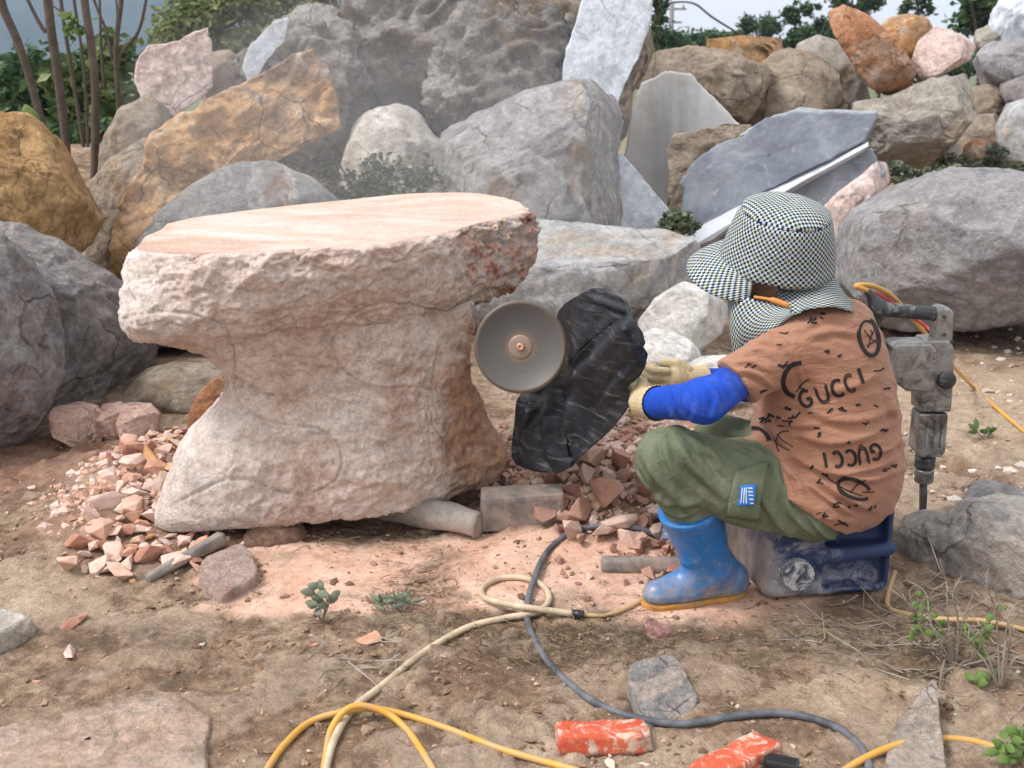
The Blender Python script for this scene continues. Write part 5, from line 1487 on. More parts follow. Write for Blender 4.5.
lowl = t.math('ADD', t.math('MULTIPLY', q3[0], -1.1), t.math('MULTIPLY', q3[2], -1.6))
ds_ = t.math('ADD', t.math('ADD', t.math('MULTIPLY', t.noise(9, 8, 0.72, 0.8), 1.2), t.math('MULTIPLY', t.noise(40, 5, 0.7), 0.25)), lowl)
base = t.mix(t.ramp(ds_, [(0.54, 0.0), (0.80, 0.8)]), base, t.ramp(t.noise(22, 6, 0.7), [(0.35, (0.32, 0.31, 0.33)), (0.65, (0.58, 0.56, 0.55))]))
mudl = t.math('ADD', t.math('ADD', t.math('MULTIPLY', q3[0], -2.6), t.math('MULTIPLY', t.noise(7, 6, 0.6), 0.5)), t.math('MULTIPLY', q3[2], -0.6))
base = t.mix(t.ramp(mudl, [(0.50, 0.0), (0.68, 0.85)]), base, t.ramp(t.noise(10, 6), [(0.3, (0.20, 0.125, 0.085)), (0.7, (0.40, 0.29, 0.22))]))
M['jerry'] = t.done(base, 0.6, t.bump(t.noise(45, 5, 0.65), 0.2, 0.004), 0.35)
sdf_obj('can_body', d_jerry, JC - 0.30, JC + 0.30, 0.0048, M['jerry'], None, jerry)
v, f = lathe_mesh([(0.0, 0.032), (0.030, 0.032), (0.036, 0.031), (0.040, 0.028), (0.0415, 0.024), (0.0415, 0.0)], jloc(-0.098, -JD / 2 - 0.006, -0.045), -jy, 40)
rr_ = np.arange(len(v)) % 40
v = v + ((rr_ % 2)[:, None] * 0.0012) * (v - (jloc(-0.098, -JD / 2 - 0.006, -0.045))) / 0.041 * ((np.arange(len(v)) // 40 >= 3)[:, None])
t = NT('whitened_cap_plastic')
c = t.mix(t.ramp(t.noise(28, 7, 0.75, 1.0), [(0.42, 0.0), (0.56, 1.0)]), (0.055, 0.06, 0.085), (0.55, 0.54, 0.53))
M['jcap'] = t.done(c, 0.7, t.bump(t.noise(60, 5), 0.4, 0.004), 0.3)
world_obj('screw_cap', v, f, M['jcap'], None, jerry)

# ------------------------------------------------------------------ saw with its rubber splash sheet
DC = P(520.5, 347, 3.03)
dn_ = unit(CAM - DC + np.array([-0.25, 0, 0.0])); DR = 0.1325
saw = empty('angle_grinder', DC, 'hand-held stone saw with a round grey blade and a black rubber splash sheet', 'power saw')
t = NT('worn_blade_steel')
pr = t.n('ShaderNodeVectorMath', operation='LENGTH'); t.link(t.o, pr.inputs[0])
rad = pr.outputs['Value']
ring = t.n('ShaderNodeCombineXYZ'); t.link(t.math('MULTIPLY', rad, 90.0), ring.inputs[0])
c = t.ramp(t.math('DIVIDE', rad, DR), [(0.0, (0.224, 0.152, 0.109)), (0.24, (0.198, 0.132, 0.099)), (0.34, (0.132, 0.102, 0.086)), (0.42, (0.102, 0.096, 0.089)), (0.80, (0.109, 0.102, 0.096)), (0.90, (0.135, 0.119, 0.102)), (0.955, (0.099, 0.076, 0.059)), (1.0, (0.165, 0.125, 0.099))])
c = t.mix(0.35, c, t.mix(1.0, c, t.ramp(t.noise(1.0, 4, 0.7, vec=ring.outputs[0]), [(0.3, 0.6), (0.7, 1.4)]), 'MULTIPLY'))
M['blade'] = t.done(c, 0.55, t.bump(t.noise(1.0, 3, 0.6, vec=ring.outputs[0]), 0.15, 0.003), 0.4, 0.25)
v, f = lathe_mesh([(0.0, 0.0018), (0.03, 0.0018), (DR - 0.013, 0.0018), (DR - 0.0125, 0.0026), (DR, 0.0026), (DR, -0.0026), (DR - 0.0125, -0.0026), (DR - 0.013, -0.0018), (0.0, -0.0018)], (0, 0, 0), (0, 0, 1), 120)
FM = frame(dn_)
world_obj('blade', v @ FM.T + DC, f, M['blade'], None, saw)
M['flange'] = plain_mat('dusty_flange_metal', (0.26, 0.185, 0.14), 0.5, 0.4, 0.3, 0.2)
M['nut'] = plain_mat('coppery_nut', (0.50, 0.27, 0.18), 0.4, 0.5, 0.5, 0.15)
v, f = lathe_mesh([(0.0, 0.0045), (0.030, 0.0045), (0.034, 0.003), (0.035, 0.0015)], (0, 0, 0), (0, 0, 1), 48)
fl = world_obj('flange', v @ FM.T + DC, f, M['flange'], None, saw)
v, f = lathe_mesh([(0.0, 0.009), (0.0035, 0.009), (0.004, 0.013), (0.010, 0.013), (0.0125, 0.011), (0.0125, 0.004)], (0, 0, 0), (0, 0, 1), 6)
world_obj('nut', v @ FM.T + DC, f, M['nut'], None, fl)
# gear head and motor running back behind the sheet to the hands
g0 = DC - dn_ * 0.075; g1 = P(600, 390, 3.10); g2 = P(648, 388, 3.02)
M['tool_green'] = plain_mat('dusty_tool_casing', (0.06, 0.085, 0.085), 0.6, 0.4, var=0.3, dirt=((0.4, 0.33, 0.28), 14, 0.45, 0.7))
def d_tool(p):
    d = d_cone(p, DC - dn_ * 0.050, g0, 0.030, 0.040)
    d = smin(d, d_cone(p, g0, g1, 0.040, 0.036), 0.02)
    d = smin(d, d_cone(p, g1, g2, 0.034, 0.030), 0.01)
    a = unit(g1 - g0)
    return d + 0.002 * np.cos(((p - g0) @ a) * 180) * smooth(0.10, 0.14, (p - g0) @ a)
sdf_obj('motor_housing', d_tool, np.minimum(DC, g2) - 0.12, np.maximum(DC, g2) + 0.12, 0.006, M['tool_green'], None, saw)
# sheet
sp = np.array([(559, 311), (566, 303), (577.5, 296), (593, 288), (605, 288), (616, 292), (626, 300), (631, 313), (634, 322), (642, 332), (645, 343), (643, 346), (648, 354), (645, 366), (640, 376), (632, 383), (626, 388), (629, 396), (631, 403), (622, 416), (614, 426), (602, 438), (590, 448), (580, 458), (573, 466), (560, 473), (546, 473), (534, 471), (522, 467), (515, 463), (511.5, 455), (512, 447), (514, 425), (517, 400), (528, 385), (545, 370), (556, 345), (556, 325)], float)
sp = np.stack([np.interp(np.linspace(0, 1, 181)[:-1], np.linspace(0, 1, len(sp) + 1), np.append(sp[:, k], sp[0, k])) for k in (0, 1)], -1)
sc_ = np.array([582.0, 384.0])
rings = np.concatenate([np.linspace(0.02, 0.98, 56), [1.0]])
gxy = sc_ + (sp - sc_)[None] * rings[:, None, None]
X, Y = gxy[..., 0], gxy[..., 1]
def seg_side(x, y, a, b):
    e = np.array(b, float) - np.array(a, float); L = np.linalg.norm(e); e /= L
    return (x - a[0]) * e[1] - (y - a[1]) * e[0], (x - a[0]) * e[0] + (y - a[1]) * e[1], L
dep = 3.24 + (2.70 - 3.24) * smooth(505, 655, X)
# upper flap folded forward along a diagonal crease
s1, along, L1 = seg_side(X, Y, (631, 314), (566, 380))
m1 = smooth(-10, 20, along) * smooth(L1 + 12, L1 - 18, along)
dep = dep - 0.075 * smooth(-1.5, 3.5, s1) * m1 * smooth(60, 8, s1) - 0.025 * np.exp(-((s1 - 6) / 6.0) ** 2) * m1
# roll of the lower lobe, dent between the two lobes
rl = (X - (545 + 0.10 * (Y - 430))) / 26.0
dep = dep - 0.055 * np.sqrt(np.clip(1 - rl ** 2, 0, 1)) * smooth(390, 430, Y)
s2, al2, L2 = seg_side(X, Y, (569, 375), (578, 462))
dep = dep + 0.008 * np.exp(-(s2 / 8.0) ** 2) * smooth(-8, 15, al2)
s3, al3, L3 = seg_side(X, Y, (560, 390), (524, 435))
dep = dep + 0.035 * np.exp(-(s3 / 7.0) ** 2) * smooth(-5, 10, al3) * smooth(L3 + 6, L3 - 8, al3)
s4, al4, L4 = seg_side(X, Y, (600, 296), (585, 330))
dep = dep - 0.018 * np.exp(-(s4 / 8.0) ** 2)
dep = dep + 0.13 * smooth(582, 558, X) * smooth(402, 388, Y)
nx = xyz(X / 40.0, Y / 40.0, 0.3)
dep = dep + 0.014 * fbm(nx * 0.8, 8, 2) + 0.004 * fbm(nx * 2.2 + 3, 28, 2) + 0.004 * fbm(nx * 5, 18, 2) * (rings[:, None] > 0.6)
W = P(X, Y, dep)
nr, nc = X.shape
fv = W.reshape(-1, 3)
ff = [tuple(q) for q in grid_faces(nr, nc, True)] + [tuple(range(nc - 1, -1, -1))]
t = NT('scuffed_black_rubber')
c = t.ramp(t.noise(5, 6, 0.6), [(0.3, (0.011, 0.0125, 0.016)), (0.7, (0.026, 0.029, 0.036))])
c = t.mix(t.ramp(t.noise(7, 8, 0.75, 0.8), [(0.52, 0.0), (0.72, 0.35)]), c, (0.13, 0.128, 0.13))
c = t.mix(t.ramp(t.voro(95, 'F1'), [(0.06, 0.75), (0.14, 0.0)]), c, t.mix(t.ramp(t.noise(9, 4), [(0.5, 0.0), (0.6, 1.0)]), c, (0.45, 0.40, 0.37)))
c = t.mix(t.ramp(t.noise(8, 6, 0.7, 0.2, vec=t.mapping((1, 1, 9), (0.2, 0.7, 0.3))), [(0.54, 0.0), (0.68, 0.5)]), c, (0.22, 0.22, 0.225))
M['rubber'] = t.done(c, 0.40, t.bump(t.math('ADD', t.noise(26, 7, 0.65), t.math('MULTIPLY', t.noise(120, 4), 0.2)), 0.12, 0.004), 0.22)
qf = np.array(ff[:-1])
cr_ = zf(440, 260, 3.2, [([(612, 172), (540, 240), (450, 322), (408, 408)], 2.6, 0.020), ([(462, 116), (540, 138), (610, 170)], 3.0, 0.012), ([(416, 400), (430, 480), (428, 560), (440, 645)], 3.0, 0.024), ([(356, 425), (346, 500), (352, 600), (388, 675)], 6.5, 0.020), ([(645, 325), (570, 392), (520, 475)], 5.0, 0.009), ([(300, 440), (262, 545)], 3.0, 0.014)])
fv = crease(fv, qf, cr_, 1.3)
so = world_obj('splash_sheet', fv, ff, M['rubber'], None, saw)
md = so.modifiers.new('thickness', 'SOLIDIFY'); md.thickness = 0.005; md.offset = 0

# ------------------------------------------------------------------ demolition hammer standing behind the worker
HB_ = G(923, 517); hd = HB_[1]
def hp(px, py): return P(px, py, hd)
hz = np.array([hp(923, 480)[0] * 0 + 0.035, 0.0, 1.0]); hz = unit(hp(940, 330) - hp(923, 515))
hxx = unit(np.array([1, 0, 0]) - hz * hz[0]); hyy = np.cross(hz, hxx); HM = np.stack([hxx, hyy, hz], 1)
def hl(px, py, back=0.0): return hp(px, py) + hyy * back
mm = np.linalg.norm(hp(924, 400) - hp(923, 400))             # metres to a pixel there
ham = empty('demolition_hammer', HB_, 'grey metal demolition hammer with a black handle standing behind the worker', 'jackhammer')
M['hammer_metal'] = plain_mat('scratched_cast_metal', (0.30, 0.295, 0.285), 0.42, 0.5, 0.7, 0.4, 18, 0.4, 60, ((0.10, 0.085, 0.075), 15, 0.47, 0.62))
M['hammer_black'] = plain_mat('dusty_black_plastic', (0.030, 0.031, 0.034), 0.5, 0.45, 0, 0.3, 18, 0.2, 80, ((0.30, 0.28, 0.26), 20, 0.52, 0.72))
M['hammer_dark'] = plain_mat('dark_steel', (0.09, 0.085, 0.08), 0.5, 0.4, 0.6, 0.3, 20)
def prism(name, pts, wid, mat, bev=0.006, back=0.0, parent=ham):
    """solid with the given outline (pixels, at the hammer's distance), WID metres thick"""
    a = np.array([hl(x, y, back - wid / 2) for x, y in pts]); b = np.array([hl(x, y, back + wid / 2) for x, y in pts])
    bm = bmesh.new()
    va = [bm.verts.new(q) for q in a]; vb = [bm.verts.new(q) for q in b]; n = len(pts)
    bm.faces.new(va); bm.faces.new(vb[::-1])
    for i in range(n): bm.faces.new((va[i], vb[i], vb[(i + 1) % n], va[(i + 1) % n]))
    bmesh.ops.recalc_face_normals(bm, faces=bm.faces[:])
    bmesh.ops.bevel(bm, geom=bm.edges[:], offset=bev, segments=2, profile=0.6, affect='EDGES')
    bm.verts.index_update()
    v = np.array([q.co[:] for q in bm.verts]); f = [tuple(q.index for q in x.verts) for x in bm.faces]; bm.free()
    return world_obj(name, v, f, mat, None, parent, False)
body_h = prism('hammer_body', [(917, 343), (921, 337), (944, 337), (949, 345), (949, 372), (946, 408), (915, 408), (915, 380)], 0.085, M['hammer_metal'], 0.007)
lower_h = prism('barrel_housing', [(915.5, 410), (944, 410), (941, 448), (937, 454), (916, 454), (912, 448)], 0.075, M['hammer_metal'], 0.007)
b = Bag()
for x in (922, 930, 937): b.add(*box_mesh(hl(x, 430, -0.039), (0.006, 0.010, 0.085), HM))
world_obj('rib', b.verts(), b.f, M['hammer_metal'], None, lower_h, False)
prism('motor_box', [(887, 343), (892, 339), (925, 339), (930, 346), (929, 382), (922, 388), (900, 386), (889, 378)], 0.09, M['hammer_metal'], 0.008, -0.012)
M['teal_label'] = plain_mat('teal_sticker', (0.12, 0.42, 0.45), 0.5)
v, f = box_mesh(hl(900, 341.5, -0.02), (0.035, 0.05, 0.004), HM); world_obj('sticker', v, f, M['teal_label'], None, ham, False)
def d_grip(p):
    d = d_cone(p, hl(880, 309), hl(936, 314), 0.022, 0.022)
    d = smin(d, d_cone(p, hl(877, 308), hl(870, 340), 0.022, 0.017), 0.02)
    d = smin(d, d_cone(p, hl(868, 292), hl(878, 308), 0.012, 0.018), 0.02)
    d = smin(d, d_cone(p, hl(870, 340), hl(892, 352), 0.017, 0.016), 0.02)
    return d + 0.0012 * np.cos(((p - hl(880, 309)) @ hxx) * 420)
sdf_obj('grip', d_grip, hl(842, 420) - [0, 0.12, 0.02], hl(952, 270) + [0, 0.12, 0.02], 0.005, M['hammer_black'], None, ham)
hh = prism('rear_housing', [(934, 309), (938, 305), (946, 306), (950, 310), (949, 338), (946, 345), (934, 345), (932, 336)], 0.065, M['hammer_metal'], 0.008)
b = Bag()
for x, y in ((940, 314), (940, 332)):
    v, f = lathe_mesh([(0, 0.006), (0.005, 0.006), (0.006, 0.0)], hl(x, y, -0.033), -hyy, 10); world_obj('screw', v, f, M['hammer_dark'], None, hh, False)

prism('rear_band', [(932, 338), (949, 338), (949, 345), (932, 345)], 0.07, M['hammer_black'], 0.003)
v, f = lathe_mesh([(0, 0.012), (0.022, 0.012), (0.027, 0.008), (0.028, 0.0)], hl(941, 376, -0.043), -hyy, 24); world_obj('side_cover', v, f, M['hammer_black'], None, body_h)
mmv = lambda px0, px1: abs(px1 - px0) * mm / 2
v, f = lathe_mesh([(0.0, 0.0), (0.030, 0.0), (0.032, 0.008), (0.029, 0.016), (0.031, 0.024), (0.031, 0.036), (0.0, 0.036)], hl(924.5, 467), hz, 24); world_obj('rubber_collar', v, f, M['hammer_black'], None, ham)
v, f = lathe_mesh([(0.0, 0.0), (0.024, 0.0), (0.029, 0.006), (0.029, 0.040), (0.026, 0.046), (0.0, 0.046)], hl(923.5, 482), hz, 24); world_obj('chuck', v, f, M['hammer_metal'], None, ham)
b = Bag(); b.tube(np.array([hl(923.5, 478), hl(923.2, 500), hl(922.6, 512), HB_ - [0, 0, 0.02]]), [0.0125, 0.0125, 0.011, 0.004], 8)
world_obj('chisel_bit', b.verts(), b.f, M['hammer_dark'], None, ham)

# ------------------------------------------------------------------ hoses and cables
def along_ground(px, r, lift=()):
    pts = np.array([G(x, y, r * 0.9) for x, y in px])
    for k, h in lift: pts[k] = G(px[k][0], px[k][1], r + h)
    return catmull(pts, 14)
def cable(name, label, path, r, mat, cat='cable', sides=10, parent=None, **kw):
    b = Bag(); b.tube(path, r, sides)
    o = world_obj(name, b.verts(), b.f, mat, None, parent)
    return tag(o, label, cat) if label else o
M['hose_dark'] = plain_mat('dusty_black_hose', (0.060, 0.065, 0.075), 0.6, 0.35, 0, 0.3, 9, 0.1, 80, ((0.20, 0.20, 0.21), 12, 0.40, 0.72))
M['hose_cream'] = plain_mat('cream_hose', (0.56, 0.45, 0.31), 0.55, 0.35, 0, 0.15, 5, 0.1, 60, ((0.36, 0.27, 0.19), 16, 0.46, 0.70))
M['hose_yellow'] = plain_mat('yellow_orange_hose', (0.60, 0.31, 0.05), 0.5, 0.4, 0, 0.15, 5, 0.1, 60, ((0.42, 0.30, 0.18), 16, 0.46, 0.70))
M['wire_tan'] = plain_mat('tan_cable', (0.46, 0.31, 0.16), 0.6, 0.3, 0, 0.15, 8)
cable('cable', 'thick dusty black cable curving round the blue boot to the lower right', along_ground([(700, 548), (672, 542), (640, 529), (604, 526), (572, 532), (547, 552), (534, 580), (527, 606), (530, 630), (543, 655), (566, 681), (600, 705), (640, 719), (684, 724), (730, 717), (772, 713), (810, 718), (842, 731), (864, 752), (872, 785)], 0.0088, [(2, 0.012), (3, 0.012), (6, 0.008)]), 0.0088, M['hose_dark'])
ch = cable('hose', 'cream hose with a small loop and a black plug at its end', along_ground([(322, 790), (332, 745), (352, 710), (384, 684), (424, 652), (466, 628), (505, 618), (536, 612), (549, 600), (543, 586), (524, 578), (502, 578), (484, 586), (483, 596), (498, 602), (530, 608), (560, 612), (574, 614)], 0.0098, [(7, 0.004), (14, 0.016), (15, 0.022), (16, 0.006)]), 0.0084, M['hose_cream'], 'hose')
pl = catmull(np.array([G(572, 613.7, 0.012), G(578, 614.3, 0.012), G(584, 615, 0.011)]), 4)
cable('plug', None, pl, [0.011] * 4 + [0.0125, 0.0125, 0.010, 0.0125, 0.009], M['black_plastic'], parent=ch)
cable('wire', 'thin tan wire running from the black plug up behind the boot', along_ground([(583, 615), (606, 615), (630, 607), (648, 595), (660, 578), (668, 560), (674, 540)], 0.0055), 0.0055, M['wire_tan'], 'wire')
cable('hose', 'yellow hose running from the bottom left across to the bottom centre', along_ground([(258, 790), (268, 768), (286, 743), (310, 722), (342, 712), (372, 708.5), (409, 716), (451, 730), (504, 750), (567, 768), (610, 782)], 0.0088, [(4, 0.012), (5, 0.012)]), 0.0074, M['hose_yellow'], 'hose')
cable('hose', 'yellow hose arched in a narrow loop over the cream hose', along_ground([(318, 800), (325, 762), (331, 730), (346, 710), (364, 706), (388, 714), (406, 729), (420, 748), (436, 775), (446, 800)], 0.0088, [(3, 0.028), (4, 0.030), (5, 0.012)]), 0.0074, M['hose_yellow'], 'hose')
cable('hose', 'yellow hose at the bottom right beside the pointed stone', along_ground([(820, 790), (848, 768), (880, 751), (912, 741), (944, 738.5), (972, 741), (1004, 750)], 0.0085, [(2, 0.01), (3, 0.012)]), 0.0074, M['hose_yellow'], 'hose')
cable('wire', 'tan wire bending below the streaked rock by the jerrycan', along_ground([(895, 572), (889, 590), (888, 606), (902, 613), (940, 619), (984, 621), (1030, 631), (1070, 640)], 0.0068, [(4, 0.02), (5, 0.02)]), 0.0068, M['wire_tan'], 'wire')
pw = [P(868, 291, hd), P(856, 286, hd - 0.02), P(872, 286, hd + 0.05), P(893, 297, hd + 0.16), P(918, 325, hd + 0.32), P(946, 358, hd + 0.6)] + [G(972, 386, 0.02), G(1000, 411, 0.01), G(1035, 440, 0.01), G(1090, 480, 0.01)]
cable('cord', 'yellow power cord running from the jackhammer handle to the right', catmull(np.array(pw), 12), 0.0075, M['hose_yellow'], 'cord')
cable('cord', 'thin red cord hanging beside the yellow one behind the jackhammer', catmull(np.array([P(866, 290, hd + 0.02), P(884, 297, hd + 0.12), P(905, 312, hd + 0.22), P(925, 326, hd + 0.25), P(936, 335, hd + 0.2)]), 10), 0.005, plain_mat('red_wire', (0.5, 0.06, 0.04), 0.5), 'cord')

# ------------------------------------------------------------------ stones lying on the ground
M['wedge'] = rock_mat('rusty_pink_stone', [(0.3, (0.20, 0.11, 0.07)), (0.5, (0.38, 0.235, 0.165)), (0.7, (0.52, 0.38, 0.30))], 5, None, None, bump=0.9, bscale=18)
rock('stone', 'rusty pink stone wedged under the carved block on the left', [(242, 555), (246, 536), (256, 522), (300, 520), (306, 535), (296, 552), (270, 560)], 3.02, 0.06, M['wedge'], [], 133, 0.012, 8, 0.5, 5, 0.6, cat='stone')
rock('stone', 'rough orange-pink stone in the left notch behind the carved block', [(190, 425), (200, 400), (214, 382), (232, 380), (240, 400), (236, 440), (200, 446)], 3.55, 0.10, M['redrock'], [], 135, 0.025, 7, 0.5, 5, 0.6, cat='stone')
slab_later = rock_mat('grey_pink_dusty_stone', [(0.3, (0.16, 0.155, 0.15)), (0.5, (0.40, 0.385, 0.37)), (0.7, (0.58, 0.55, 0.53))], 7, [((0.66, 0.53, 0.46), 7, 0.44, 0.58)], None, bump=0.8, bscale=22)
rock('stone', 'whitish stone sunk in the mud at the left edge', [(-40, 665), (-40, 612), (0, 608), (22, 614), (36, 628), (34, 645), (16, 658), (0, 664)], float(G(0, 650)[1]) + 0.03, 0.06, M['beige'], [((0, 0.8, 0.5), 0.5)], 141, 0.008, 8, 0.4, 5, 0.6, cat='stone')
rock('stone', 'red and white veined stone shard lying by the toe of the boot', [(643, 618), (650, 617), (664, 626), (676, 636), (660, 641), (648, 638)], float(G(658, 636)[1]) + 0.01, 0.02, rock_mat('red_white_veined', [(0.3, (0.28, 0.08, 0.07)), (0.5, (0.50, 0.27, 0.24)), (0.7, (0.74, 0.64, 0.60))], 18, None, None, bump=0.6, bscale=30), [((0, 0.6, 0.8), 0.6)], 143, 0.004, 18, 0.4, 4, 0.5, cat='stone')
def slab(name, label, outline, up, thick, mat, seed, tilt=(0, 0), rough=0.005, cat='stone'):
    """flat stone lying on the ground, its upper edge traced from the photograph at the height it has there"""
    o = catmull(np.array(outline, float), 10, True)
    w = np.array([G1(x, y, up) for x, y in o]); c = w.mean(0)
    w[:, 2] = c[2] + tilt[0] * (w[:, 0] - c[0]) + tilt[1] * (w[:, 1] - c[1])
    rows = []
    for s_ in (0.02, 0.15, 0.3, 0.45, 0.6, 0.72, 0.83, 0.91, 0.96, 1.0):
        r_ = c + (w - c) * s_; rows.append(r_)
    rows.append(w + (w - c) * 0.02 - [0, 0, thick * 0.35]); rows.append(w + (w - c) * 0.01 - [0, 0, thick])
    v = np.concatenate(rows); n = len(w)
    nz = rough * fbm(v * 9, seed, 4, 0.6) + rough * 0.5 * fbm(v * 30, seed + 4, 3, 0.6, True)
    v[:, 2] += nz * np.repeat(np.array([1] * 8 + [0.8, 0.4, 0.3, 0]), n)
    v[:, :2] += (0.004 * fbm(v * 25, seed + 9, 3)[:, None]) * np.repeat(np.array([0] * 8 + [0.6, 1, 1, 1]), n)[:, None]
    return tag(world_obj(name, v, [tuple(q) for q in grid_faces(len(rows), n, True)], mat), label, cat)
slab('stone', 'broad pale stone slab sunk flush in the mud at the bottom left', [(-70, 742), (10, 726), (62, 712), (118, 695), (158, 690), (206, 713), (205, 742), (192, 800), (60, 830), (-70, 820)], 0.018, 0.06, rock_mat('pale_ochre_slab', [(0.3, (0.56, 0.36, 0.245)), (0.48, (0.76, 0.55, 0.42)), (0.66, (0.83, 0.66, 0.54)), (0.8, (0.85, 0.74, 0.66))], 5, [((0.30, 0.205, 0.125), 4, 0.50, 0.66)], None, cracks=0.0, bump=0.9, bscale=20), 145, (0, 0), 0.010)
slab('stone', 'flat grey and pink stone lying between the boot and the orange brick', [(628, 690), (631, 672), (654, 665), (674, 664), (689, 682), (697, 697), (684, 708), (652, 718), (641, 714), (635, 703)], 0.022, 0.03, slab_later, 137, (-0.05, 0.18), 0.005)
slab('stone', 'flat pale pink-grey slab lying before the left foot of the carved block', [(199, 574), (206, 560), (224, 552), (241, 547), (252, 556), (257, 574), (247, 582), (236, 586), (222, 594), (210, 589)], 0.030, 0.04, rock_mat('pink_grey_slab', [(0.3, (0.50, 0.33, 0.27)), (0.5, (0.66, 0.49, 0.42)), (0.7, (0.76, 0.63, 0.57))], 6, [((0.50, 0.29, 0.22), 6, 0.55, 0.68)], None, bump=0.7, bscale=24, cracks=0.0), 131, (0.0, 0.06), 0.006)
slab('stone', 'pointed pinkish stone lying in the mud at the bottom right', [(884, 790), (888, 748), (897, 722), (914, 706), (929, 690), (936, 694), (939, 722), (945, 760), (946, 790)], 0.03, 0.04, rock_mat('pale_pink_grit', [(0.3, (0.46, 0.34, 0.27)), (0.5, (0.64, 0.52, 0.44)), (0.7, (0.74, 0.65, 0.59))], 6, [((0.35, 0.30, 0.26), 5, 0.56, 0.68)], None, bump=0.7, bscale=24), 139, (0.1, 0.1), 0.006)
# pink squared block broken in three at the foot of the dark boulders
M['pinkblock'] = rock_mat('dusty_pink_block', [(0.3, (0.62, 0.34, 0.26)), (0.5, (0.80, 0.54, 0.44)), (0.7, (0.84, 0.70, 0.61))], 7, [((0.28, 0.12, 0.10), 5, 0.55, 0.7)], None, bump=0.8, bscale=20)
for k, (lb, pl, dd) in enumerate([('left end of the pink squared stone broken in three below the boulders', [(50, 416), (53, 408), (78, 403), (96, 406), (104, 416), (100, 444), (76, 446), (54, 436)], 0.0),
                                  ('thin middle slice of the pink squared stone broken in three', [(98, 422), (103, 405), (120, 402), (128, 408), (122, 424), (119, 444), (104, 445)], 0.03),
                                  ('right end of the pink squared stone broken in three beside the rubble heap', [(116, 424), (124, 405), (150, 404), (159, 414), (156, 434), (146, 445), (124, 444)], -0.03)]):
    rock('stone', lb, pl, 3.92 + dd, 0.10, M['pinkblock'], [((-0.1, 0.8, 0.6), 0.62), ((0.2, 0, 1), 0.7)], 151 + k, 0.012, 8, 0.4, 5, 0.22, cat='stone', cuts=2)

# broken stone: a dozen shapes, each chip an object of its own
def chip_mesh(seed, flat):
    r = np.random.default_rng(seed)
    p = r.normal(size=(11, 3)); p /= np.linalg.norm(p, axis=1)[:, None]
    p *= np.array([1.0, r.uniform(0.55, 0.9), flat]) * r.uniform(0.8, 1.0, (11, 1))
    bm = bmesh.new()
    for q in p: bm.verts.new(q)
    res = bmesh.ops.convex_hull(bm, input=bm.verts[:])
    bmesh.ops.delete(bm, geom=[g for g in res['geom_interior'] if isinstance(g, bmesh.types.BMVert)], context='VERTS')
    bmesh.ops.bevel(bm, geom=bm.edges[:], offset=0.03, segments=1, affect='EDGES')
    me = bpy.data.meshes.new('stone_chip'); bm.to_mesh(me); bm.free()
    return me
def chip_mat(name, stops, dust):
    t = NT(name)
    c = t.ramp(t.obj_rand(), stops, 'CONSTANT')
    c = t.mix(0.55, c, t.mix(1.0, c, t.ramp(t.noise(1.6, 8, 0.7, 0.6), [(0.3, 0.55), (0.7, 1.4)]), 'MULTIPLY'))
    c = t.mix(t.ramp(t.noise(0.9, 6, 0.65, vec=t.mapping(loc=(5, 2, 3))), [(0.45, 0.0), (0.65, 0.65)]), c, dust)
    return t.done(c, 0.9, t.bump(t.noise(3.5, 8, 0.7), 0.6, 0.004), 0.25)
cm1 = chip_mat('pink_orange_broken_stone', [(0.0, (0.57, 0.35, 0.26)), (0.18, (0.62, 0.43, 0.35)), (0.34, (0.52, 0.28, 0.185)), (0.48, (0.62, 0.44, 0.36)), (0.62, (0.60, 0.34, 0.15)), (0.68, (0.44, 0.215, 0.15)), (0.80, (0.62, 0.47, 0.40)), (0.92, (0.60, 0.39, 0.30))], (0.66, 0.47, 0.38))
cm2 = chip_mat('dusty_red_broken_stone', [(0.0, (0.40, 0.22, 0.16)), (0.2, (0.49, 0.31, 0.24)), (0.4, (0.30, 0.145, 0.11)), (0.55, (0.54, 0.38, 0.31)), (0.7, (0.36, 0.20, 0.15)), (0.85, (0.58, 0.44, 0.37))], (0.58, 0.40, 0.31))
def chipset(mat):
    out = []
    for k in range(12):
        me = chip_mesh(300 + k, [0.75, 0.5, 0.6, 0.35, 0.8][k % 5]); me.materials.append(mat); out.append(me)
    return out
set1, set2 = chipset(cm1), chipset(cm2)
def inside(poly, x, y):
    c = False; n = len(poly)
    for i in range(n):
        x1, y1 = poly[i]; x2, y2 = poly[(i + 1) % n]
        if (y1 > y) != (y2 > y) and x < (x2 - x1) * (y - y1) / (y2 - y1) + x1: c = not c
    return c
rq = random.Random(11)
placed = []
def scatter(n, poly, meshes, label, group, smin_, smax_, lift=0.6, tries=4000, dense=0.75):
    made = 0
    xs = [p[0] for p in poly]; ys = [p[1] for p in poly]
    while made < n and tries > 0:
        tries -= 1
        x, y = rq.uniform(min(xs), max(xs)), rq.uniform(min(ys), max(ys))
        if not inside(poly, x, y): continue
        s = smin_ * (smax_ / smin_) ** (rq.random() ** 1.6)
        p = G1(x, y)
        if any((p[0] - q[0]) ** 2 + (p[1] - q[1]) ** 2 < (dense * (s + q[2])) ** 2 for q in placed): continue
        placed.append((p[0], p[1], s))
        o = bpy.data.objects.new('stone_chip', rq.choice(meshes)); COL.objects.link(o)
        o.scale = (s, s, s * rq.uniform(0.75, 1.0))
        o.rotation_euler = (rq.gauss(0, 0.35), rq.gauss(0, 0.35), rq.uniform(0, 6.28))
        o.location = (p[0], p[1], gz1(p[0], p[1]) + s * lift * 0.5)
        tag(o, label, 'stone', group); made += 1
Lg = ('pink or orange broken stone in the heap left of the carved block', 'broken stones heaped left of the carved block')
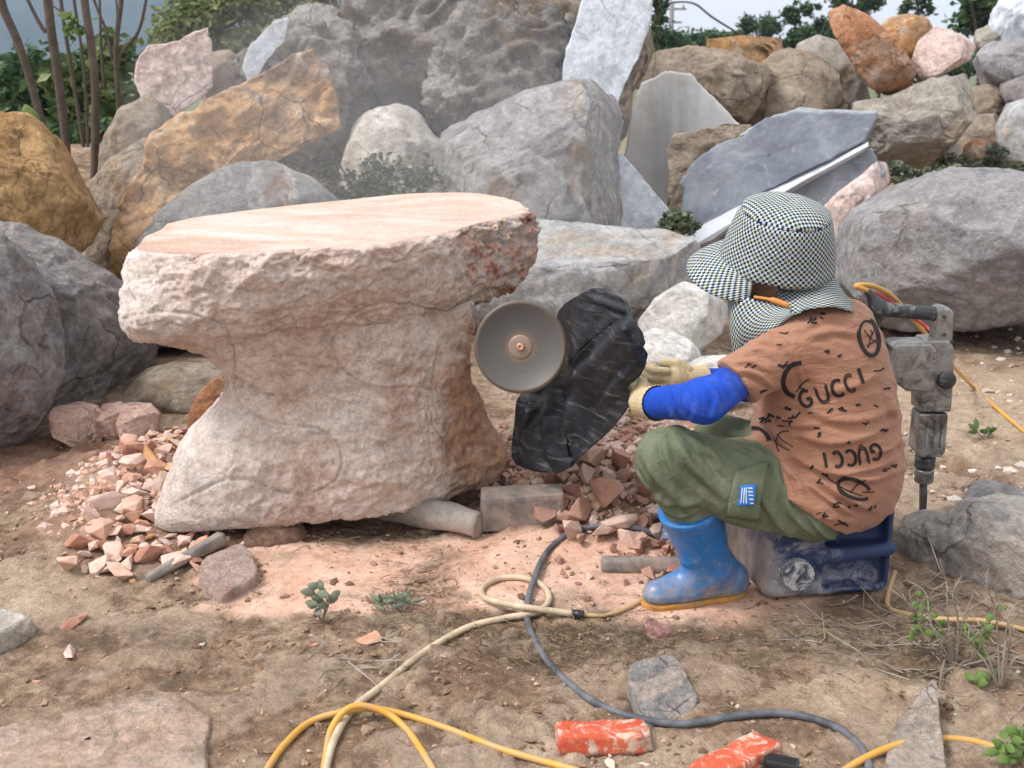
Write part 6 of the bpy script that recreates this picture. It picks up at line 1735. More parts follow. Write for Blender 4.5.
Rg = ('dusty red-pink broken stone in the rubble heap under the saw', 'broken stones heaped under the saw')
left_poly = [(108, 455), (150, 425), (190, 432), (205, 470), (165, 520), (210, 548), (200, 572), (150, 570), (118, 585), (70, 570), (85, 525), (105, 500)]
scatter(28, left_poly, set1, *Lg, 0.048, 0.076, 0.8, dense=0.46)
scatter(95, left_poly, set1, *Lg, 0.026, 0.044, 1.1, dense=0.36)
scatter(44, [(30, 490), (60, 480), (110, 455), (150, 425), (210, 430), (250, 545), (230, 560), (150, 585), (60, 580), (40, 570), (70, 530)], set1, *Lg, 0.011, 0.020, 0.8, dense=0.5)
right_poly = [(492, 405), (530, 470), (560, 475), (610, 430), (645, 425), (650, 500), (668, 530), (690, 572), (640, 585), (590, 545), (560, 548), (505, 500), (480, 430)]
scatter(18, [(530, 480), (600, 465), (655, 495), (665, 540), (600, 548), (545, 540)], set2, *Rg, 0.055, 0.10, 0.8, dense=0.46)
scatter(82, right_poly, set2, *Rg, 0.024, 0.042, 1.2, dense=0.36)
scatter(26, right_poly, set2, *Rg, 0.010, 0.018, 0.8, dense=0.5)
scatter(12, [(500, 545), (560, 545), (640, 575), (640, 600), (590, 610), (540, 590)], set2, 'pink stone flake lying in the orange slurry between the cable and the boot', 'stone flakes in the slurry', 0.012, 0.03, 0.5)

# ------------------------------------------------------------------ wood under the block
t = NT('weathered_grey_wood')
g = t.noise(1.0, 6, 0.65, 0.3, vec=t.mapping((6, 6, 60)))
c = t.ramp(t.noise(5, 6, 0.6), [(0.3, (0.19, 0.165, 0.145)), (0.6, (0.33, 0.295, 0.265)), (0.8, (0.43, 0.385, 0.345))])
c = t.mix(0.5, c, t.mix(1.0, c, t.ramp(t.noise(30, 6, 0.7), [(0.3, 0.5), (0.7, 1.4)]), 'MULTIPLY'))
c = t.mix(t.ramp(t.noise(4, 6, 0.65, vec=t.mapping(loc=(1, 5, 2))), [(0.45, 0.0), (0.65, 0.7)]), c, (0.46, 0.33, 0.26))
M['wood'] = t.done(c, 0.9, t.bump(t.noise(34, 7, 0.7), 0.7, 0.015), 0.2)
def log(name, label, a, b, ra, rb, mat, cat='log', seed=1, sides=22, n=18):
    a, b = np.array(a, float), np.array(b, float)
    ax = unit(b - a); fm = frame(ax); L = np.linalg.norm(b - a)
    ang = np.linspace(0, 2 * np.pi, sides, endpoint=False); rows = []
    for s in np.linspace(0, 1, n):
        base = np.stack([np.cos(ang), np.sin(ang)], -1)
        w = 1 + 0.30 * noise(np.stack([base[:, 0] * 1.6 + seed, base[:, 1] * 1.6, np.full(sides, s * L * 7)], -1), seed) + 0.16 * noise(np.stack([base[:, 0] * 5, base[:, 1] * 5, np.full(sides, s * L * 12 + seed)], -1), seed + 3)
        rows.append(a + ax * L * s + fm[:, 0] * (base[:, :1] * (ra + (rb - ra) * s) * w[:, None]) + fm[:, 1] * (base[:, 1:] * (ra + (rb - ra) * s) * w[:, None]))
    rows = [a + (rows[0] - a) * k - ax * 0.003 * (1 - k) for k in (0.02, 0.5, 0.93)] + rows + [b + (rows[-1] - b) * k + ax * 0.003 * (1 - k) for k in (0.93, 0.5, 0.02)]
    return tag(world_obj(name, np.concatenate(rows), [tuple(q) for q in grid_faces(len(rows), sides, True)], mat), label, cat)
la, lb_ = G(148, 583), G(222, 548)
log('driftwood_stick', 'splintered grey stick poking out from under the carved block on the left', la + [0, 0, 0.014], lb_ + [0, 0, 0.03], 0.012, 0.024, M['wood'], 'stick', 3)
e1 = G(484, 537)
log('log', 'short round-ended log under the right foot of the carved block', e1 + [-0.32, 0.16, 0.046], e1 + [-0.012, 0.0, 0.040], 0.050, 0.040, M['wood'], 'log', 7)
v, f = box_mesh((0, 0, 0), (0.25, 0.10, 0.11), None, 0.014)
bmv = G(522, 533) + [0, 0.075, 0.052]
ax_ = unit([0.97, 0.10, 0.02]); MM = np.stack([ax_, np.cross([0, 0, 1], ax_), [0, 0, 1.0]], 1)
M['wood_dark'] = plain_mat('grey_sodden_timber', (0.21, 0.185, 0.17), 0.9, 0.2, 0, 0.45, 14, 1.0, 40, ((0.42, 0.30, 0.24), 7, 0.42, 0.64))
ob = world_obj('timber', (v + 0.006 * fbm(v * 14, 3, 2)[:, None]) @ MM.T + bmv - [0.0, 0, 0], f, M['wood_dark'], None, None, False)
tag(ob, 'grey squared timber lying behind the round log at the right foot of the block', 'timber')
log('log', 'grey dusty pole lying in the slurry behind the blue boot', G(602, 572) + [0, 0.02, 0.012], G(690, 575) + [0, 0.03, 0.012], 0.024, 0.030, M['wood_dark'], 'log', 12)

# ------------------------------------------------------------------ orange bricks and plug in the foreground
t = NT('red_orange_painted_brick')
c = t.ramp(t.noise(7, 6, 0.6), [(0.3, (0.46, 0.070, 0.032)), (0.7, (0.58, 0.125, 0.060))])
c = t.mix(t.ramp(t.noise(16, 9, 0.78, 1.0), [(0.48, 0.0), (0.56, 0.9)]), c, t.ramp(t.noise(40, 4), [(0.3, (0.45, 0.30, 0.20)), (0.7, (0.68, 0.60, 0.50))]))
z_ = t.sep()[2]
c = t.mix(t.ramp(t.math('ADD', t.math('DIVIDE', z_, 0.06), t.math('MULTIPLY', t.noise(20, 5), 0.5)), [(0.50, 1.0), (0.68, 0.0)]), c, (0.16, 0.085, 0.055))
M['brick'] = t.done(c, 0.75, t.bump(t.noise(50, 6, 0.7), 0.6, 0.008), 0.3)
def brick(px, size, yaw, tilt, label, seed):
    bm = bmesh.new(); bmesh.ops.create_cube(bm, size=1.0)
    bmesh.ops.subdivide_edges(bm, edges=bm.edges[:], cuts=9, use_grid_fill=True)
    v = np.array([q.co[:] for q in bm.verts]); f = [tuple(q.index for q in x.verts) for x in bm.faces]; bm.free()
    # rounded, chipped edges
    q = v * 2; m = np.abs(q); e = np.sort(m, axis=1)
    q = np.sign(q) * m ** 1.0; q = q * (1 - 0.06 * smooth(0.7, 1.0, e[:, 1:2]))
    v = q / 2 * np.array(size)
    v = v + (0.004 * fbm(v * 40, seed, 3))[:, None] * q - 0.010 * smooth(0.25, 0.6, fbm(v * 16, seed + 5, 2))[:, None] * q * smooth(0.75, 1, e[:, 1:2])
    Rm = np.array(Matrix.Rotation(yaw, 3, 'Z') @ Matrix.Rotation(tilt, 3, 'X'))
    c = G(*px)
    o = world_obj('brick', v @ Rm.T + c + [0, 0, size[2] * 0.24], f, M['brick'])
    return tag(o, label, 'brick')
brick((603, 743), (0.195, 0.075, 0.048), 0.05, -0.12, 'broken red-orange painted brick lying beside the flat grey stone', 3)
brick((735, 768), (0.20, 0.075, 0.048), 0.62, -0.1, 'red-orange painted brick at the bottom edge beside the black plug', 9)
pp = G(782, 766, 0.02)
v, f = box_mesh((0, 0, 0), (0.065, 0.035, 0.03), np.array(Matrix.Rotation(-0.35, 3, 'Z')), 0.006)
o = world_obj('plug', v + pp, f, M['black_plastic'], None, None, False); tag(o, 'black plug lying at the bottom edge beside the orange brick', 'plug')
b = Bag()
for s in (-1, 1): b.tube(np.array([pp + [-0.03, 0.012 + s * 0.009, 0.004], pp + [-0.052, 0.020 + s * 0.009, 0.004]]), 0.0028, 8)
bb = world_obj('pin', b.verts(), b.f, M['hammer_dark'], None, o)
for k, (px, sz, lb) in enumerate([((368, 640), 0.05, 'pale dusty stone by the cream hose left of centre'), ((315, 645), 0.016, 'small pinkish stone below the leafy seedling'), ((612, 765), 0.028, 'pinkish stone at the bottom edge below the left orange brick'), ((645, 768), 0.028, 'tan stone at the bottom edge between the two orange bricks'), ((75, 625), 0.05, 'whitish stone crumbling in the mud at the left'), ((70, 655), 0.04, 'greyish stone flake in the mud below the crumbling one')]):
    o = bpy.data.objects.new('stone', set1[k]); COL.objects.link(o); p = G(*px)
    o.scale = (sz, sz * 0.8, sz * 0.5); o.location = (p[0], p[1], p[2] + sz * 0.12); o.rotation_euler = (0.1, 0.1, k); tag(o, lb, 'stone')

# ------------------------------------------------------------------ pebbles, clods, straw, twigs
def scatter_mesh(n, region, smin_, smax_, seed, weight=None, flat=0.6):
    r = np.random.default_rng(seed)
    base = []
    for k in range(6):
        bm = bmesh.new(); bmesh.ops.create_icosphere(bm, subdivisions=1, radius=1.0)
        q = np.array([x.co[:] for x in bm.verts]); fa = np.array([[y.index for y in x.verts] for x in bm.faces]); bm.free()
        base.append(q * (1 + 0.28 * r.normal(size=(len(q), 1))))
    x = r.uniform(region[0], region[1], n); y = region[2] + (region[3] - region[2]) * r.random(n) ** 1.4
    if weight is not None:
        k = r.random(n) < weight(x, y); x, y = x[k], y[k]; n = len(x)
    s = smin_ * (smax_ / smin_) ** (r.random(n) ** 2.2)
    z = ground_z(x, y)
    V, F = [], []
    for i in range(n):
        b = base[i % 6]
        a = r.uniform(0, 6.28); c_, s_ = math.cos(a), math.sin(a)
        q = b * np.array([s[i], s[i] * r.uniform(0.6, 1), s[i] * flat])
        V.append(np.stack([q[:, 0] * c_ - q[:, 1] * s_ + x[i], q[:, 0] * s_ + q[:, 1] * c_ + y[i], q[:, 2] + z[i] + s[i] * 0.15], -1)); F.append(fa + i * len(b))
    return np.concatenate(V), np.concatenate(F)
def pebble_mat(name, stops):
    t = NT(name)
    c = t.ramp(t.island(), stops, 'CONSTANT')
    c = t.mix(0.5, c, t.mix(1.0, c, t.ramp(t.noise(90, 5, 0.7), [(0.3, 0.5), (0.7, 1.4)]), 'MULTIPLY'))
    return t.done(c, 0.95, None, 0.2)
v, f = scatter_mesh(7000, (-2.2, 2.2, 1.9, 7.0), 0.002, 0.009, 4)
tag(world_obj('pebbles', v, f, pebble_mat('mixed_pebbles', [(0, (0.22, 0.14, 0.09)), (0.3, (0.34, 0.23, 0.15)), (0.55, (0.42, 0.31, 0.23)), (0.80, (0.50, 0.36, 0.28)), (0.92, (0.52, 0.43, 0.36)), (0.97, (0.46, 0.26, 0.19))]), None, None, False), 'pebbles and crumbs of stone strewn over the mud', 'pebbles', kind='stuff')
def in_heap(x, y): return np.clip(heap(x, y) * 14 - 0.30, 0, 1)
v, f = scatter_mesh(16000, (-1.9, 1.0, 2.9, 4.5), 0.008, 0.026, 34, in_heap, 0.7)
tag(world_obj('stone_rubble', v, f, pebble_mat('pink_rubble', [(0, (0.50, 0.31, 0.23)), (0.2, (0.58, 0.42, 0.35)), (0.4, (0.40, 0.23, 0.165)), (0.55, (0.62, 0.49, 0.42)), (0.75, (0.46, 0.29, 0.22)), (0.9, (0.55, 0.37, 0.25))]), None, None, False), 'fine pink rubble filling the heaps of broken stone', 'rubble', kind='stuff')
v, f = scatter_mesh(5200, (-1.6, 1.7, 1.8, 3.6), 0.004, 0.016, 14, lambda x, y: 0.2 + 0.8 * (fbm(xyz(x, y) * 2.2, 33, 3) > 0.15), 0.5)
tag(world_obj('mud_clods', v, f, pebble_mat('mud_clods', [(0, (0.17, 0.105, 0.065)), (0.35, (0.24, 0.155, 0.10)), (0.7, (0.32, 0.215, 0.145))]), None, None, False), 'small clods of brown mud crumbled over the ground', 'mud', kind='stuff')
v, f = scatter_mesh(1500, (0.7, 3.4, 3.3, 8.0), 0.008, 0.035, 24, None, 0.55)
tag(world_obj('gravel', v, f, pebble_mat('mixed_gravel', [(0, (0.28, 0.21, 0.16)), (0.4, (0.42, 0.33, 0.26)), (0.75, (0.55, 0.48, 0.42))]), None, None, False), 'loose gravel on the bare ground behind the jackhammer', 'gravel', kind='stuff')
def straw(n, px_blobs, lmin, lmax, seed, rad=0.0009, flat=True):
    r = np.random.default_rng(seed); V, F = [], []; k = 0
    while k < n:
        bx, by, sx, sy = px_blobs[r.integers(len(px_blobs))]
        c = G1(bx + r.normal() * sx, by + r.normal() * sy)
        L = r.uniform(lmin, lmax); a = r.uniform(0, 6.28); up = r.normal() * 0.12 + (0 if flat else 0.3)
        d = np.array([math.cos(a), math.sin(a), up]); d /= np.linalg.norm(d)
        mid = c + [0, 0, 0.004 + abs(r.normal()) * 0.006]
        bend = np.array([-d[1], d[0], 0]) * r.normal() * L * 0.14
        path = np.array([mid - d * L / 2, mid + bend, mid + d * L / 2])
        for q in path: q[2] = max(q[2], gz1(q[0], q[1]) + 0.002)
        vv, fa = tube_mesh(path, rad * r.uniform(0.6, 1.3), 4, False)
        V.append(vv); F += [tuple(i + 12 * k for i in q) for q in fa]; k += 1
    return np.concatenate(V), F
t = NT('dry_straw'); M['straw'] = t.done(t.ramp(t.island(), [(0, (0.07, 0.048, 0.030)), (0.5, (0.15, 0.105, 0.065)), (0.85, (0.30, 0.225, 0.145))]), 0.95, None, 0.15)
v, f = straw(1500, [(425, 600, 26, 32), (545, 650, 40, 22), (590, 640, 50, 25), (640, 650, 40, 22), (480, 640, 40, 18), (850, 640, 60, 22), (950, 640, 40, 30), (400, 620, 45, 18), (760, 660, 60, 25), (370, 545, 60, 8)], 0.010, 0.042, 3)
tag(world_obj('straw_litter', v, f, M['straw'], None, None, False), 'dry straw and root litter trodden into the mud', 'straw', kind='stuff')
t = NT('grey_dry_twig'); M['twig'] = t.done(t.ramp(t.noise(12, 5), [(0.3, (0.16, 0.125, 0.095)), (0.7, (0.36, 0.31, 0.26))]), 0.9, None, 0.2)
v, f = straw(90, [(945, 655, 42, 30), (990, 640, 30, 35), (900, 630, 30, 20), (830, 640, 40, 20), (370, 660, 30, 14)], 0.08, 0.26, 6, 0.0016, False)
tag(world_obj('dry_twigs', v, f, M['twig'], None, None, False), 'tangle of dry grey twigs below the streaked rock', 'twigs', kind='stuff')
# ------------------------------------------------------------------ vegetation, hills, haze
def leaves(pts, size, seed, up=0.3, long=1.6):
    r = np.random.default_rng(seed); n = len(pts)
    a = r.normal(size=(n, 3)); a[:, 2] *= 0.6; a /= np.linalg.norm(a, axis=1)[:, None]
    b = r.normal(size=(n, 3)); b[:, 2] += up; b -= a * (a * b).sum(1)[:, None]; b /= np.linalg.norm(b, axis=1)[:, None]
    c = np.cross(a, b)
    s = (size * r.uniform(0.6, 1.3, n))[:, None]
    v = np.stack([pts - a * s * long / 2, pts + c * s / 2 + b * s * 0.12, pts + a * s * long / 2, pts - c * s / 2 + b * s * 0.12], 1).reshape(-1, 3)
    f = np.arange(4 * n).reshape(-1, 4)
    return v, f
def clumps(c, rad, n, nclump, seed, hollow=0.55):
    """leaf places: uneven clumps spread through an ellipsoid"""
    r = np.random.default_rng(seed)
    k = r.normal(size=(nclump, 3)); k /= np.linalg.norm(k, axis=1)[:, None]
    k *= r.uniform(hollow, 1.0, (nclump, 1))
    cs = r.uniform(0.10, 0.34, nclump)
    w = cs ** 2; pick = r.choice(nclump, n, p=w / w.sum())
    q = r.normal(size=(n, 3)) * 0.55
    return np.asarray(c) + (k[pick] + q * cs[pick][:, None]) * np.asarray(rad)
def leaf_mat(name, stops):
    t = NT(name)
    c = t.ramp(t.island(), stops)
    b = t.n('ShaderNodeBsdfPrincipled'); t.put(b.inputs['Base Color'], c); b.inputs['Roughness'].default_value = 0.65; b.inputs['Specular IOR Level'].default_value = 0.3
    tr = t.n('ShaderNodeBsdfTranslucent'); t.link(c, tr.inputs['Color'])
    m = t.n('ShaderNodeMixShader'); m.inputs[0].default_value = 0.3
    t.link(b.outputs[0], m.inputs[1]); t.link(tr.outputs[0], m.inputs[2]); t.link(m.outputs[0], t.out.inputs['Surface'])
    return t.m
M['leaf_dark'] = leaf_mat('dark_green_leaves', [(0, (0.020, 0.045, 0.018)), (0.5, (0.040, 0.085, 0.030)), (0.85, (0.085, 0.150, 0.050)), (1, (0.16, 0.22, 0.09))])
M['leaf_mid'] = leaf_mat('mid_green_leaves', [(0, (0.040, 0.070, 0.020)), (0.5, (0.085, 0.135, 0.040)), (0.9, (0.17, 0.22, 0.075)), (1, (0.27, 0.29, 0.13))])
M['leaf_dusty'] = leaf_mat('dusty_green_leaves', [(0, (0.060, 0.085, 0.045)), (0.5, (0.13, 0.165, 0.095)), (0.85, (0.24, 0.265, 0.18)), (1, (0.42, 0.42, 0.36))])
M['leaf_fresh'] = leaf_mat('fresh_green_leaves', [(0, (0.085, 0.15, 0.035)), (0.6, (0.16, 0.25, 0.065)), (1, (0.28, 0.36, 0.12))])
M['leaf_grey'] = leaf_mat('grey_green_leaves', [(0, (0.135, 0.16, 0.105)), (0.6, (0.225, 0.25, 0.175)), (1, (0.36, 0.37, 0.29))])
M['bark'] = plain_mat('grey_brown_bark', (0.10, 0.078, 0.062), 0.9, 0.15, 0, 0.35, 14, 0.6, 50)
M['leaf_olive'] = leaf_mat('olive_green_leaves', [(0, (0.085, 0.115, 0.045)), (0.5, (0.17, 0.21, 0.085)), (0.9, (0.28, 0.31, 0.14)), (1, (0.38, 0.38, 0.20))])
def plant(name, label, cat, base, stems, crown_pts, leaf, leafmat, seed, stem_r=0.02, group=None, crown='crown', trunk='trunk', long=1.6):
    base = np.array(base, float)
    o = empty(name, base, label, cat, group)
    if stems:
        b = Bag()
        for s in stems:
            c = catmull(np.array(s[0], float), 6); b.tube(c, np.linspace(s[1], s[2], len(c)), 7)
        world_obj(trunk, b.verts(), b.f, M['bark'], None, o)
    if crown_pts is not None and len(crown_pts):
        v, f = leaves(crown_pts, leaf, seed, long=long); world_obj(crown, v, f, leafmat, None, o, False)
    return o
def tree(name, label, cat, px, d, rad, base_px, n, leaf, mat, seed, nclump=26, trunk_r=0.06, hollow=0.45):
    c = P(px[0], px[1], d); b = np.array([c[0], d, float(ground_z(c[0], d))])
    r = np.random.default_rng(seed)
    st = [([b - [0, 0, 0.1], b + (c - b) * 0.5 + [0.05, 0, 0], c + [0, 0, rad[2] * 0.3]], trunk_r, trunk_r * 0.35)]
    for k in range(6):
        e = c + r.normal(size=3) * np.array(rad) * 0.45
        m = b + (c - b) * r.uniform(0.4, 0.8)
        st.append(([m, (m + e) / 2 + [0, 0, 0.1 * rad[2]], e], trunk_r * 0.5, trunk_r * 0.12))
    return plant(name, label, cat, b, st, clumps(c, rad, n, nclump, seed, hollow), leaf, mat, seed)
# left: dense bushes behind the saplings
tree('bush', 'dense dark green bush at the left edge behind the saplings', 'bush', (-5, 140), 11.5, (0.85, 0.8, 0.62), None, 9000, 0.075, M['leaf_dark'], 3, 60, 0.05)
tree('bush', 'dark green bush behind the middle saplings', 'bush', (62, 128), 12.2, (0.75, 0.7, 0.70), None, 8000, 0.075, M['leaf_dark'], 4, 55, 0.05)
tree('bush', 'lighter leafy bush between the saplings and the pink slab', 'bush', (106, 118), 10.6, (0.55, 0.5, 0.62), None, 4500, 0.085, M['leaf_mid'], 5, 40, 0.04)
tree('bush', 'round green bush on the hill behind the leaning blue-white slab', 'bush', (240, 22), 16.0, (1.15, 1.0, 0.75), None, 11000, 0.075, M['leaf_olive'], 6, 70, 0.06)
tree('bush', 'yellowish green bush on the hill behind the grey rocks', 'bush', (325, 20), 17.0, (1.0, 0.9, 0.62), None, 9000, 0.075, leaf_mat('yellow_green_leaves', [(0, (0.11, 0.13, 0.045)), (0.6, (0.23, 0.25, 0.09)), (1, (0.38, 0.37, 0.16))]), 7, 60, 0.06)
tree('bush', 'dark low bush at the foot of the saplings above the ochre boulder', 'bush', (72, 172), 9.7, (0.85, 0.5, 0.42), None, 6000, 0.06, M['leaf_dark'], 8, 50, 0.03)
# saplings with bare stems
sap = [('leaning bare grey sapling at the far left edge', 8.6, [([(-4, -25), (3, 8), (17, 40), (30, 80), (45, 135), (55, 190)], 0.034, 0.028)], []),
       ('forked bare sapling second from the left edge', 8.3, [([(46, -20), (48, 2), (51, 30), (57, 70), (65, 135), (70, 200)], 0.033, 0.033), ([(46, 32), (40, 24), (28, 0), (22, -20)], 0.017, 0.010)], []),
       ('straight slender sapling with a few leaves near its top', 8.0, [([(83, -25), (85, 5), (91, 44), (95, 88), (95, 140), (95, 200)], 0.027, 0.030), ([(52, 5), (64, 14), (80, 26), (88, 32)], 0.006, 0.006)], [(70, 21), (76, 24), (71, 33), (80, 28)]),
       ('thin twin-stemmed sapling between the two thicker ones', 9.0, [([(60, -20), (61, 2), (68, 49), (76, 98), (84, 150), (88, 190)], 0.015, 0.017), ([(73, -20), (74, 0), (82, 53), (86, 100), (88, 150)], 0.012, 0.012)], []),
       ('bare sapling branching into many stems beside the pink slab', 8.6, [([(122, -20), (121, 2), (116, 49), (119, 105), (121, 140), (122, 200)], 0.018, 0.024), ([(148, -20), (146, 0), (138, 32), (121, 54), (118, 70)], 0.010, 0.014), ([(88, -20), (94, 0), (101, 18), (107, 33), (112, 60)], 0.010, 0.012), ([(99, -20), (100, 10), (101, 45), (104, 90)], 0.009, 0.011), ([(112, -20), (117, 8), (116, 36)], 0.006, 0.009)], [])]
for k, (lb, d, st, lf) in enumerate(sap):
    stems = []
    for pts, r0, r1 in st:
        w = [P(x, y, d) for x, y in pts]
        stems.append((w, r0, r1))
    w = stems[0][0]; w[-1] = np.array([w[-1][0], d, float(ground_z(w[-1][0], d)) - 0.05])
    lp = None
    if lf:
        r = np.random.default_rng(9); lp = np.concatenate([P(x, y, d) + r.normal(size=(9, 3)) * 0.025 for x, y in lf])
    plant('sapling', lb, 'sapling', w[-1], stems, lp, 0.05, M['leaf_fresh'], 8)
# young broad leaf by the ochre boulder
def leaf_blade(name, a, tip, width, mat, parent, curl=0.15):
    a, tip = np.array(a, float), np.array(tip, float)
    ax = tip - a; L = np.linalg.norm(ax); ax /= L
    side = unit(np.cross(ax, unit(CAM - a))); nn = np.cross(side, ax)
    rows = []
    for s in np.linspace(0, 1, 7):
        w = width * math.sin(math.pi * min(max(s, 0.03), 0.985)) ** 0.7 / 2
        c = a + ax * L * s - nn * curl * L * s * s
        rows += [c - side * w + nn * w * 0.35, c, c + side * w + nn * w * 0.35]
    o = world_obj(name, np.array(rows), [tuple(q) for q in grid_faces(7, 3)], mat, None, parent)
    md = o.modifiers.new('thickness', 'SOLIDIFY'); md.thickness = 0.0008
    return o
sb = P(34, 140, 5.7)
o = empty('leaf_shoot', sb, 'single bright green broad leaf standing behind the ochre boulder', 'plant')
leaf_blade('leaf', P(36, 134, 5.7), P(25, 104, 5.7), 0.085, M['leaf_fresh'], o)
b = Bag(); b.tube(np.array([P(36, 134, 5.7), P(40, 180, 5.7), np.array([P(40, 180, 5.7)[0], 5.7, 0.0])]), 0.006, 6); world_obj('stem', b.verts(), b.f, M['bark'], None, o)
# shrub among the boulders behind the block
sc0 = P(378, 172, 6.6); gb = np.array([sc0[0], 6.6, float(ground_z(sc0[0], 6.6))])
plant('shrub', 'small dusty green shrub growing behind the flat top of the block', 'shrub', gb,
      [([gb, gb + (sc0 - gb) * 0.6 + [dx, 0, 0], sc0 + [dx * 4, dy, 0.05]], 0.012, 0.004) for dx, dy in ((-0.06, 0.05), (0.0, -0.05), (0.05, 0.1), (0.08, -0.1))],
      clumps(sc0 + [0, 0, -0.12], (0.36, 0.25, 0.26), 3600, 46, 12, 0.2), 0.028, M['leaf_dusty'], 12, crown='foliage', trunk='stems')
for k, (px, d, rad, lb) in enumerate([((985, 160), 9.0, (0.35, 0.2, 0.10), 'low dusty green weeds at the foot of the right-hand stack'), ((905, 172), 8.0, (0.35, 0.2, 0.10), 'low weeds below the big tan boulder'), ((676, 222), 6.6, (0.14, 0.12, 0.10), 'tuft of weeds in the gap left of the dark banded slab'), ((650, 236), 7.3, (0.15, 0.1, 0.12), 'green weeds behind the pale triangular slab')]):
    c = P(px[0], px[1], d); c[2] = max(c[2], float(ground_z(c[0], c[1])) + 0.05)
    plant('weeds', lb, 'weeds', [c[0], c[1], float(ground_z(c[0], c[1]))], None, clumps(c, rad, 900, 20, 40 + k, 0.1), 0.03, M['leaf_dusty'], 40 + k, crown='foliage')
# right-hand skyline
tree('tree', 'low dark green trees on the skyline left of the square orange block', 'trees', (690, 46), 42, (2.0, 1.0, 0.75), None, 6000, 0.11, M['leaf_dark'], 21, 30, 0.1)
tree('tree', 'small pointed dark tree on the skyline above the square orange block', 'tree', (756, 36), 46, (1.0, 0.6, 0.75), None, 3500, 0.11, M['leaf_dark'], 22, 18, 0.1)
tree('tree', 'dark green tree on the skyline left of the rust orange boulder', 'tree', (812, 34), 34, (0.95, 0.8, 0.85), None, 5500, 0.095, M['leaf_dark'], 23, 26, 0.1)
tree('tree', 'dark treetop on the skyline above the rust orange boulder', 'tree', (852, 2), 36, (0.75, 0.6, 0.5), None, 2600, 0.095, M['leaf_dark'], 24, 16, 0.09)
tree('tree', 'small sparse tree on the skyline between the two orange boulders', 'tree', (917, 8), 32, (0.38, 0.4, 0.42), None, 900, 0.085, M['leaf_dark'], 25, 14, 0.05)
tree('tree', 'leafy dark tree at the top right behind the stack of boulders', 'tree', (985, 12), 20, (0.75, 0.6, 0.55), None, 3000, 0.085, M['leaf_dark'], 26, 26, 0.06, 0.3)
tree('tree', 'low green trees on the skyline in the gap right of the upright slab', 'trees', (880, 62), 30, (3.2, 0.8, 0.5), None, 6000, 0.10, M['leaf_dark'], 27, 40, 0.06)
# vine-covered post and the utility pole, with one sagging wire
pb = P(657, 60, 13.5); pb = np.array([pb[0], 13.5, float(ground_z(pb[0], 13.5))]); ptop = P(659, -25, 13.5)
o = empty('post', pb, 'post overgrown with dark green vine right of the upright pale slab', 'post')
b = Bag(); b.tube(np.array([pb, ptop]), 0.045, 10); world_obj('pole', b.verts(), b.f, M['bark'], None, o)
r = np.random.default_rng(31); s = r.random(1100)[:, None]
vp = pb + (ptop - pb) * s + r.normal(size=(1100, 3)) * [0.055, 0.055, 0.05]
v, f = leaves(vp, 0.06, 31); world_obj('vine', v, f, M['leaf_dark'], None, o, False)
ub = P(671, 60, 60); ub = np.array([ub[0], 60, 0.0]); ut = P(672, 4, 60)
M['pole'] = plain_mat('weathered_concrete_pole', (0.22, 0.21, 0.20), 0.9)
o = empty('utility_pole', ub, 'distant utility pole with crossarms on the skyline', 'utility pole')
b = Bag(); b.tube(np.array([ub, ut]), [0.16, 0.11], 8); world_obj('pole', b.verts(), b.f, M['pole'], None, o)
for h in (0.25, 0.9):
    v, f = box_mesh(ut - [0, 0, h], (1.5 if h < 0.5 else 1.1, 0.1, 0.1)); world_obj('crossarm', v, f, M['pole'], None, o, False)
    for q in (-0.6, 0.0, 0.6):
        if h > 0.5 and q: continue
        v, f = lathe_mesh([(0, 0.0), (0.05, 0.0), (0.05, 0.1), (0.03, 0.18), (0, 0.18)], ut - [0, 0, h - 0.05] + [q, 0, 0], (0, 0, 1), 8); world_obj('insulator', v, f, M['pole'], None, o)
wp = [P(678, 2, 22), P(695, 4, 22), P(712, 17, 22), P(738, 33, 22), P(765, 48, 22)]
cable('vine_branch', 'bare drooping branch against the sky right of the vine-covered post', catmull(np.array([P(656, 6, 13.6)] + wp), 8), [0.02], M['bark'], 'branch', 6)

# weeds in the foreground
def seedling(label, base_px, stems, leaf_len, leaf_w, mat, seed, group=None):
    b0 = G(*base_px)
    o = empty('seedling', b0, label, 'plant', group)
    r = np.random.default_rng(seed); bg = Bag()
    for tip_px, dd, n in stems:
        tip = P(tip_px[0], tip_px[1], b0[1] + dd)
        mid = (b0 + tip) / 2 + np.array([0.01 * r.normal(), 0, 0.01])
        c = catmull(np.array([b0, mid, tip]), 6); bg.tube(c, np.linspace(0.0026, 0.0012, len(c)), 6)
        for k in range(n):
            s = 0.35 + 0.65 * (k + 1) / n
            a = c[min(int(s * (len(c) - 1)), len(c) - 1)]
            d = unit(np.array([r.normal(), r.normal() * 0.7, 0.35 + 0.3 * r.normal()]))
            leaf_blade('leaf', a, a + d * leaf_len * r.uniform(0.7, 1.2), leaf_w * r.uniform(0.8, 1.2), mat, o, 0.25)
    world_obj('stem', bg.verts(), bg.f, M['twig'], None, o)
    return o
seedling('grey-green leafy seedling in the mud below the carved block', (322, 622), [((311, 590), 0.0, 4), ((320, 587), 0.02, 4), ((330, 596), -0.02, 4), ((318, 604), -0.02, 3)], 0.034, 0.019, M['leaf_grey'], 3)
o = seedling('dusty grey-green fern-like weed beside the slurry', (402, 612), [((380, 602), 0, 7), ((392, 598), 0.03, 6), ((410, 600), 0.01, 6), ((385, 610), -0.02, 5)], 0.05, 0.009, M['leaf_grey'], 4)
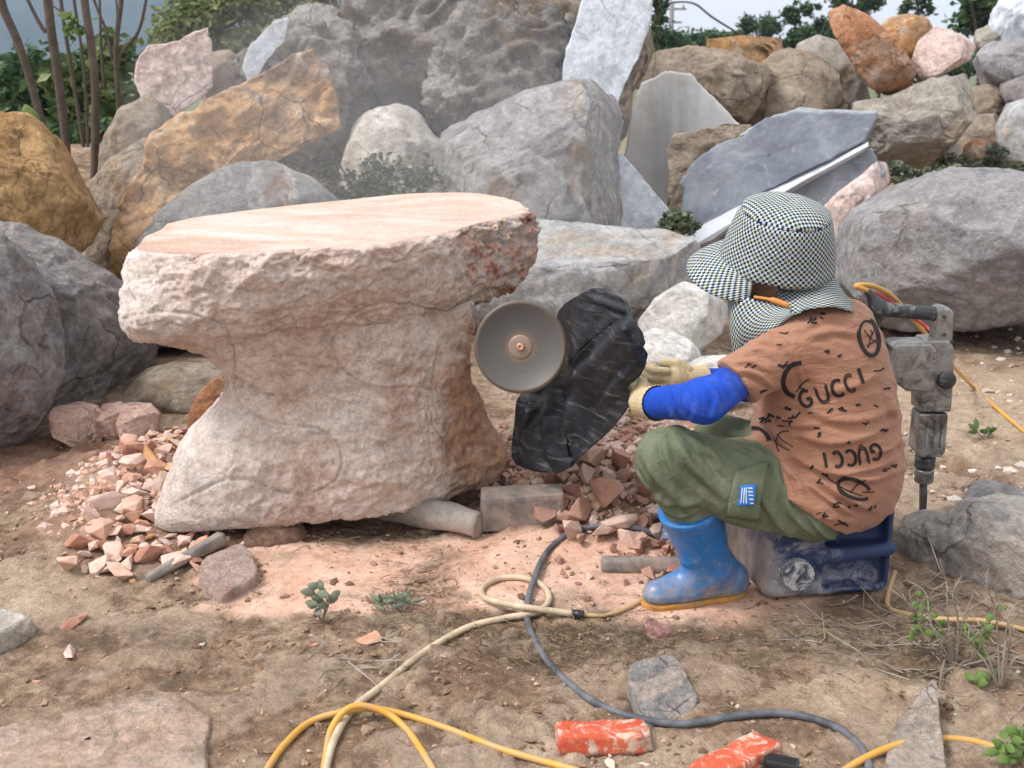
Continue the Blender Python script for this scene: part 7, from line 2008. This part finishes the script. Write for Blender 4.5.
seedling('green weed with small round leaves growing through the tan wire', (925, 655), [((918, 598), 0.02, 7), ((930, 606), 0.0, 6), ((940, 625), -0.03, 5), ((915, 628), -0.02, 4)], 0.022, 0.015, M['leaf_fresh'], 5)
seedling('green weed with round leaves below the streaked rock', (975, 668), [((965, 630), 0.02, 7), ((985, 625), 0.0, 6), ((975, 640), -0.03, 6), ((996, 608), 0.02, 4)], 0.022, 0.015, M['leaf_fresh'], 6)
seedling('green weed at the lower right corner beside the yellow hose', (1015, 765), [((1000, 748), 0.0, 5), ((1018, 733), 0.0, 6), ((1028, 745), 0.0, 5), ((1008, 756), -0.02, 4)], 0.034, 0.020, M['leaf_fresh'], 7)
seedling('small green weed behind the jackhammer on the bare ground', (985, 440), [((978, 428), 0.0, 4), ((990, 430), 0.05, 4)], 0.04, 0.02, M['leaf_mid'], 8)
seedling('tiny green weed at the foot of the pointed stone', (985, 690), [((975, 680), 0.0, 4), ((990, 676), 0.02, 4)], 0.028, 0.02, M['leaf_fresh'], 9)
seedling('dry pale weed at the foot of the dark boulder on the left', (82, 395), [((75, 358), 0.0, 6), ((66, 382), 0.0, 5), ((90, 370), 0.0, 5)], 0.03, 0.006, M['straw'], 10)

for lb, bp, tips in (('bare grey twigs standing before the streaked rock at the lower right', (955, 668), [(892, 590), (905, 580), (925, 596), (940, 560), (962, 575), (975, 590), (930, 625), (905, 640)]),
                     ('bare dry twigs sticking up at the right edge below the tan wire', (1000, 690), [(960, 612), (985, 585), (1005, 560), (1022, 600), (1030, 640), (975, 640), (1012, 620)])):
    b0 = G(*bp); o = empty('dry_shrub', b0, lb, 'dry shrub'); r = np.random.default_rng(bp[0]); bg = Bag()
    for x, y in tips:
        tip = P(x, y, b0[1] + r.uniform(-0.06, 0.10)); m1 = b0 + (tip - b0) * 0.4 + r.normal(size=3) * 0.012 + [0, 0, 0.02]; m2 = b0 + (tip - b0) * 0.75 + r.normal(size=3) * 0.012
        c = catmull(np.array([b0, m1, m2, tip]), 6); bg.tube(c, np.linspace(0.0028, 0.0011, len(c)), 5)
        for q in range(3):
            a = c[r.integers(5, len(c) - 2)]; e = a + r.normal(size=3) * 0.035 + [0, 0, 0.015]; bg.tube(np.array([a, (a + e) / 2 + r.normal(size=3) * 0.005, e]), [0.0014, 0.0011, 0.0007], 4)
    world_obj('twig', bg.verts(), bg.f, M['twig'], None, o)
# mountain
mx = np.linspace(-1100, 500, 130); mt = np.linspace(0, 1, 34)
MX, MT = np.meshgrid(mx, mt)
ridge = 150 * np.exp(-((MX + 420) / 330.0) ** 2) + 60 * np.exp(-((MX + 60) / 120.0) ** 2) + 24 * np.exp(-((MX - 300) / 260.0) ** 2)
ridge = ridge * (1 + 0.22 * fbm(xyz(MX / 120.0, 0 * MX), 5, 4))
MZ = ridge * MT ** 0.9 + 6 * fbm(xyz(MX / 40, MT * 6), 6, 4) * MT - 2
MYY = 600 + 320 * MT + 30 * fbm(xyz(MX / 90, MT * 4), 8, 3)
t = NT('forested_slope')
M['mount'] = t.done(t.ramp(t.noise(0.03, 8, 0.7), [(0.3, (0.022, 0.036, 0.034)), (0.7, (0.045, 0.065, 0.055))]), 0.95, None, 0.1)
tag(obj('mountain', mesh_np('mountain', np.stack([MX, MYY, MZ], -1).reshape(-1, 3), grid_faces(34, 130)[:, ::-1], M['mount'])), kind='structure')
# air
hm = bpy.data.materials.new('pale_haze'); hm.use_nodes = True; hn = hm.node_tree; hn.nodes.clear()
ho = hn.nodes.new('ShaderNodeOutputMaterial'); hv = hn.nodes.new('ShaderNodeVolumePrincipled')
hv.inputs['Color'].default_value = (0.62, 0.75, 1.0, 1); hv.inputs['Density'].default_value = 0.00055; hv.inputs['Anisotropy'].default_value = 0.2
hn.links.new(hv.outputs[0], ho.inputs['Volume'])
v, f = box_mesh((-150, 560, 110), (2400, 1300, 230))
tag(obj('haze', mesh_np('haze', v, f, hm, False)), kind='stuff')

# stone dust hanging in the air behind the block
dm = bpy.data.materials.new('stone_dust_in_air'); dm.use_nodes = True; dn2 = dm.node_tree; dn2.nodes.clear()
do = dn2.nodes.new('ShaderNodeOutputMaterial'); dv = dn2.nodes.new('ShaderNodeVolumePrincipled')
dv.inputs['Color'].default_value = (0.93, 0.92, 0.92, 1); dv.inputs['Density'].default_value = 0.10; dv.inputs['Anisotropy'].default_value = 0.2
dn2.links.new(dv.outputs[0], do.inputs['Volume'])
v0, f0 = ico(4)
dc = P(372, 165, 5.0)
vv = v0 * np.array([1.25, 1.0, 0.75]) * (1 + 0.22 * fbm(v0 * 1.5, 71, 3))[:, None] + dc
tag(world_obj('dust_haze', vv, f0, dm), 'thin veil of pale stone dust in the air behind the carved block', 'dust', kind='stuff')
